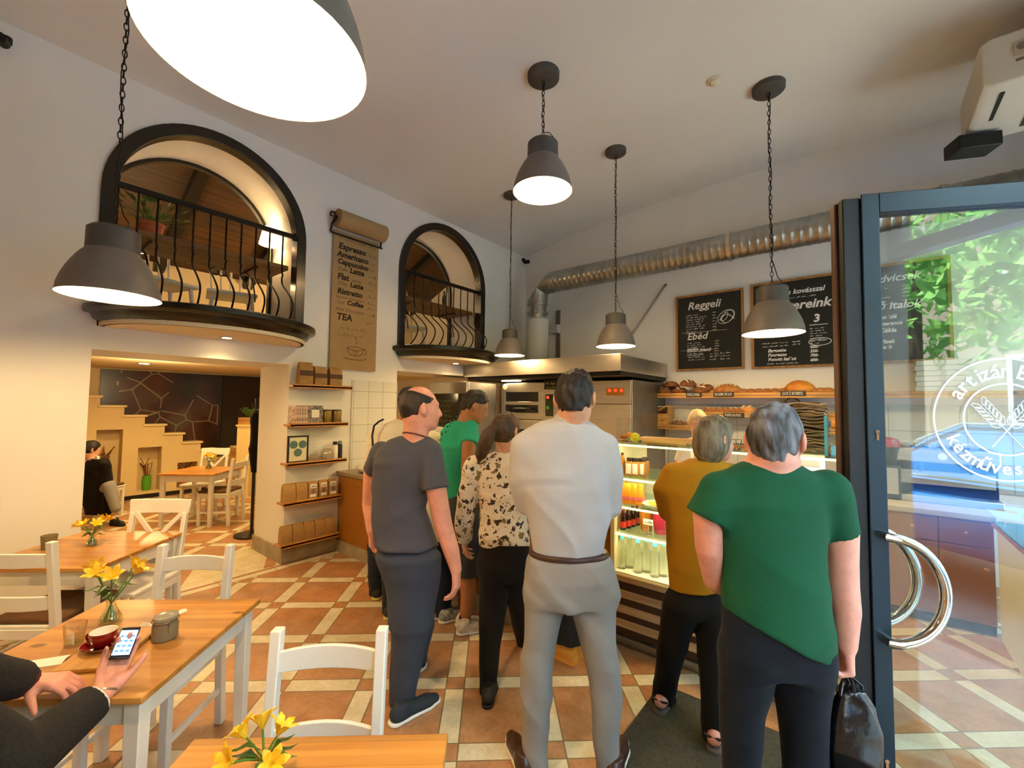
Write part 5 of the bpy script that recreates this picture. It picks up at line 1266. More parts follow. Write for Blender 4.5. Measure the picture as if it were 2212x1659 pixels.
# books
bc = mat('book_cover', '#3a2b2c', .5, col2='#a8988a', vs=38); bp_ = mat('book_pages', '#e0d3b8', .8)
bk = thing('book', 'x', 'book', group='books on the second shelf')
obj('cover', MB().box(-.07, .075, -.012, -.010, 0, .2).box(-.07, .075, .010, .012, 0, .2).box(.073, .075, -.012, .012, 0, .2), mat('book_spine', '#8a5a44', .5, col2='#d8c6b4', vs=30), bk); obj('pages', MB().box(-.068, .072, -.0098, .0098, .004, .196), bp_, bk)
for k in range(5):
    o = bk if k == 0 else dup(bk); o.location = (xb, 2.13 + .0265*k, SHZ[1] - .015); o['label'] = f'upright book seen by its spine on the second shelf, {ordn[k]}'
fb = thing('book', 'book facing forward with a patterned cover and white title square', 'book', (XL + .12, 2.345, SHZ[1] - .015), group='books on the second shelf')
obj('cover', MB().box(-.012, .012, -.088, .088, 0, .2), bc, fb, bevel=.002); obj('title_square', MB().box(.0121, .013, -.04, .045, .07, .155), paperw, fb)
jar_m = mat('tin_brass', '#7d6530', .4, .5, var=.15)
jr = thing('storage_jar', 'x', 'jar', group='brown jars on the second shelf')
obj('body', MB().lathe([(.05, 0), (.055, .01), (.05, .07), (.056, .13), (.05, .14), (0, .14)], 24), jar_m, jr); obj('lid', MB().lathe([(.052, .14), (.052, .155), (0, .157)], 24), mat('tin_dark', '#4a3a1c', .4, .5), jr)
for k, y in enumerate((2.50, 2.62)):
    o = jr if k == 0 else dup(jr); o.location = (xb, y, SHZ[1] - .015); o['label'] = ['brown tin jar nearer to the books', 'brown tin jar at the shelf end near the tiles'][k]
# framed certificate
fr = thing('picture_frame', 'black frame with three round green badges on the third shelf', 'picture frame', (XL + .09, 2.19, SHZ[2] - .013))
m = MB(); 
for b in ((-.11, .11, 0, .016), (-.11, .11, .269, .285), (-.11, -.094, .016, .269), (.094, .11, .016, .269)): m.box(-.008, .008, *b)
obj('frame', m, black, fr); obj('print', MB().box(-.004, .002, -.096, .096, .014, .271), mat('print_cream', '#d9d2ae', .6), fr)
for y, z in ((-.047, .19), (.047, .19), (0, .105)):
    o = obj('badge', MB().lathe([(0, 0), (.042, 0), (.042, .002), (0, .002)], 28), mat('badge_green', '#4d6a62', .6), fr); o.rotation_euler = (0, PI/2, 0); o.location = (.003, y, z)
    q = MB()
    for k in (-1, 0, 1): q.box(-.0035, -.002, -.026 + abs(k)*.006, .026 - abs(k)*.006, k*.012 - .003, k*.012 + .003)
    b = obj('badge_lines', q, mat('print_pale', '#a9b8a4', .7), o); b.rotation_euler = (0, -PI/2, 0); b.location = (.005, 0, 0)
cl = mat('cellophane', '#d8c9a8', .15, trans=.6, alpha=.75)
for k, (y, w, h, c, l) in enumerate(((2.36, .06, .07, '#b98a5a', 'small bag of biscuits beside the framed badges'), (2.45, .05, .05, '#c46a48', 'flat pack of reddish sweets in the middle of the third shelf'), (2.51, .06, .13, '#c9b48a', 'clear bag of pale biscuits left of the white flask'))):
    t = thing('snack_bag', l, 'bag', (XL + .1, y, SHZ[2] - .013), group='snacks on the third shelf')
    m = MB()
    for q in range(14): m.ell((random.uniform(-.02, .02), random.uniform(-w*.7, w*.7), random.uniform(.012, h*.7)), (.012, .016, .012), 8, 6)
    obj('contents', m, mat('biscuit' + str(k), c, .8), t, ).__setitem__('kind', 'stuff'); obj('wrap', MB().loft([[(-.03, -w, .001), (.03, -w, .001), (.03, w, .001), (-.03, w, .001)], [(-.032, -w, h*.6), (.032, -w, h*.6), (.032, w, h*.6), (-.032, w, h*.6)], [(-.004, -w*.6, h), (.004, -w*.6, h), (.004, w*.6, h), (-.004, w*.6, h)]]), cl, t)
def flask(y, c, l, r=.03, h=.2):
    t = thing('flask', l, 'flask', (XL + .1, y, SHZ[2] - .013)); obj('body', MB().lathe([(r, 0), (r, h*.75), (r*.75, h*.83), (0, h*.83)], 24), c, t); obj('cap', MB().lathe([(r*.8, h*.8), (r*.8, h*.98), (r*.5, h), (0, h)], 20), black if c is not d_black else steelD, t); return t
flask(2.605, mat('enamel_white', '#e4ddcb', .35), 'white flask with a black cap on the third shelf', .032)
flask(2.665, d_black, 'black flask at the right end of the third shelf', .027, .205)
# ---- hanging coffee menu on brown paper
def scrib(m, x0, x1, y, h, place, seed, th=.004):
    r = random.Random(seed); x = x0
    while x < x1 - .01:
        w = min(x1 - x, r.uniform(.03, .09)); n = max(3, int(w/(h*.38))); pts = [(x + w*i/n, y + (h*r.uniform(.35, 1) if i % 2 else h*r.uniform(-.05, .2))) for i in range(n + 1)]
        for (a, b), (c, d) in zip(pts[:-1], pts[1:]):
            m.add([place(a, b, 0), place(a + th, b, 0), place(c + th, d, 0), place(c, d, 0), place(a, b, .001), place(a + th, b, .001), place(c + th, d, .001), place(c, d, .001)], [(0, 1, 2, 3), (7, 6, 5, 4), (0, 4, 5, 1), (1, 5, 6, 2), (2, 6, 7, 3), (3, 7, 4, 0)])
        x += w + r.uniform(.012, .025)
mn = thing('paper_roll_menu', 'brown paper roll with the coffee menu hanging on the pillar wall', 'menu', (XL, 2.845, 2.10))
kp = mat('kraft_roll', '#a38457', .8, var=.05, vs=3)
y0, y1, ztop = -.305, .305, 1.64
obj('paper_sheet', MB().box(.028, .031, y0, y1, 0, ztop), kp, mn, smooth=False)
rl_ = obj('roll', MB().lathe([(.0, y0 - .01), (.105, y0 - .01), (.105, y1 + .01), (0, y1 + .01)], 32), kp, mn); rl_.rotation_euler = (-PI/2, 0, 0); rl_.location = (.125, 0, ztop + .10)
m = MB().tube([(.02, y0 - .03, ztop - .03), (.06, y0 - .03, ztop - .06), (.06, y1 + .03, ztop - .06), (.02, y1 + .03, ztop - .03)], .011, 8)
for y in (y0 - .03, y1 + .03):
    m.tube([(.02, y, ztop - .03), (.05, y, ztop + .05), (.1, y, ztop + .08), (.125, y, ztop + .1), (.09, y, ztop + .17), (.03, y, ztop + .19)], .011, 8); m.tube([(.03 + .03*math.cos(a), y, ztop + .17 + .025*math.sin(a)) for a in np.linspace(0, 5, 12)], .008, 6); m.ell((.125, y, ztop + .1), (.025, .025, .025), 10, 6)
obj('bracket', m, iron, mn)
pm = lambda x, y, z: (.0315 + z, x, y)
ink1 = MB(); ink2 = MB(); inkc = mat('ink_brown', '#2a1c10', .8); ink_l = mat('ink_faint', '#5f4526', .85)
L0 = y0 + .07
def mline(txt, z, s, b=.0035, x=0.0): obj('lettering', text_mb(txt, s, .001, .12, bold=b, place=lambda px, py, pz: pm(L0 + x + px, z + py, pz + .0006)), inkc, mn, smooth=False)
for txt, z, s, x in (('Espresso', 1.43, .10, 0), ('Americano', 1.335, .092, -.015), ('Cappuccino', 1.25, .085, -.01), ('Latte', 1.17, .092, .15), ('Flat', 1.065, .1, -.005), ('Latte', 1.0, .085, .16), ('Ristretto', .895, .09, 0), ('Coffee', .775, .08, .125), ('TEA', .585, .11, 0)): mline(txt, z, s, x=x)
def fline(txt, z, s, x=0.0): obj('faint_lettering', text_mb(txt, s, .001, .1, place=lambda px, py, pz: pm(L0 + x + px, z + py, pz + .0006)), ink_l, mn, smooth=False)
for txt, z, s, x in (('Cafe', 1.17, .065, 0), ('white', 1.065, .06, .18), ('Chai', 1.0, .06, .01), ('Espresso Macchiato', .84, .045, -.01), ('Iced', .775, .055, .0), ('Hot Chocolate', .69, .06, -.01)): fline(txt, z, s, x)
scrib(ink2, L0, L0 + .33, 1.54, .045, pm, 1)
for k, z in enumerate((1.54, 1.43, 1.335, 1.25, 1.165, 1.08, .995, .91, .83, .76, .68, .585)): scrib(ink2, y1 - .14, y1 - .04, z, .045, pm, k + 20, .005)
scrib(ink2, L0 + .05, L0 + .40, .475, .04, pm, 50); scrib(ink2, L0 + .02, L0 + .37, .39, .045, pm, 51)
cu = ink2; cz0 = .21
cu.tube([pm(.02 + .11*math.cos(a), cz0 + .09*math.sin(a) + .05, 0) for a in np.linspace(PI, 2*PI, 20)], .0035, 4).tube([pm(.02 + .11*math.cos(a), cz0 + .05 + .02*math.sin(a), 0) for a in np.linspace(0, 2*PI, 24)], .0035, 4)
cu.tube([pm(.13 + .04*math.sin(a), cz0 + .02 + .035*math.cos(a), 0) for a in np.linspace(0, PI, 12)], .0035, 4).tube([pm(.02 + .15*math.cos(a), cz0 - .06 + .025*math.sin(a), 0) for a in np.linspace(PI, 2*PI, 16)], .0035, 4)
cu.tube([pm(.02 + .018*math.sin(4*a), cz0 + .1 + .09*a, 0) for a in np.linspace(0, 1, 10)], .003, 4)
cu.tube([pm(.02 + .0018*16*math.sin(a)**3, cz0 + .0 + .0018*(13*math.cos(a) - 5*math.cos(2*a) - 2*math.cos(3*a) - math.cos(4*a)), 0) for a in np.linspace(0, 2*PI, 24)], .003, 4)
obj('faint_drawing', ink2, ink_l, mn, smooth=False)
# ---------------------------------------------------------------- counters, oven, duct
CT = .91; CX1 = -1.50
t = thing('counter', 'pine-boarded service counter with a stone plinth running from the pillar', 'counter', (-3.15, 2.70, 0))
w = (CX1 - XL)/2 - .0
obj('front_panel', MB().box(XL + .03 + 3.15, CX1 + 3.15, 0, .03, .13, CT - .04), pineC, t, bevel=.002)
obj('carcass', MB().box(XL + .03 + 3.15, CX1 + 3.15, .031, .55, .13, CT - .04), pineC, t)
obj('worktop', MB().box(XL + .015 + 3.15, CX1 + .02 + 3.15, -.025, .58, CT - .04, CT), mat('worktop_beige', '#8f7d5e', .35, var=.06, vs=20), t, bevel=.004)
obj('plinth', MB().box(XL + .03 + 3.15, CX1 - .02 + 3.15, -.015, .5, 0, .13), stone, t)
mobj('kitchen_towel', MB().ell((-4.45, 2.84, CT + .05), (.14, .09, .05), 16, 8).ell((-4.3, 2.87, CT + .04), (.1, .08, .04), 12, 8), cloth('towel_white', '#e4ddc8', bump=.5), 'crumpled white towel on the left end of the pine counter', 'towel')
bi = thing('waste_box', 'small wooden box on the floor under the black bag', 'box', (-1.62, 2.62, 0))
for a in ((-.12, .12, -.1, -.085), (-.12, .12, .085, .1), (-.12, -.105, -.085, .085), (.105, .12, -.085, .085)): obj('side', MB().box(*a, 0, .34), pineC, bi, bevel=.002)
obj('bottom', MB().box(-.105, .105, -.085, .085, 0, .02), pineC, bi)
bg = stack([(.13, -1.60, 2.56, .16, .1), (.2, -1.6, 2.56, .155, .1), (.35, -1.61, 2.57, .13, .1), (.5, -1.62, 2.58, .07, .06), (.56, -1.62, 2.58, .03, .03)], ax=V(1, 0, 0))
o = sobj('cloth_bag', bg.disp(folds(15, .02, 10, (1, 0, 0))), .008, cloth('bag_black', '#1a1b1d', .6), None, (-1.6, 2.56, .13)); tag(o, 'black cloth bag seen between the legs of the tall man', 'bag')
# cake stand case with domes on the counter
gp_ = glass('case_glass', (.97, .985, .98), 1.0)
gs = thing('cake_case', 'low glass cake case on the pine counter behind the tall man', 'display case', (-2.35, 2.98, CT))
for a in ((-.7, .7, -.2, -.194, 0, .34), (-.7, .7, -.2, .2, .34, .348), (-.7, -.694, -.194, .2, 0, .34), (.694, .7, -.194, .2, 0, .34)): obj('pane', MB().box(*a), gp_, gs, smooth=False)
obj('floor', MB().box(-.69, .69, -.19, .19, 0, .015), steel, gs)
for k, (x, y) in enumerate(((1172, 926), (1270, 922))):
    p = on(x, y, 1, 2.98); dm = thing('glass_dome', ['glass dome with a steel lid left of the tall man\'s collar', 'glass dome with a steel lid right of the tall man\'s collar'][k], 'dome', (p[0], 2.98, CT + .348), group='glass domes on the cake case')
    obj('base', MB().lathe([(0, 0), (.1, 0), (.1, .015), (0, .015)], 24), steel, dm); obj('dome', MB().lathe([(.09, .015), (.09, .1), (.075, .13)], 28, caps=False), gp_, dm)
    obj('lid', MB().lathe([(.08, .13), (.078, .145), (.03, .16), (.012, .165), (.012, .18), (.02, .185), (.016, .2), (0, .203)], 24), steel, dm)
# tall glazed refrigerator
FX0, FX1, FY = -5.2, -4.40, 4.4
t = thing('refrigerator', 'dark glass-fronted refrigerator in the passage left of the oven', 'refrigerator', ((FX0 + FX1)/2, FY, 0))
w = (FX1 - FX0)/2
obj('body', MB().box(-w, w, .05, .65, 0, 2.03), steelD, t, bevel=.006); fd = obj('door', MB().box(-w, -w + .05, 0, .05, .1, 2.03).box(w - .05, w, 0, .05, .1, 2.03).box(-w + .05, w - .05, 0, .05, 1.86, 2.03).box(-w + .05, w - .05, 0, .05, .1, .2), steelD, t, bevel=.003)
obj('glass', MB().box(-w + .05, w - .05, .02, .03, .2, 1.86), mat('glass_dark', '#1d2624', .08, spec=.8), fd, smooth=False); obj('handle', MB().tube([(-w + .1, -.0, .9), (-w + .1, -.05, .92), (-w + .1, -.05, 1.4), (-w + .1, 0, 1.42)], .012, 8), chrome, fd)
q = MB()
for k in range(7): scrib(q, -w + .12, .12 - (k % 3)*.05, 1.74 - k*.075, .04, lambda x, y, z: (x, .0185 - z, y), k + 70)
obj('chalk_notes', q, mat('chalk_dim', '#7f8a84', .9), fd, smooth=False)
# deck oven
OX0, OX1, OY = -4.36, -2.23, 5.1
t = thing('deck_oven', 'stainless steel deck oven with red digital displays', 'oven', ((OX0 + OX1)/2, OY, 0))
cx0 = (OX0 + OX1)/2; w = (OX1 - OX0)/2
obj('body', MB().box(-w, w, .04, YB - OY, .1, 2.04), steelD, t, bevel=.006)
for a in (-w + .1, w - .1):
    for b in (.15, .9): obj('foot', MB().tube([(a, b, 0), (a, b, .1)], .035, 10), steelD, t)
def deck(z0, z1):
    x0, x1 = -w + .02, -3.62 - cx0 + .06
    d = obj('deck_door', MB().box(x0, x1, 0, .04, z0, z0 + .09).box(x0, x1, 0, .04, z1 - .13, z1).box(x0, x0 + .08, 0, .04, z0 + .09, z1 - .13).box(x1 - .08, x1, 0, .04, z0 + .09, z1 - .13).box(x0 + .08, x1 - .08, .0, .04, (z0 + z1)/2 - .06, (z0 + z1)/2 - .01), steel, t, bevel=.004)
    obj('window', MB().box(x0 + .08, x1 - .08, .025, .039, z0 + .09, z1 - .13), mat('oven_glass', '#0e0906', .06, spec=.8), d, smooth=False)
    obj('handle', MB().tube([(x1 - .5, 0, z0 + .11), (x1 - .5, -.06, z0 + .15), (x1 - .2, -.06, z0 + .15), (x1 - .1, 0, z0 + .11)], .012, 8), black, d)
deck(1.50, 2.03); deck(.95, 1.48); deck(.4, .93)
cxp = (-3.56 - cx0, -3.30 - cx0)
cp_ = obj('control_column', MB().box(cxp[0], cxp[1], 0, .04, .4, 2.03), steel, t, bevel=.003)
obj('maker_plate', MB().box(cxp[0] + .03, cxp[1], -.01, 0, 1.93, 2.06), mat('plate_green', '#1c2410', .4), cp_)
q = MB(); scrib(q, cxp[0] + .05, cxp[1] - .04, 1.995, .035, lambda x, y, z: (x, -.0105 - z, y), 5, .006); scrib(q, cxp[0] + .07, cxp[1] - .03, 1.945, .03, lambda x, y, z: (x, -.0105 - z, y), 6, .006)
obj('plate_lettering', q, mat('plate_gold', '#d3b84e', .5), cp_, smooth=False)
obj('switch_panel', MB().box(cxp[0] + .05, cxp[1] - .08, -.006, 0, 1.55, 1.86), mat('panel_olive', '#2c2b12', .5), cp_)
led = mat('led_red', '#ff3a24', .4, emit='#ff2a18', es=4); ledg = mat('led_green', '#3a7a1a', .4, emit='#2f8a10', es=.6)
obj('led', MB().box(cxp[0] + .07, cxp[0] + .11, -.009, -.006, 1.80, 1.835), led, cp_); obj('led', MB().box(cxp[0] + .07, cxp[0] + .11, -.009, -.006, 1.65, 1.69), ledg, cp_)
rp = obj('right_panel', MB().box(cxp[1] + .01, w - .004, -.004, .04, 1.735, 2.03), steel, t, bevel=.003)
obj('lower_panel', MB().box(cxp[1] + .01, w - .004, 0, .04, .4, 1.725), steel, t, bevel=.003)
dx0, dx1 = -2.56 - cx0, -2.32 - cx0
obj('display', MB().box(dx0, dx1, -.012, -.004, 1.84, 1.935), mat('display_amber', '#7a4a10', .4, emit='#a05a10', es=.4), rp)
q = MB()
for k in range(3): q.box(dx0 + .03 + k*.08, dx0 + .065 + k*.08, -.0145, -.012, 1.885, 1.92)
obj('digits', q, led, rp)
c_ = obj('round_badge', MB().lathe([(0, 0), (.045, 0), (.045, .006), (0, .008)], 20), mat('badge_cream', '#d9cfae', .5), t); c_.location = (-w + .1, -.004, 1.98); c_.rotation_euler = (PI/2, 0, 0)
# extractor hood
HX0, HX1, HY, HZ0, HZ1 = -4.77, -2.2, 4.72, 2.12, 2.31
t = thing('extractor_hood', 'stainless steel extractor hood above the oven', 'hood', ((HX0 + HX1)/2, HY, HZ0)); w = (HX1 - HX0)/2; dpt = YB - HY
obj('canopy', MB().box(-w, w, 0, .012, 0, HZ1 - HZ0).box(w - .012, w, .012, dpt, 0, HZ1 - HZ0).box(-w, -w + .012, .012, dpt, 0, HZ1 - HZ0).box(-w, w, .0, dpt, HZ1 - HZ0, HZ1 - HZ0 + .012), steel, t, bevel=.003)
obj('underside', MB().box(-w + .02, w - .02, .05, dpt, -.05, -.0), mat('filter_dark', '#0d0c0a', .5), t)
obj('corner_strip', MB().bar((w + .002, -.002, 0), (w + .002, -.002, HZ1 - HZ0), .03), steel, t)
obj('lamp', MB().box(-w + .5, -w + .8, .3, .4, -.06, -.05), spot_e, t)
# ventilation duct
DR = .165
t = thing('ventilation_duct', 'galvanised spiral duct running along the top of the back wall', 'duct', (-1.4, 5.86, 3.72))
pts = [V(1.9, 0, 0) + V(1.4, 0, 0)*k for k in range(0)]
m = MB(); rings = []; X0 = -4.15
xs = np.arange(3.6, -2.5, -.085)
for i, x in enumerate(xs):
    for dx, dr in ((0, 0), (.06, 0), (.068, .005), (.077, .005)): rings.append([(x - dx, (DR + dr)*math.cos(a), (DR + dr)*math.sin(a)) for a in np.linspace(0, 2*PI, 29)[:-1]])
m.loft(rings); obj('straight_run', m, galv, t)
m = MB(); x0 = xs[-1] - .077; R_ = .30; rings = []
for k in range(7):
    a = PI/2*k/6; c = V(x0 - R_*math.sin(a), 0, -R_*(1 - math.cos(a)))
    for e in (0,): rings.append([tuple(c + V(-math.sin(a)*-(0), 0, 0) + (DR + .006)*(V(0, 1, 0)*math.cos(q) + V(math.sin(a), 0, math.cos(a))*math.sin(q))) for q in np.linspace(0, 2*PI, 29)[:-1]])
m.loft(rings); el = obj('elbow', m, galv, t, smooth=False)
xe = x0 - R_
obj('drop', MB().lathe([(DR*.9, -.62), (DR*.9, -R_)], 28, (xe, 0, 0), caps=False), galv, t)
for z in (-.34, -.5): obj('collar', MB().lathe([(DR*.9, z), (DR + .012, z), (DR + .012, z + .03), (DR*.9, z + .03)], 28, (xe, 0, 0), caps=False), galv, t)
for x in (.15, 2.05): c_ = obj('clamp', MB().lathe([(DR, -.02), (DR + .016, -.02), (DR + .016, .02), (DR, .02)], 28, caps=False), steel, t); c_.rotation_euler = (0, PI/2, 0); c_.location = (x, 0, 0)
sp_ = thing('silencer_box', 'white cylindrical duct silencer in the back corner', 'silencer', (-1.4 + xe, 5.86, HZ1 + .012))
zc = 3.72 - .60 - HZ1 - .012
obj('cylinder', MB().lathe([(.17, .08), (.185, .1), (.185, zc), (.16, zc + .03), (0, zc + .03)], 32), mat('silencer_white', '#c9c6ba', .5), sp_); obj('stub', MB().lathe([(.15, 0), (.15, .08)], 24), galv, sp_)
jb = thing('junction_box', 'small grey junction box with conduit beside the duct silencer', 'junction box', (-4.12, YB - .03, 2.95)); obj('box', MB().box(-.07, .07, -.06, .03, 0, .15), mat('plastic_grey', '#b7b7b0', .5), jb, bevel=.006); obj('conduit', MB().box(.0, .08, .0, .03, -.62, .0).box(.0, .08, .0, .03, .15, .4), steelD, jb)
a, b = V(-2.74, YB - .02, 2.81), V(-2.21, YB - .02, 3.48)
rd = thing('wall_rod', 'thin steel rod leaning diagonally on the back wall', 'rod', a); obj('rod', MB().tube([(0, 0, 0), tuple(b - a)], .012, 8), steelD, rd); obj('end_cap', MB().ell(tuple(b - a), (.025, .015, .025), 10, 6), steelD, rd)
# ---- chalkboards
slate_b = mat('chalkboard', '#1a1a14', .75, var=.2, vs=3); chalk = mat('chalk_white', '#e2e0d8', .9); frm = wood('board_frame', '#a8763a', '#7d5220', 2, 1, .5, knots=False)
def board(x0, x1, z0, z1, label, rot=0):
    t = thing('chalkboard', label, 'chalkboard', ((x0 + x1)/2, YB - .03, z0), group='chalkboards on the back wall'); w = (x1 - x0)/2; h = z1 - z0; f = .028
    obj('panel', MB().box(-w + f, w - f, -.004, .02, f, h - f), slate_b, t, smooth=False)
    obj('frame', MB().box(-w, w, -.012, .025, 0, f).box(-w, w, -.012, .025, h - f, h).box(-w, -w + f, -.012, .025, f, h - f).box(w - f, w, -.012, .025, f, h - f), frm, t, bevel=.002)
    P = lambda x, y, z: (x - w, -.0045 - z, y)
    return t, P, 2*w, h
def txt(m, s, x, y, size, P, sh=.25, b=.002, slope=0.0): obj('lettering', text_mb(s, size, .001, sh, bold=b, place=lambda a, c, z: P(x + a, y + c + a*slope, z + .0006)), chalk, t, smooth=False)
t, P, w, h = board(-2.06, -1.19, 2.21, 3.28, 'chalkboard headed Reggeli, left one on the back wall')
m = MB(); s2 = MB()
txt(m, 'Reggeli', .16, h - .21, .15, P); txt(m, 'Ebéd', .15, h*.5 - .10, .135, P); txt(m, 'EBÉD menü', .15, .265, .065, P)
for k in range(9): scrib(s2, .14, .14 + (.16, .27, .24, .22, .2, .25, .24, .14, .18)[k], h - .30 - k*.032, .018, P, k, .004); 
for k in range(7): scrib(s2, .49, .54, h - .29 - k*.04, .02, P, k + 90, .004)
for k in range(7): scrib(s2, .15, .15 + (.17, .2, .26, .24, .2, .22, .16)[k], h*.5 - .155 - k*.03, .017, P, k + 30, .004); scrib(s2, .51, .57, h*.5 - .15 - k*.033, .02, P, k + 40, .004)
for k in range(3): scrib(s2, .17, .38, .215 - k*.035, .017, P, k + 60, .004); scrib(s2, .45, .53, .215 - k*.04, .02, P, k + 66, .005); scrib(s2, .58, .70, .215 - k*.04, .022, P, k + 63, .005)
for r_ in ((.105, .095, 0), (.075, .085, .02), (.045, .05, -.02)): m.tube([P(.66 + r_[2] + r_[0]*math.cos(a), h - .36 + r_[1]*math.sin(a)*.9 + .03*math.cos(a), 0) for a in np.linspace(0, 2*PI, 24)], .003, 4)
m.tube([P(.58 + .18*u, h - .40 + .07*math.sin(u*PI), 0) for u in np.linspace(0, 1, 10)], .004, 4)
s2.box(.08 - w/2, w/2 - .2, -.0055, -.0045, h*.5 + .0, h*.5 + .003).box(.06 - w/2, w/2 - .3, -.0055, -.0045, .285, .287)
obj('chalk_drawing', m, chalk, t, smooth=False); obj('chalk_lines', s2, chalk, t, smooth=False)
t, P, w, h = board(-1.10, -.20, 2.20, 3.30, 'chalkboard with Baguette prices, partly behind a pendant lamp')
m = MB(); s2 = MB()
txt(m, 's kovásszal', .40, h - .19, .085, P); txt(m, 'gereink', .38, h - .38, .15, P, b=.004); txt(m, '3', .66, h - .56, .13, P, 0.1, .004); s2.box(.62 - w/2, .80 - w/2, -.006, -.0045, h - .6, h - .592)
for k in range(8): scrib(s2, .62, .62 + (.16, .14, .17, .12, .15, .16, .09, .1)[k], h - .645 - k*.03, .016, P, k + 200, .004)
for k in range(6): scrib(s2, .30, .50, h - .47 - k*.035, .018, P, k + 210, .004)
scrib(s2, .40, .70, h - .245, .02, P, 219, .004)
m.tube([P(.72 + .11*math.cos(a), .30 + .045*math.sin(a), 0) for a in np.linspace(0, 2*PI, 28)], .004, 4).tube([P(.72 + .085*math.cos(a), .295 + .03*math.sin(a), 0) for a in np.linspace(.6, 3.2, 16)], .003, 4)
for k, (s_, pr) in enumerate((('Baguette', '450'), ('Fougasse', '550'), ('Fonott kalács', '700'))): txt(m, s_, .18, .205 - k*.055, .055, P); txt(m, pr + '-', .62, .225 - k*.05, .045, P)
txt(m, '600-', .62, .07, .045, P); scrib(s2, .17, .5, .05, .018, P, 230, .004)
for k in range(2): scrib(s2, .12, .4, .31 - k*.04, .018, P, k + 240, .004); scrib(s2, .44, .52, .31 - k*.035, .02, P, k + 244, .005)
obj('chalk_drawing', m, chalk, t, smooth=False); obj('chalk_lines', s2, chalk, t, smooth=False)
t, P, w, h = board(-.12, .735, 2.21, 3.31, 'chalkboard headed Szendvicsek, seen through the glass door')
m = MB(); s2 = MB()
txt(m, 'Szendvicsek', .07, h - .20, .115, P); txt(m, 'Üdítő italok', .06, h*.56 - .02, .115, P); txt(m, 'Házi limonádé', .08, h*.5 - .06, .06, P); txt(m, 'narancs', .30, h*.5 - .13, .055, P); txt(m, 'Cékla', .27, h*.5 - .21, .065, P); txt(m, 'Vizek', .28, h*.5 - .33, .055, P); txt(m, 'Teák', .27, h*.5 - .39, .055, P)
for k in range(7): scrib(s2, .1, .1 + (.26, .2, .16, .3, .22, .33, .2)[k], h - .28 - k*.035, .018, P, k + 300, .004); scrib(s2, .47, .54, h - .27 - k*.038, .02, P, k + 310, .004)
for k in range(5): scrib(s2, .06, .26, h*.5 - .13 - k*.06, .018, P, k + 320, .004)
obj('chalk_lines', s2, chalk, t, smooth=False)
# ---- bread shelves
def long_shelf(x0, x1, z, label, d=.30):
    t = thing('bread_shelf', label, 'shelf', ((x0 + x1)/2, YB, z - .035), group='bread shelves on the back wall'); w = (x1 - x0)/2
    obj('board', MB().box(-w, w, -d, -.001, 0, .016), pineX, t, bevel=.002); obj('front_rail', MB().box(-w, w, -d - .02, -d, -.012, .02), pineX, t, bevel=.003); obj('lower_rail', MB().box(-w, w, -d - .018, -d - .002, -.045, -.018), pineX, t, bevel=.002)
    for x in np.linspace(-w + .15, w - .15, 3): obj('bracket', MB().box(x - .015, x + .015, -d*.8, 0, -.05, -.001), steelD, t)
    return t
SZ1, SZ2, SZ3 = 1.905, 1.665, 1.475
long_shelf(-2.40, 2.0, SZ1, 'upper bread shelf running along the back wall under the chalkboards')
long_shelf(-1.72, .0, SZ2, 'middle bread shelf behind the two nearest customers\' heads', .28)
long_shelf(-2.5, -1.73, SZ3, 'lowest bread shelf holding the tilted crate')
crD = mat('crust_dark', '#5a3317', .75, col2='#7b4c22', vs=14, bump=.4, bs=40); crG = mat('crust_golden', '#a8641d', .6, col2='#c98631', vs=8, bump=.25, bs=40); crR = mat('crust_roll', '#8a5524', .7, col2='#a9743a', vs=16, bump=.3, bs=40); flour = mat('flour_white', '#d9cdb4', .9)
def loaf(label, r, m_, scores=3, group=None, along='x'):
    t = thing('bread_loaf', label, 'bread', group=group); m = MB(); n, k = 22, 12; vs = []; fs = []
    for i in range(k + 1):
        a = PI*i/k
        for j in range(n):
            b = 2*PI*j/n; z = -math.cos(a); z = z if z > -.35 else -.35
            w = 1 + .05*math.sin(3*b + 1) + .03*math.sin(5*a)
            vs.append((r[0]*math.sin(a)*math.cos(b)*w, r[1]*math.sin(a)*math.sin(b)*w, r[2]*(z + .35)/1.35))
    for i in range(k):
        for j in range(n): fs.append((i*n + j, i*n + (j+1) % n, (i+1)*n + (j+1) % n, (i+1)*n + j))
    m.add(vs, fs); obj('crust', m, m_, t)
    for q in range(scores):
        u = (q + .5)/scores*1.5 - .75; c = math.sqrt(max(.05, 1 - u*u))
        obj('score', MB().tube([(r[0]*(u + .18*math.sin(v)), r[1]*c*.8*math.sin(v), r[2]*((c*math.cos(v)*.92 + .35)/1.35) + .004) for v in np.linspace(-1.1, 1.1, 9)], [.004, .008, .011, .012, .012, .012, .011, .008, .004], 6), flour, t)
    return t
DK = loaf('x', (.125, .10, .10), crD, 3, 'dark round loaves on the upper shelf')
dk = [(1432, 838, 0, 'dark scored loaf at the far left end of the upper shelf'), (1468, 838, 0, 'dark loaf second from the left on the upper shelf'), (1512, 838, 0, 'dark loaf in front of the first name tag'), (1450, 838, .085, 'dark loaf lying on top at the left end of the pile'), (1487, 838, .095, 'darkest round loaf topping the pile'), (1522, 838, .04, 'dark loaf leaning at the right end of the pile')]
for k, (x, y, dz, l) in enumerate(dk):
    p = on(x, 845, 1, YB - .2 + .05*(k % 2)); o = DK if k == 0 else dup(DK); o.location = (p[0], YB - .19 + .06*(k % 2) - (.04 if dz > .05 else 0), SZ1 - .018 + dz); o['label'] = l; o.rotation_euler = (.3*(k % 2 - .5) if dz else 0, 0, k*1.1); o.scale = (.92 + .04*(k % 3),)*3
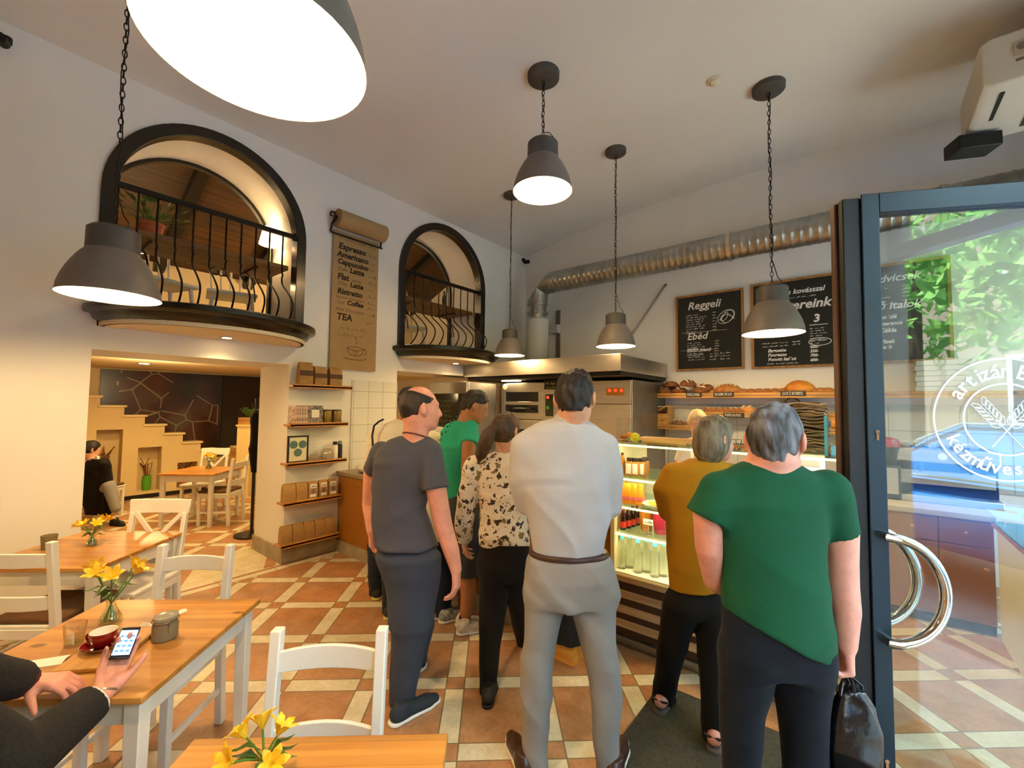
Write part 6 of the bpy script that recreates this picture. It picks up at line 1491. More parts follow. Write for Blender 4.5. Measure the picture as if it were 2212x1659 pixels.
p = on(1571, 845, 1, YB - .17); o = loaf('long loaf with white flour scores on the upper shelf', (.165, .1, .125), crR, 6); o.location = (p[0], YB - .17, SZ1 - .018)
p = on(1726, 845, 1, YB - .17); o = loaf('big smooth golden loaf on the upper shelf above the bearded man', (.155, .12, .15), crG, 0); o.location = (p[0], YB - .17, SZ1 - .018)
RL = loaf('x', (.07, .055, .06), crR, 0, 'small rolls on the upper shelf')
nth = ['first', 'second', 'third', 'fourth', 'fifth', 'sixth', 'seventh', 'eighth', 'ninth', 'tenth', 'eleventh', 'twelfth']
for k, x in enumerate([1538, 1606, 1623, 1640, 1657, 1674, 1691, 1757, 1773, 1789]):
    p = on(x, 848, 1, YB - .16); o = RL if k == 0 else dup(RL); o.location = (p[0], YB - .16, SZ1 - .018); o.rotation_euler = (0, 0, .4*k); o['label'] = f'small brown roll on the upper shelf, {nth[k]} from the left'
PR = loaf('x', (.05, .095, .055), crR, 1, 'baked rolls on the middle shelf')
for k, x in enumerate([1529, 1541, 1553, 1565, 1577, 1589, 1601]):
    p = on(x, 895, 1, YB - .16); o = PR if k == 0 else dup(PR); o.location = (p[0], YB - .16, SZ2 - .018); o.rotation_euler = (0, 0, .5); o['label'] = f'scored brown roll in the row on the middle shelf, {nth[k]} from the left'
for k, (x, r, m_, l) in enumerate(((1614, (.09, .07, .085), crG, 'pale golden loaf right of the row of rolls'), (1690, (.12, .1, .1), crD, 'dark loaf above the head of the bearded man'))):
    p = on(x, 892, 1, YB - .16); o = loaf(l, r, m_, 2); o.location = (p[0], YB - .16, SZ2 - .018)
# tilted crate and breads on the lowest shelf
p = on(1424, 905, 1, YB - .2); cr = thing('wooden_crate', 'open wooden crate tilted up against the oven side on the lowest shelf', 'crate', (p[0], YB - .17, SZ3 - .018)); cr.rotation_euler = (0, -.0, 0)
for a in ((-.16, .16, -.13, -.118, 0, .15), (-.16, .16, .118, .13, 0, .22), (-.16, -.148, -.118, .118, 0, .18), (.148, .16, -.118, .118, 0, .26)): obj('side', MB().box(*a), pineX, cr, bevel=.002)
obj('bottom', MB().box(-.148, .148, -.118, .118, 0, .012), pineX, cr); obj('lid', MB().hexa([(-.02, -.12, .16), (.15, -.12, .262), (.15, .12, .262), (-.02, .12, .16)], [(-.03, -.12, .172), (.145, -.12, .276), (.145, .12, .276), (-.03, .12, .172)]), pineS, cr)
o = loaf('golden bread inside the tilted crate', (.1, .08, .09), crG, 1); o.location = (p[0] - .03, YB - .17, SZ3 + .0)
for k, (x, m_, l, r) in enumerate(((1464, crD, 'brown bread right of the tilted crate', (.075, .07, .07)), (1494, crR, 'rustic bread at the right end of the lowest shelf', (.1, .07, .08)))):
    p = on(x, 908, 1, YB - .18); o = loaf(l, r, m_, 2); o.location = (p[0], YB - .18, SZ3 - .018)
# name tags
tagm = mat('tag_black', '#15140f', .6)
for k, (x, y, wd, l) in enumerate(((1499, 853, .2, 'black name tag under the dark loaves'), (1563, 852, .24, 'black name tag under the flour-scored loaf'), (1713, 850, .25, 'black name tag under the golden loaf'), (1585, 897, .24, 'black name tag below the row of rolls'))):
    yf = YB - .3202 if k < 3 else YB - .3002; p = on(x, y, 1, yf); t = thing('name_tag', l, 'sign', (p[0], yf, p[2] - .03), group='chalk name tags on the bread shelves')
    obj('plate', MB().box(-wd/2, wd/2, -.006, 0, 0, .062), tagm, t, bevel=.003); q = MB()
    r = random.Random(k + 3); x_ = -wd/2 + .02
    while x_ < wd/2 - .03:
        w_ = r.choice((.012, .016, .018)); c = r.randrange(3); P4 = lambda a, b, z=0: (a, -.0062 - z, b)
        q.box(x_, x_ + .003, -.0075, -.006, .016, .048)
        if c != 1: q.box(x_, x_ + w_*.8, -.0075, -.006, .044, .048)
        if c != 0: q.box(x_, x_ + w_*.8, -.0075, -.006, .016, .020)
        if c != 2: q.box(x_ + w_*.7, x_ + w_*.7 + .003, -.0075, -.006, .016, .048)
        x_ += w_ + .006
    obj('lettering', q, chalk, t, smooth=False)
# more stock on the middle shelf
p = on(1748, 880, 1, YB - .16); t = thing('bread_box', 'brown cardboard box with rolls near the door edge', 'box', (p[0], YB - .16, SZ2 - .018)); obj('box', MB().box(-.09, .09, -.08, .08, 0, .13), mat('cardboard', '#5f4324', .8), t); obj('label', MB().box(-.05, .06, -.082, -.08, .015, .05), paperw, t)
p = on(1712, 886, 1, YB - .14); t = thing('bread_basket', 'small basket of golden bread beside the cardboard box', 'basket', (p[0], YB - .15, SZ2 - .018)); obj('basket', MB().lathe([(.07, 0), (.09, .09), (.085, .09), (.065, .01), (0, .01)], 20), mat('wicker', '#6f5124', .8, bump=.6, bs=60), t); obj('handle', MB().tube([(.088*math.cos(a), 0, .08 + .1*math.sin(a)) for a in np.linspace(0, PI, 12)], .008, 6), mat('wicker', '#6f5124'), t)
o = loaf('golden loaf in the small basket', (.07, .06, .07), crG, 0); o.location = (p[0], YB - .15, SZ2 + .04)
p = on(1792, 905, 1, YB - .2); o = loaf('large golden round bread at the door edge', (.19, .13, .17), crG, 1); o.location = (p[0], YB - .2, p[2] - .1)
sh4 = long_shelf(-.75, .0, p[2] - .085, 'short shelf under the large golden bread at the door edge', .36)
# ---------------------------------------------------------------- display case
VX0, VX1, VY, VY1 = -1.46, .02, 2.96, 3.62
t = thing('display_case', 'long glass display case with brown and cream striped front and lit shelves', 'display case', ((VX0 + VX1)/2, VY, 0)); vc = (VX0 + VX1)/2; w = (VX1 - VX0)/2; D_ = VY1 - VY
brn = mat('panel_brown', '#3a2115', .4, var=.1, vs=4); strp = wood('stripe_maple', '#c9a878', '#a8865a', 0, 1, .4, knots=False)
obj('base_panel', MB().box(-w, w, .0, .02, .09, .46).box(-w, -w + .02, .02, D_, .09, .46).box(w - .02, w, .02, D_, .09, .46).box(-w, w, D_ - .02, D_, .09, .46), brn, t, smooth=False)
for z in (.37, .265, .165): obj('stripe', MB().box(-w - .002, w + .002, -.006, .0, z - .027, z + .027), strp, t, smooth=False)
obj('plinth', MB().box(-w + .01, w - .01, .02, D_ - .03, 0, .09), steelD, t, smooth=False)
obj('kick_rail', MB().box(-w, w, -.012, .015, .045, .075), steelD, t)
obj('sill', MB().box(-w, w, -.02, D_, .46, .5), wood('sill_maple', '#cfae7c', '#a9854f', 0, 1, .35, knots=False), t, bevel=.003)
lit = mat('case_white', '#f0e7d0', .5)
obj('deck', MB().box(-w + .02, w - .02, .02, D_ - .02, .5, .508), lit, t, smooth=False)
gl1 = glass('case_glass', (.97, .985, .98)); gedge = glass('shelf_glass', (.86, .96, .9), 1.1)
obj('front_glass', MB().box(-w + .004, w - .004, .004, .010, .5, 1.43), gl1, t, smooth=False)
obj('top_glass', MB().box(-w, w, 0, D_, 1.43, 1.44), gedge, t, smooth=False)
obj('end_panel', MB().box(-w, -w + .018, .012, D_, .5, 1.43).box(-w - .0, -w + .03, .011, .05, .5, 1.43), mat('panel_cream', '#e8d9a8', .5), t, smooth=False)
obj('end_glass', MB().box(w - .006, w, .012, D_, .5, 1.43), gl1, t, smooth=False)
for z in (.79, .985, 1.19): obj('shelf', MB().box(-w + .02, w - .01, .06, D_ - .06, z - .008, z), gedge, t, smooth=False)
for x in (-w + .42, .16): obj('post', MB().box(x - .012, x + .012, D_ - .1, D_ - .07, .508, 1.43), steel, t)
obj('guard_glass', MB().box(-w + .16, w - .02, D_ - .12, D_ - .112, 1.44, 1.70), gl1, t, smooth=False)
obj('guard_rail', MB().box(-w + .16, w - .02, D_ - .122, D_ - .11, 1.70, 1.706), steel, t)
tube_e = mat('case_tube', '#fff0c8', .4, emit='#ffdf96', es=2.5)
for z in (.765, .96, 1.165, 1.412): obj('light_strip', MB().box(-w + .03, w - .03, .03, .045, z, z + .012), tube_e, t)
obj('back_panel', MB().box(-w + .02, w - .02, D_ - .03, D_ - .02, .508, 1.18), lit, t, smooth=False)
for z, p_ in ((1.405, 5), (1.16, 2.5), (.955, 2.5), (.76, 3.5)): light('AREA', (vc, VY + .05, z), p_, (1, .8, .45), 1.35, (math.radians(38), 0, 0), sy=.03, name='case_light')
# goods in the case (placed by where they stand on each shelf)
def at_shelf(x, z, dy): p = on(x, 1100, 1, VY + dy); return V(p[0], VY + dy, z)
bottleG = glass('water_bottle', (.93, .95, .9), 2.2); capB = mat('cap_blue', '#3f9fb0', .4)
def bottle(label, r, h, body, cap, group=None, lab=None, neck=.45):
    t = thing('bottle', label, 'bottle', group=group)
    obj('body', MB().lathe([(r*.85, 0), (r, .008), (r, h*.35), (r*.9, h*.45), (r, h*.55), (r*.92, h*.66), (r*neck, h*.86), (r*neck, h*.92), (0, h*.92)], 18), body, t)
    obj('cap', MB().lathe([(r*neck*1.1, h*.9), (r*neck*1.1, h), (0, h)], 14), cap, t)
    if lab: obj('label', MB().lathe([(r*1.015, h*.12), (r*1.02, h*.4)], 18, caps=False), lab, t)
    return t
wb = bottle('x', .034, .235, bottleG, capB, 'water bottles on the case floor')
for k, x in enumerate((1343, 1360, 1378, 1396, 1414, 1432)):
    o = wb if k == 0 else dup(wb); o.location = at_shelf(x, .508, .10 + .05*(k % 2)); o['label'] = f'clear water bottle with a blue cap on the case floor, {nth[k]} from the left'
drk = mat('cola_glass', '#2a0e08', .1); cb = bottle('x', .024, .155, drk, mat('cap_red', '#8a1a12', .4), 'dark drinks in the case', mat('label_red', '#c0301c', .5))
for k, x in enumerate((1346, 1357, 1367, 1376)):
    o = cb if k == 0 else dup(cb); o.location = at_shelf(x, .79, .10 + .06*k); o['label'] = f'small dark bottle with a red label on the lowest glass shelf, {nth[k]} from the front'
tubm = mat('tub_amber', '#9a5f17', .35); 
def tub(x, z, r, h, m_, label, dy=.2):
    q = thing('tub', label, 'tub', at_shelf(x, z, dy)); obj('body', MB().lathe([(r*.82, 0), (r, h*.95), (r*.97, h*.95), (r*.8, .01), (0, .01)], 24), m_, q); obj('lid', MB().lathe([(r*1.03, h*.94), (r*1.03, h), (0, h)], 24), m_, q); return q
tub(1396, .79, .05, .15, tubm, 'amber tub on the lowest glass shelf behind the price card'); tub(1428, .79, .06, .15, mat('tub_red', '#9c2238', .35), 'red tub on the lowest glass shelf beside the mustard sweater')
q = thing('price_card', 'white price card on a stand before the amber tub', 'sign', at_shelf(1400, .79, .09)); obj('stand', MB().tube([(0, 0, 0), (0, 0, .07)], .004, 6).lathe([(0, 0), (.02, 0), (.02, .004), (0, .004)], 12), steel, q); obj('card', MB().box(-.035, .035, -.004, 0, .07, .11), paperw, q); m = MB(); scrib(m, -.03, .03, .082, .02, lambda x, y, z: (x, -.0042 - z, y), 9, .004); obj('lettering', m, ink, q, smooth=False)
orb = mat('pack_orange', '#e08a1c', .35, emit='#e08a1c', es=0.0); pk = mat('pack_pink', '#d06a6a', .4)
ob_ = thing('juice_pack', 'x', 'pack', group='orange packs in the case'); obj('body', MB().loft([[(-.03, -.02, 0), (.03, -.02, 0), (.03, .02, 0), (-.03, .02, 0)], [(-.033, -.024, .06), (.033, -.024, .06), (.033, .024, .06), (-.033, .024, .06)], [(-.032, -.004, .15), (.032, -.004, .15), (.032, .004, .15), (-.032, .004, .15)]]), orb, ob_, bevel=.003); obj('band', MB().loft([[(-.0335, -.0245, .03), (.0335, -.0245, .03), (.0335, .0245, .03), (-.0335, .0245, .03)], [(-.034, -.025, .055), (.034, -.025, .055), (.034, .025, .055), (-.034, .025, .055)]]), pk, ob_)
for k, (x, dy) in enumerate(((1345, .24), (1355, .1), (1368, .12), (1381, .14))):
    o = ob_ if k == 0 else dup(ob_); o.location = at_shelf(x, .985, dy); o['label'] = f'orange pack with a pink band on the middle glass shelf, {nth[k]} from the left'
q = thing('plate', 'white plate of yellow slices on the middle glass shelf', 'plate', at_shelf(1424, .985, .16)); obj('dish', MB().lathe([(.06, 0), (.12, .02), (.118, .024), (.06, .006), (0, .006)], 32), mat('china_white', '#f0e9d8', .25), q)
m = MB(); [m.ell((.05*math.cos(a), .05*math.sin(a), .018), (.03, .02, .012), 8, 6) for a in np.linspace(0, 5.2, 6)]; obj('slices', m, mat('cake_yellow', '#d9b040', .7), q)
jl = mat('jar_amber', '#c77f17', .12, trans=.35); jd = mat('lid_dark', '#241a12', .4)
jr2 = thing('preserve_jar', 'x', 'jar', group='preserve jars in the case'); obj('body', MB().box(-.026, .026, -.026, .026, 0, .105), jl, jr2, bevel=.008); obj('lid', MB().lathe([(.024, .105), (.024, .13), (0, .13)], 18), jd, jr2); obj('label', MB().box(-.02, .02, -.028, -.0262, .015, .09), paperw, jr2)
for k, (x, dy) in enumerate(((1361, .12), (1375, .13), (1388, .16), (1394, .24))):
    o = jr2 if k == 0 else dup(jr2); o.location = at_shelf(x, 1.19, dy); o['label'] = f'amber preserve jar with a dark lid on the top glass shelf, {nth[k]} from the left'
ob2 = bottle('slim amber oil bottle at the left end of the top glass shelf', .02, .16, jl, jd); ob2.location = at_shelf(1345, 1.19, .15)
# stock farther along, glimpsed between heads and by the door
cake_m = mat('pastry', '#b9772c', .6, col2='#7f4717', vs=18, bump=.3, bs=50)
PA = thing('pastry', 'x', 'pastry', group='pastries on the right half of the case'); obj('crust', MB().ell((0, 0, .03), (.06, .04, .032), 14, 8), cake_m, PA); obj('glaze', MB().ell((0, 0, .045), (.042, .028, .02), 12, 6), mat('glaze_gold', '#d69a3c', .25), PA)
pos = [(-.55, .79, .2), (-.38, .79, .22), (-.2, .79, .2), (-.08, .79, .22), (-.5, .985, .2), (-.33, .985, .2), (-.16, .985, .22), (-.06, .985, .2), (-.45, 1.19, .2), (-.3, 1.19, .2), (-.18, 1.19, .22), (-.07, 1.19, .2)]
for k, (x, z, dy) in enumerate(pos):
    o = PA if k == 0 else dup(PA); o.location = (x, VY + dy, z); r_ = {.79: 'lowest', .985: 'middle', 1.19: 'top'}[z]; o['label'] = f'glazed pastry on the {r_} glass shelf at the right half, {nth[k % 4]} along'
q = thing('price_sign', 'white price sign with a grey label by the bearded man', 'sign', on(1748, 1003, 1, VY + .12) - V(0, 0, .06)); obj('board', MB().box(-.075, .075, -.003, .003, -.03, .12), paperw, q); obj('label', MB().box(-.05, .05, -.006, -.003, .045, .085), mat('label_grey', '#5f6063', .6), q)
q['label'] = 'white price sign with a grey label hanging inside the case glass'
# on top of the case
ZT = 1.44
g_ = on(1372, 957, 1, VY + .12); q = thing('ornamental_gourd', 'small yellow and orange gourd on the glass top', 'gourd', (g_[0], VY + .12, ZT)); obj('fruit', MB().ell((0, 0, .034), (.037, .034, .034), 16, 10), mat('gourd_yellow', '#d8c41f', .35, col2='#b7a912', vs=20), q); obj('neck', MB().tube([(-.02, 0, .04), (-.045, 0, .052), (-.058, 0, .062)], [.022, .017, .012], 10), mat('gourd_orange', '#dd8a1f', .4), q)
b_ = on(1430, 951, 1, VY + .25); q = mobj('serving_board', MB().box(b_[0] - .17, b_[0] + .26, VY + .14, VY + .36, ZT + .012, ZT + .03).box(b_[0] - .12, b_[0] + .2, VY + .17, VY + .2, ZT, ZT + .012).box(b_[0] - .12, b_[0] + .2, VY + .30, VY + .33, ZT, ZT + .012), wood('board_beech', '#c99a5c', '#a87a40', 0, 1, .4, knots=False), 'long pale serving board lying on the glass top', 'board', bevel=.003)
a_ = on(1324, 945, 1, VY + .3); q = thing('acrylic_box', 'clear acrylic box with an orange snack at the left end of the glass top', 'box', (a_[0] + .10, VY + .3, ZT)); obj('walls', MB().box(-.05, -.047, -.05, .05, 0, .17).box(.047, .05, -.05, .05, 0, .17).box(-.047, .047, -.05, -.047, 0, .17).box(-.047, .047, .047, .05, 0, .17), gl1, q, smooth=False); obj('snack', MB().ell((0, 0, .02), (.035, .03, .02), 12, 8), mat('snack_orange', '#b0641c', .6), q)
fb_ = mat('crispbread', '#7c5a38', .8, col2='#a58258', vs=14, bump=.4, bs=40)
def wavy(seed):
    r = random.Random(seed); m = MB(); n, k = 12, 6; p1, p2 = r.uniform(0, 6), r.uniform(0, 6); top = []; bot = []
    for j in range(k + 1):
        for i in range(n + 1):
            x = -.12 + .24*i/n; y = -.08 + .16*j/k; z = .006*math.sin(34*x + p1) + .005*math.sin(40*y + p2); top.append((x, y, z + .004)); bot.append((x, y, z - .004))
    N_ = len(top); fs = []
    for j in range(k):
        for i in range(n):
            a = j*(n + 1) + i; q = (a, a + 1, a + n + 2, a + n + 1); fs.append(q); fs.append(tuple(N_ + z for z in q[::-1]))
    for i in range(n): fs += [(i, N_ + i, N_ + i + 1, i + 1), (k*(n+1) + i, k*(n+1) + i + 1, N_ + k*(n+1) + i + 1, N_ + k*(n+1) + i)]
    for j in range(k): fs += [(j*(n+1), (j+1)*(n+1), N_ + (j+1)*(n+1), N_ + j*(n+1)), (j*(n+1) + n, N_ + j*(n+1) + n, N_ + (j+1)*(n+1) + n, (j+1)*(n+1) + n)]
    return m.add(top + bot, fs)
s0 = on(1740, 985, 1, VY + .32)
for k in range(17):
    m = wavy(k); o = obj('crispbread', m, fb_); tag(o, f'wavy crispbread sheet in the tall stack by the door, {"lowest" if k == 0 else "topmost" if k == 16 else "number %d from the bottom" % (k + 1)}', 'crispbread', 'stacked crispbread sheets'); o.location = (s0[0] + random.uniform(-.012, .012), VY + .32, ZT + .012 + k*.0172); o.rotation_euler = (0, 0, random.uniform(-.12, .12))
# hanging glass guard and small display near the door
gd = on(1787, 985, 1, VY + .12); q = thing('glass_guard', 'upright green-edged glass guard on the case top near the door', 'glass', (gd[0], VY + .12, ZT)); obj('pane', MB().box(-.005, .005, -.08, .35, 0, .22).box(-.25, -.005, .34, .35, 0, .22), glass('guard_green', (.75, .93, .9), 1.2), q, smooth=False); obj('rail', MB().box(-.007, .007, -.085, -.08, 0, .22), mat('edge_teal', '#5fb0aa', .3), q)
q = mobj('blue_note', MB().box(s0[0] + .14, s0[0] + .19, VY + .1, VY + .104, ZT + .001, ZT + .05), mat('note_blue', '#7ec3d6', .7), 'small pale blue note standing on the glass top', 'note')
# ---------------------------------------------------------------- things on the tables
def flowers(label, p, h, seed, big=1.0, nst=4):
    r = random.Random(seed); t = thing('flower_vase', label, 'vase', p)
    gv = glass('vase_glass', (.93, .96, .92), 2.0)
    s = big
    obj('glass', MB().lathe([(.028*s, 0), (.036*s, .006), (.035*s, .02*s), (.016*s, .06*s), (.014*s, .075*s), (.02*s, .09*s), (.018*s, .09*s), (.012*s, .075*s), (.014*s, .06*s), (.031*s, .02*s), (0, .008)], 24), gv, t)
    obj('water', MB().lathe([(.0, .009), (.030*s, .010), (.028*s, .03*s), (0, .03*s)], 20), glass('water_clear', (.9, .93, .84), 1.2), t)
    yl = mat('petal_yellow', '#f2b705', .5, col2='#ffd23a', vs=30, sss=.05); gr = mat('stem_green', '#4d7a1f', .5)
    for k in range(nst):
        a = 2*PI*k/nst + r.uniform(-.4, .4); sp = r.uniform(.3, 1.0)*.085*s; tp = V(sp*math.cos(a), sp*math.sin(a), h*r.uniform(.8, 1.0))
        st_ = obj('stem', MB().tube([(-.02*s*math.cos(a), -.02*s*math.sin(a), .012), (0, 0, .07*s), tuple(tp*.6 + V(0, 0, .03)), tuple(tp)], .0028, 6), gr, t)
        m = MB(); dr = (tp - V(0, 0, h*.45)); dr /= np.linalg.norm(dr); u = np.cross(dr, [0, 0, 1.]); u /= np.linalg.norm(u); v = np.cross(dr, u); R_ = .032*s
        for q in range(6):
            b = 2*PI*q/6; o_ = u*math.cos(b) + v*math.sin(b); pr_ = np.cross(dr, o_); wd = .011*s
            c = [tp, tp + o_*R_*.45 + dr*R_*.7, tp + o_*R_*.85 + dr*R_*1.15, tp + o_*R_*1.25 + dr*R_*1.25]; ww = [.003*s, wd, wd*.95, .002]
            top = []
            for cc, w_ in zip(c, ww): top.append([tuple(cc - pr_*w_), tuple(cc + dr*.0015), tuple(cc + pr_*w_), tuple(cc - dr*.0025)])
            m.loft(top)
        obj('blossom', m, yl, st_)
    m = MB()
    for k in range(9):
        a = r.uniform(0, 6.28); b = V(math.cos(a), math.sin(a), 0); z = r.uniform(.4, .75)*h; L_ = .05*s; p0 = b*.01 + V(0, 0, z); p1 = p0 + b*L_*.6 + V(0, 0, .02); p2 = p0 + b*L_*1.1 + V(0, 0, .01); pr_ = V(-b[1], b[0], 0)*.011*s
        m.loft([[tuple(p0), tuple(p0 + V(0, 0, .001)), tuple(p0 + V(0, 0, .002)), tuple(p0 - V(0, 0, .001))], [tuple(p1 - pr_), tuple(p1 + V(0, 0, .002)), tuple(p1 + pr_), tuple(p1 - V(0, 0, .002))], [tuple(p2 - pr_*.6), tuple(p2 + V(0, 0, .002)), tuple(p2 + pr_*.6), tuple(p2 - V(0, 0, .002))], [tuple(p2 + b*.02), tuple(p2 + b*.02 + V(0, 0, .001)), tuple(p2 + b*.021), tuple(p2 + b*.02 - V(0, 0, .001))]])
    obj('leaves', m, leaf_g, t)
    return t
TT = .72
flowers('glass vase of yellow lilies on the table with the red cup', fl(238, 1344, TT), .235, 3, 1.15, 5)
flowers('small glass vase of yellow flowers on the rear table', fl(198, 1178, TT), .15, 5, .95, 5)
vz = fl(568, 1700, TT); flowers('yellow flowers at the bottom edge, on the nearest table', vz, .13, 8, .95, 5)
flowers('yellow flowers on the back room table', BT*V(1, 1, 0) + ey*.12 + V(0, 0, TT), .2, 9, 1.2, 4)
red = mat('ceramic_red', '#7f120f', .12, coat=.6); cwh = mat('ceramic_white', '#efe8d6', .2)
bo = fl(240, 1405, TT); q = mobj('serving_tray', MB().box(-.15, .15, -.095, .095, 0, .016), wood('tray_wood', '#c08a3e', '#9c6a2a', 0, 1, .4), 'light wooden serving board under the red cup', 'board', bevel=.004); q.location = (bo[0], bo[1], TT); q.rotation_euler = (0, 0, GA + .12 - PI/2)
cpp = fl(222, 1398, TT + .016); sr = thing('saucer', 'dark red saucer with white underside on the serving board', 'saucer', cpp); obj('dish', MB().lathe([(0, .006), (.035, .006), (.068, .018), (.07, .02)], 36, caps=False), red, sr); obj('underside', MB().lathe([(0, 0), (.035, 0), (.045, .004), (.0702, .0195)], 36, caps=False), cwh, sr)
c_ = thing('cup', 'dark red espresso cup, white inside, on its saucer', 'cup', cpp + V(0, 0, .0065)); obj('body', MB().lathe([(.022, 0), (.034, .01), (.041, .032), (.043, .056), (.0425, .057)], 36, caps=False), red, c_); obj('lining', MB().lathe([(.0425, .057), (.040, .055), (.038, .032), (.028, .012), (0, .01)], 36, caps=False), cwh, c_); obj('handle', MB().tube([tuple(-RGT*(.040 + .026*math.sin(a)) + UP*(.031 + .017*math.cos(a))) for a in np.linspace(.0, PI, 10)], .0045, 8), red, c_)
gw = glass('tumbler_glass', (.96, .96, .95), 2.2)
tg = fl(160, 1393, TT); t = thing('tumbler', 'clear water tumbler at the left of the red cup', 'glass', tg); obj('glass', MB().lathe([(.03, 0), (.036, .085), (.034, .085), (.0285, .012), (0, .012)], 32), gw, t); obj('water', MB().lathe([(0, .0125), (.028, .0125), (.030, .035), (0, .035)], 28), MATS['water_clear'], t)
jp = fl(356, 1379, TT); t = thing('sugar_jar', 'clip-top glass jar of brown sugar on the pine table', 'jar', jp)
obj('glass', MB().lathe([(.04, 0), (.045, .006), (.045, .06), (.04, .072), (.038, .08)], 32), mat('jar_brown_glass', '#a89878', .1, trans=.5, ior=1.2), t); obj('contents', MB().lathe([(0, .005), (.041, .006), (.041, .05), (0, .052)], 28), mat('sugar_brown', '#8a6a3c', .9, bump=.5, bs=300), t); obj('lid', MB().lathe([(.043, .082), (.043, .094), (.02, .1), (0, .1)], 32), mat('lid_glass', '#b9b29c', .15, trans=.4), t); obj('clip', MB().tube([(.046*math.cos(a), .046*math.sin(a), .078) for a in np.linspace(0, 2*PI, 25)[:-1]], .0022, 6, closed=True).tube([(.046, 0, .078), (.052, .0, .06), (.05, .0, .04), (.046, 0, .08), (.05, 0, .095)], .002, 6), chrome, t)
paper_w = mat('napkin_white', '#f0e8d4', .9)
for k, (x, y, a, l) in enumerate(((322, 1352, .5, 'torn sugar sachet left of the sugar jar'), (383, 1326, 1.9, 'white sachet leaning behind the sugar jar'), (165, 1384, 1.0, 'x'))[:2]):
    p = fl(x, y, TT); o = mobj('sugar_sachet', MB().loft([[(-.035, -.012, 0), (.035, -.014, 0), (.035, -.014, .002), (-.035, -.012, .002)], [(-.03, 0, .012), (.038, .002, .006), (.038, .002, .008), (-.03, 0, .014)], [(-.038, .014, .001), (.03, .016, .004), (.03, .016, .006), (-.038, .014, .003)]]), paper_w, l, 'sachet', 'sachets on the table'); o.location = (p[0], p[1], TT); o.rotation_euler = (0, 0, a)
np_ = fl(75, 1436, TT); o = mobj('napkin', MB().loft([[(-.09, -.03, 0), (.09, -.03, 0), (.09, -.03, .003), (-.09, -.03, .003)], [(-.09, 0, .004), (.09, 0, .006), (.09, 0, .009), (-.09, 0, .007)], [(-.09, .03, 0), (.09, .03, .002), (.09, .03, .005), (-.09, .03, .003)]]), paper_w, 'folded white napkin behind the guest\'s left hand', 'napkin'); o.location = (np_[0], np_[1], TT); o.rotation_euler = (0, 0, YAW + .35)
cj = fl(105, 1186, TT + .0); t = thing('candle_jar', 'glass candle jar on the rear table by the left chair', 'candle', cj); obj('glass', MB().lathe([(.035, 0), (.042, .09), (.04, .09), (.033, .008), (0, .008)], 24), mat('jar_brown_glass', '#a89878'), t); obj('filling', MB().lathe([(0, .009), (.034, .009), (.038, .06), (0, .06)], 20), mat('candle_fill', '#8a5a30', .7), t)
# the phone
Wp, Hd, Hn = PHONE
Hd = Hd/np.linalg.norm(Hd); Hn = Hn - Hd*(Hn @ Hd); Hn /= np.linalg.norm(Hn); Ht = np.cross(Hd, Hn)
pc_ = Wp + Hd*.146 + Hn*.042 + Ht*.008
ph = thing('smartphone', 'smartphone with a bright pale blue screen in the guest\'s hand', 'phone', pc_)
ph.rotation_euler = Matrix([[Ht[i], Hd[i], Hn[i]] for i in range(3)]).to_euler()
obj('case', MB().box(-.028, .028, -.058, .058, -.004, .004), mat('phone_dark', '#17131f', .3), ph, bevel=.003); sc_ = obj('screen', MB().box(-.0245, .0245, -.046, .045, .0041, .0046), mat('screen_blue', '#9fd0ff', .3, emit='#a9d4ff', es=1.1), ph)
m = MB()
for k in range(4):
    for j in range(3): m.box(-.02 + j*.015, -.01 + j*.015, -.035 + k*.018, -.028 + k*.018, .0047, .0049)
obj('screen_text', m, mat('screen_text', '#5b8fc8', .4, emit='#5b9be0', es=.6), sc_)
# ---------------------------------------------------------------- gallery furnishings
BZ = 3.22
t = thing('table_lamp', 'small lit table lamp with a white shade on the gallery bar board', 'lamp', (-5.30, 2.06, BZ)); obj('base', MB().lathe([(0, 0), (.07, 0), (.07, .012), (.012, .025), (.012, .06), (.02, .08), (.01, .1), (.01, .33)], 20), chrome, t)
obj('shade', MB().lathe([(.115, .30), (.075, .50), (.073, .50), (.113, .30)], 32, caps=False), mat('shade_lit', '#fff0d8', .7, emit='#ffdfb0', es=5), t); light('POINT', (-5.30, 2.06, BZ + .42), 10, WARM, .05, name='table_lamp_light')
t = thing('potted_plant', 'green plant in a terracotta pot on the gallery bar board', 'plant', (-5.28, .98, BZ)); obj('pot', MB().lathe([(.07, 0), (.1, .15), (.108, .15), (.108, .18), (.095, .18), (.07, .02), (0, .02)], 24), mat('terracotta', '#b3582e', .7), t)
m = MB()
for k in range(70):
    a = random.uniform(0, 6.28); e = random.uniform(.2, 1.3); L_ = random.uniform(.12, .32); p0 = V(0, 0, .17); d_ = V(math.cos(a)*math.cos(e), math.sin(a)*math.cos(e), math.sin(e)); p1 = p0 + d_*L_; pr_ = V(-math.sin(a), math.cos(a), 0)*.02
    m.tube([tuple(p0), tuple(p0*.4 + p1*.6), tuple(p1)], .002, 4); m.loft([[tuple(p1 - d_*.03), tuple(p1 - d_*.03 + UP*.001), tuple(p1 - d_*.03 + UP*.002), tuple(p1 - d_*.029)], [tuple(p1 + pr_), tuple(p1 + UP*.004), tuple(p1 - pr_), tuple(p1 - UP*.002)], [tuple(p1 + d_*.05), tuple(p1 + d_*.05 + UP*.001), tuple(p1 + d_*.051), tuple(p1 + d_*.05 - UP*.001)]])
obj('foliage', m, mat('leaf_green_light', '#55742a', .5, var=.35, vs=10), t)
gw_ = mat('chair_grey_white', '#d2cdbd', .5)
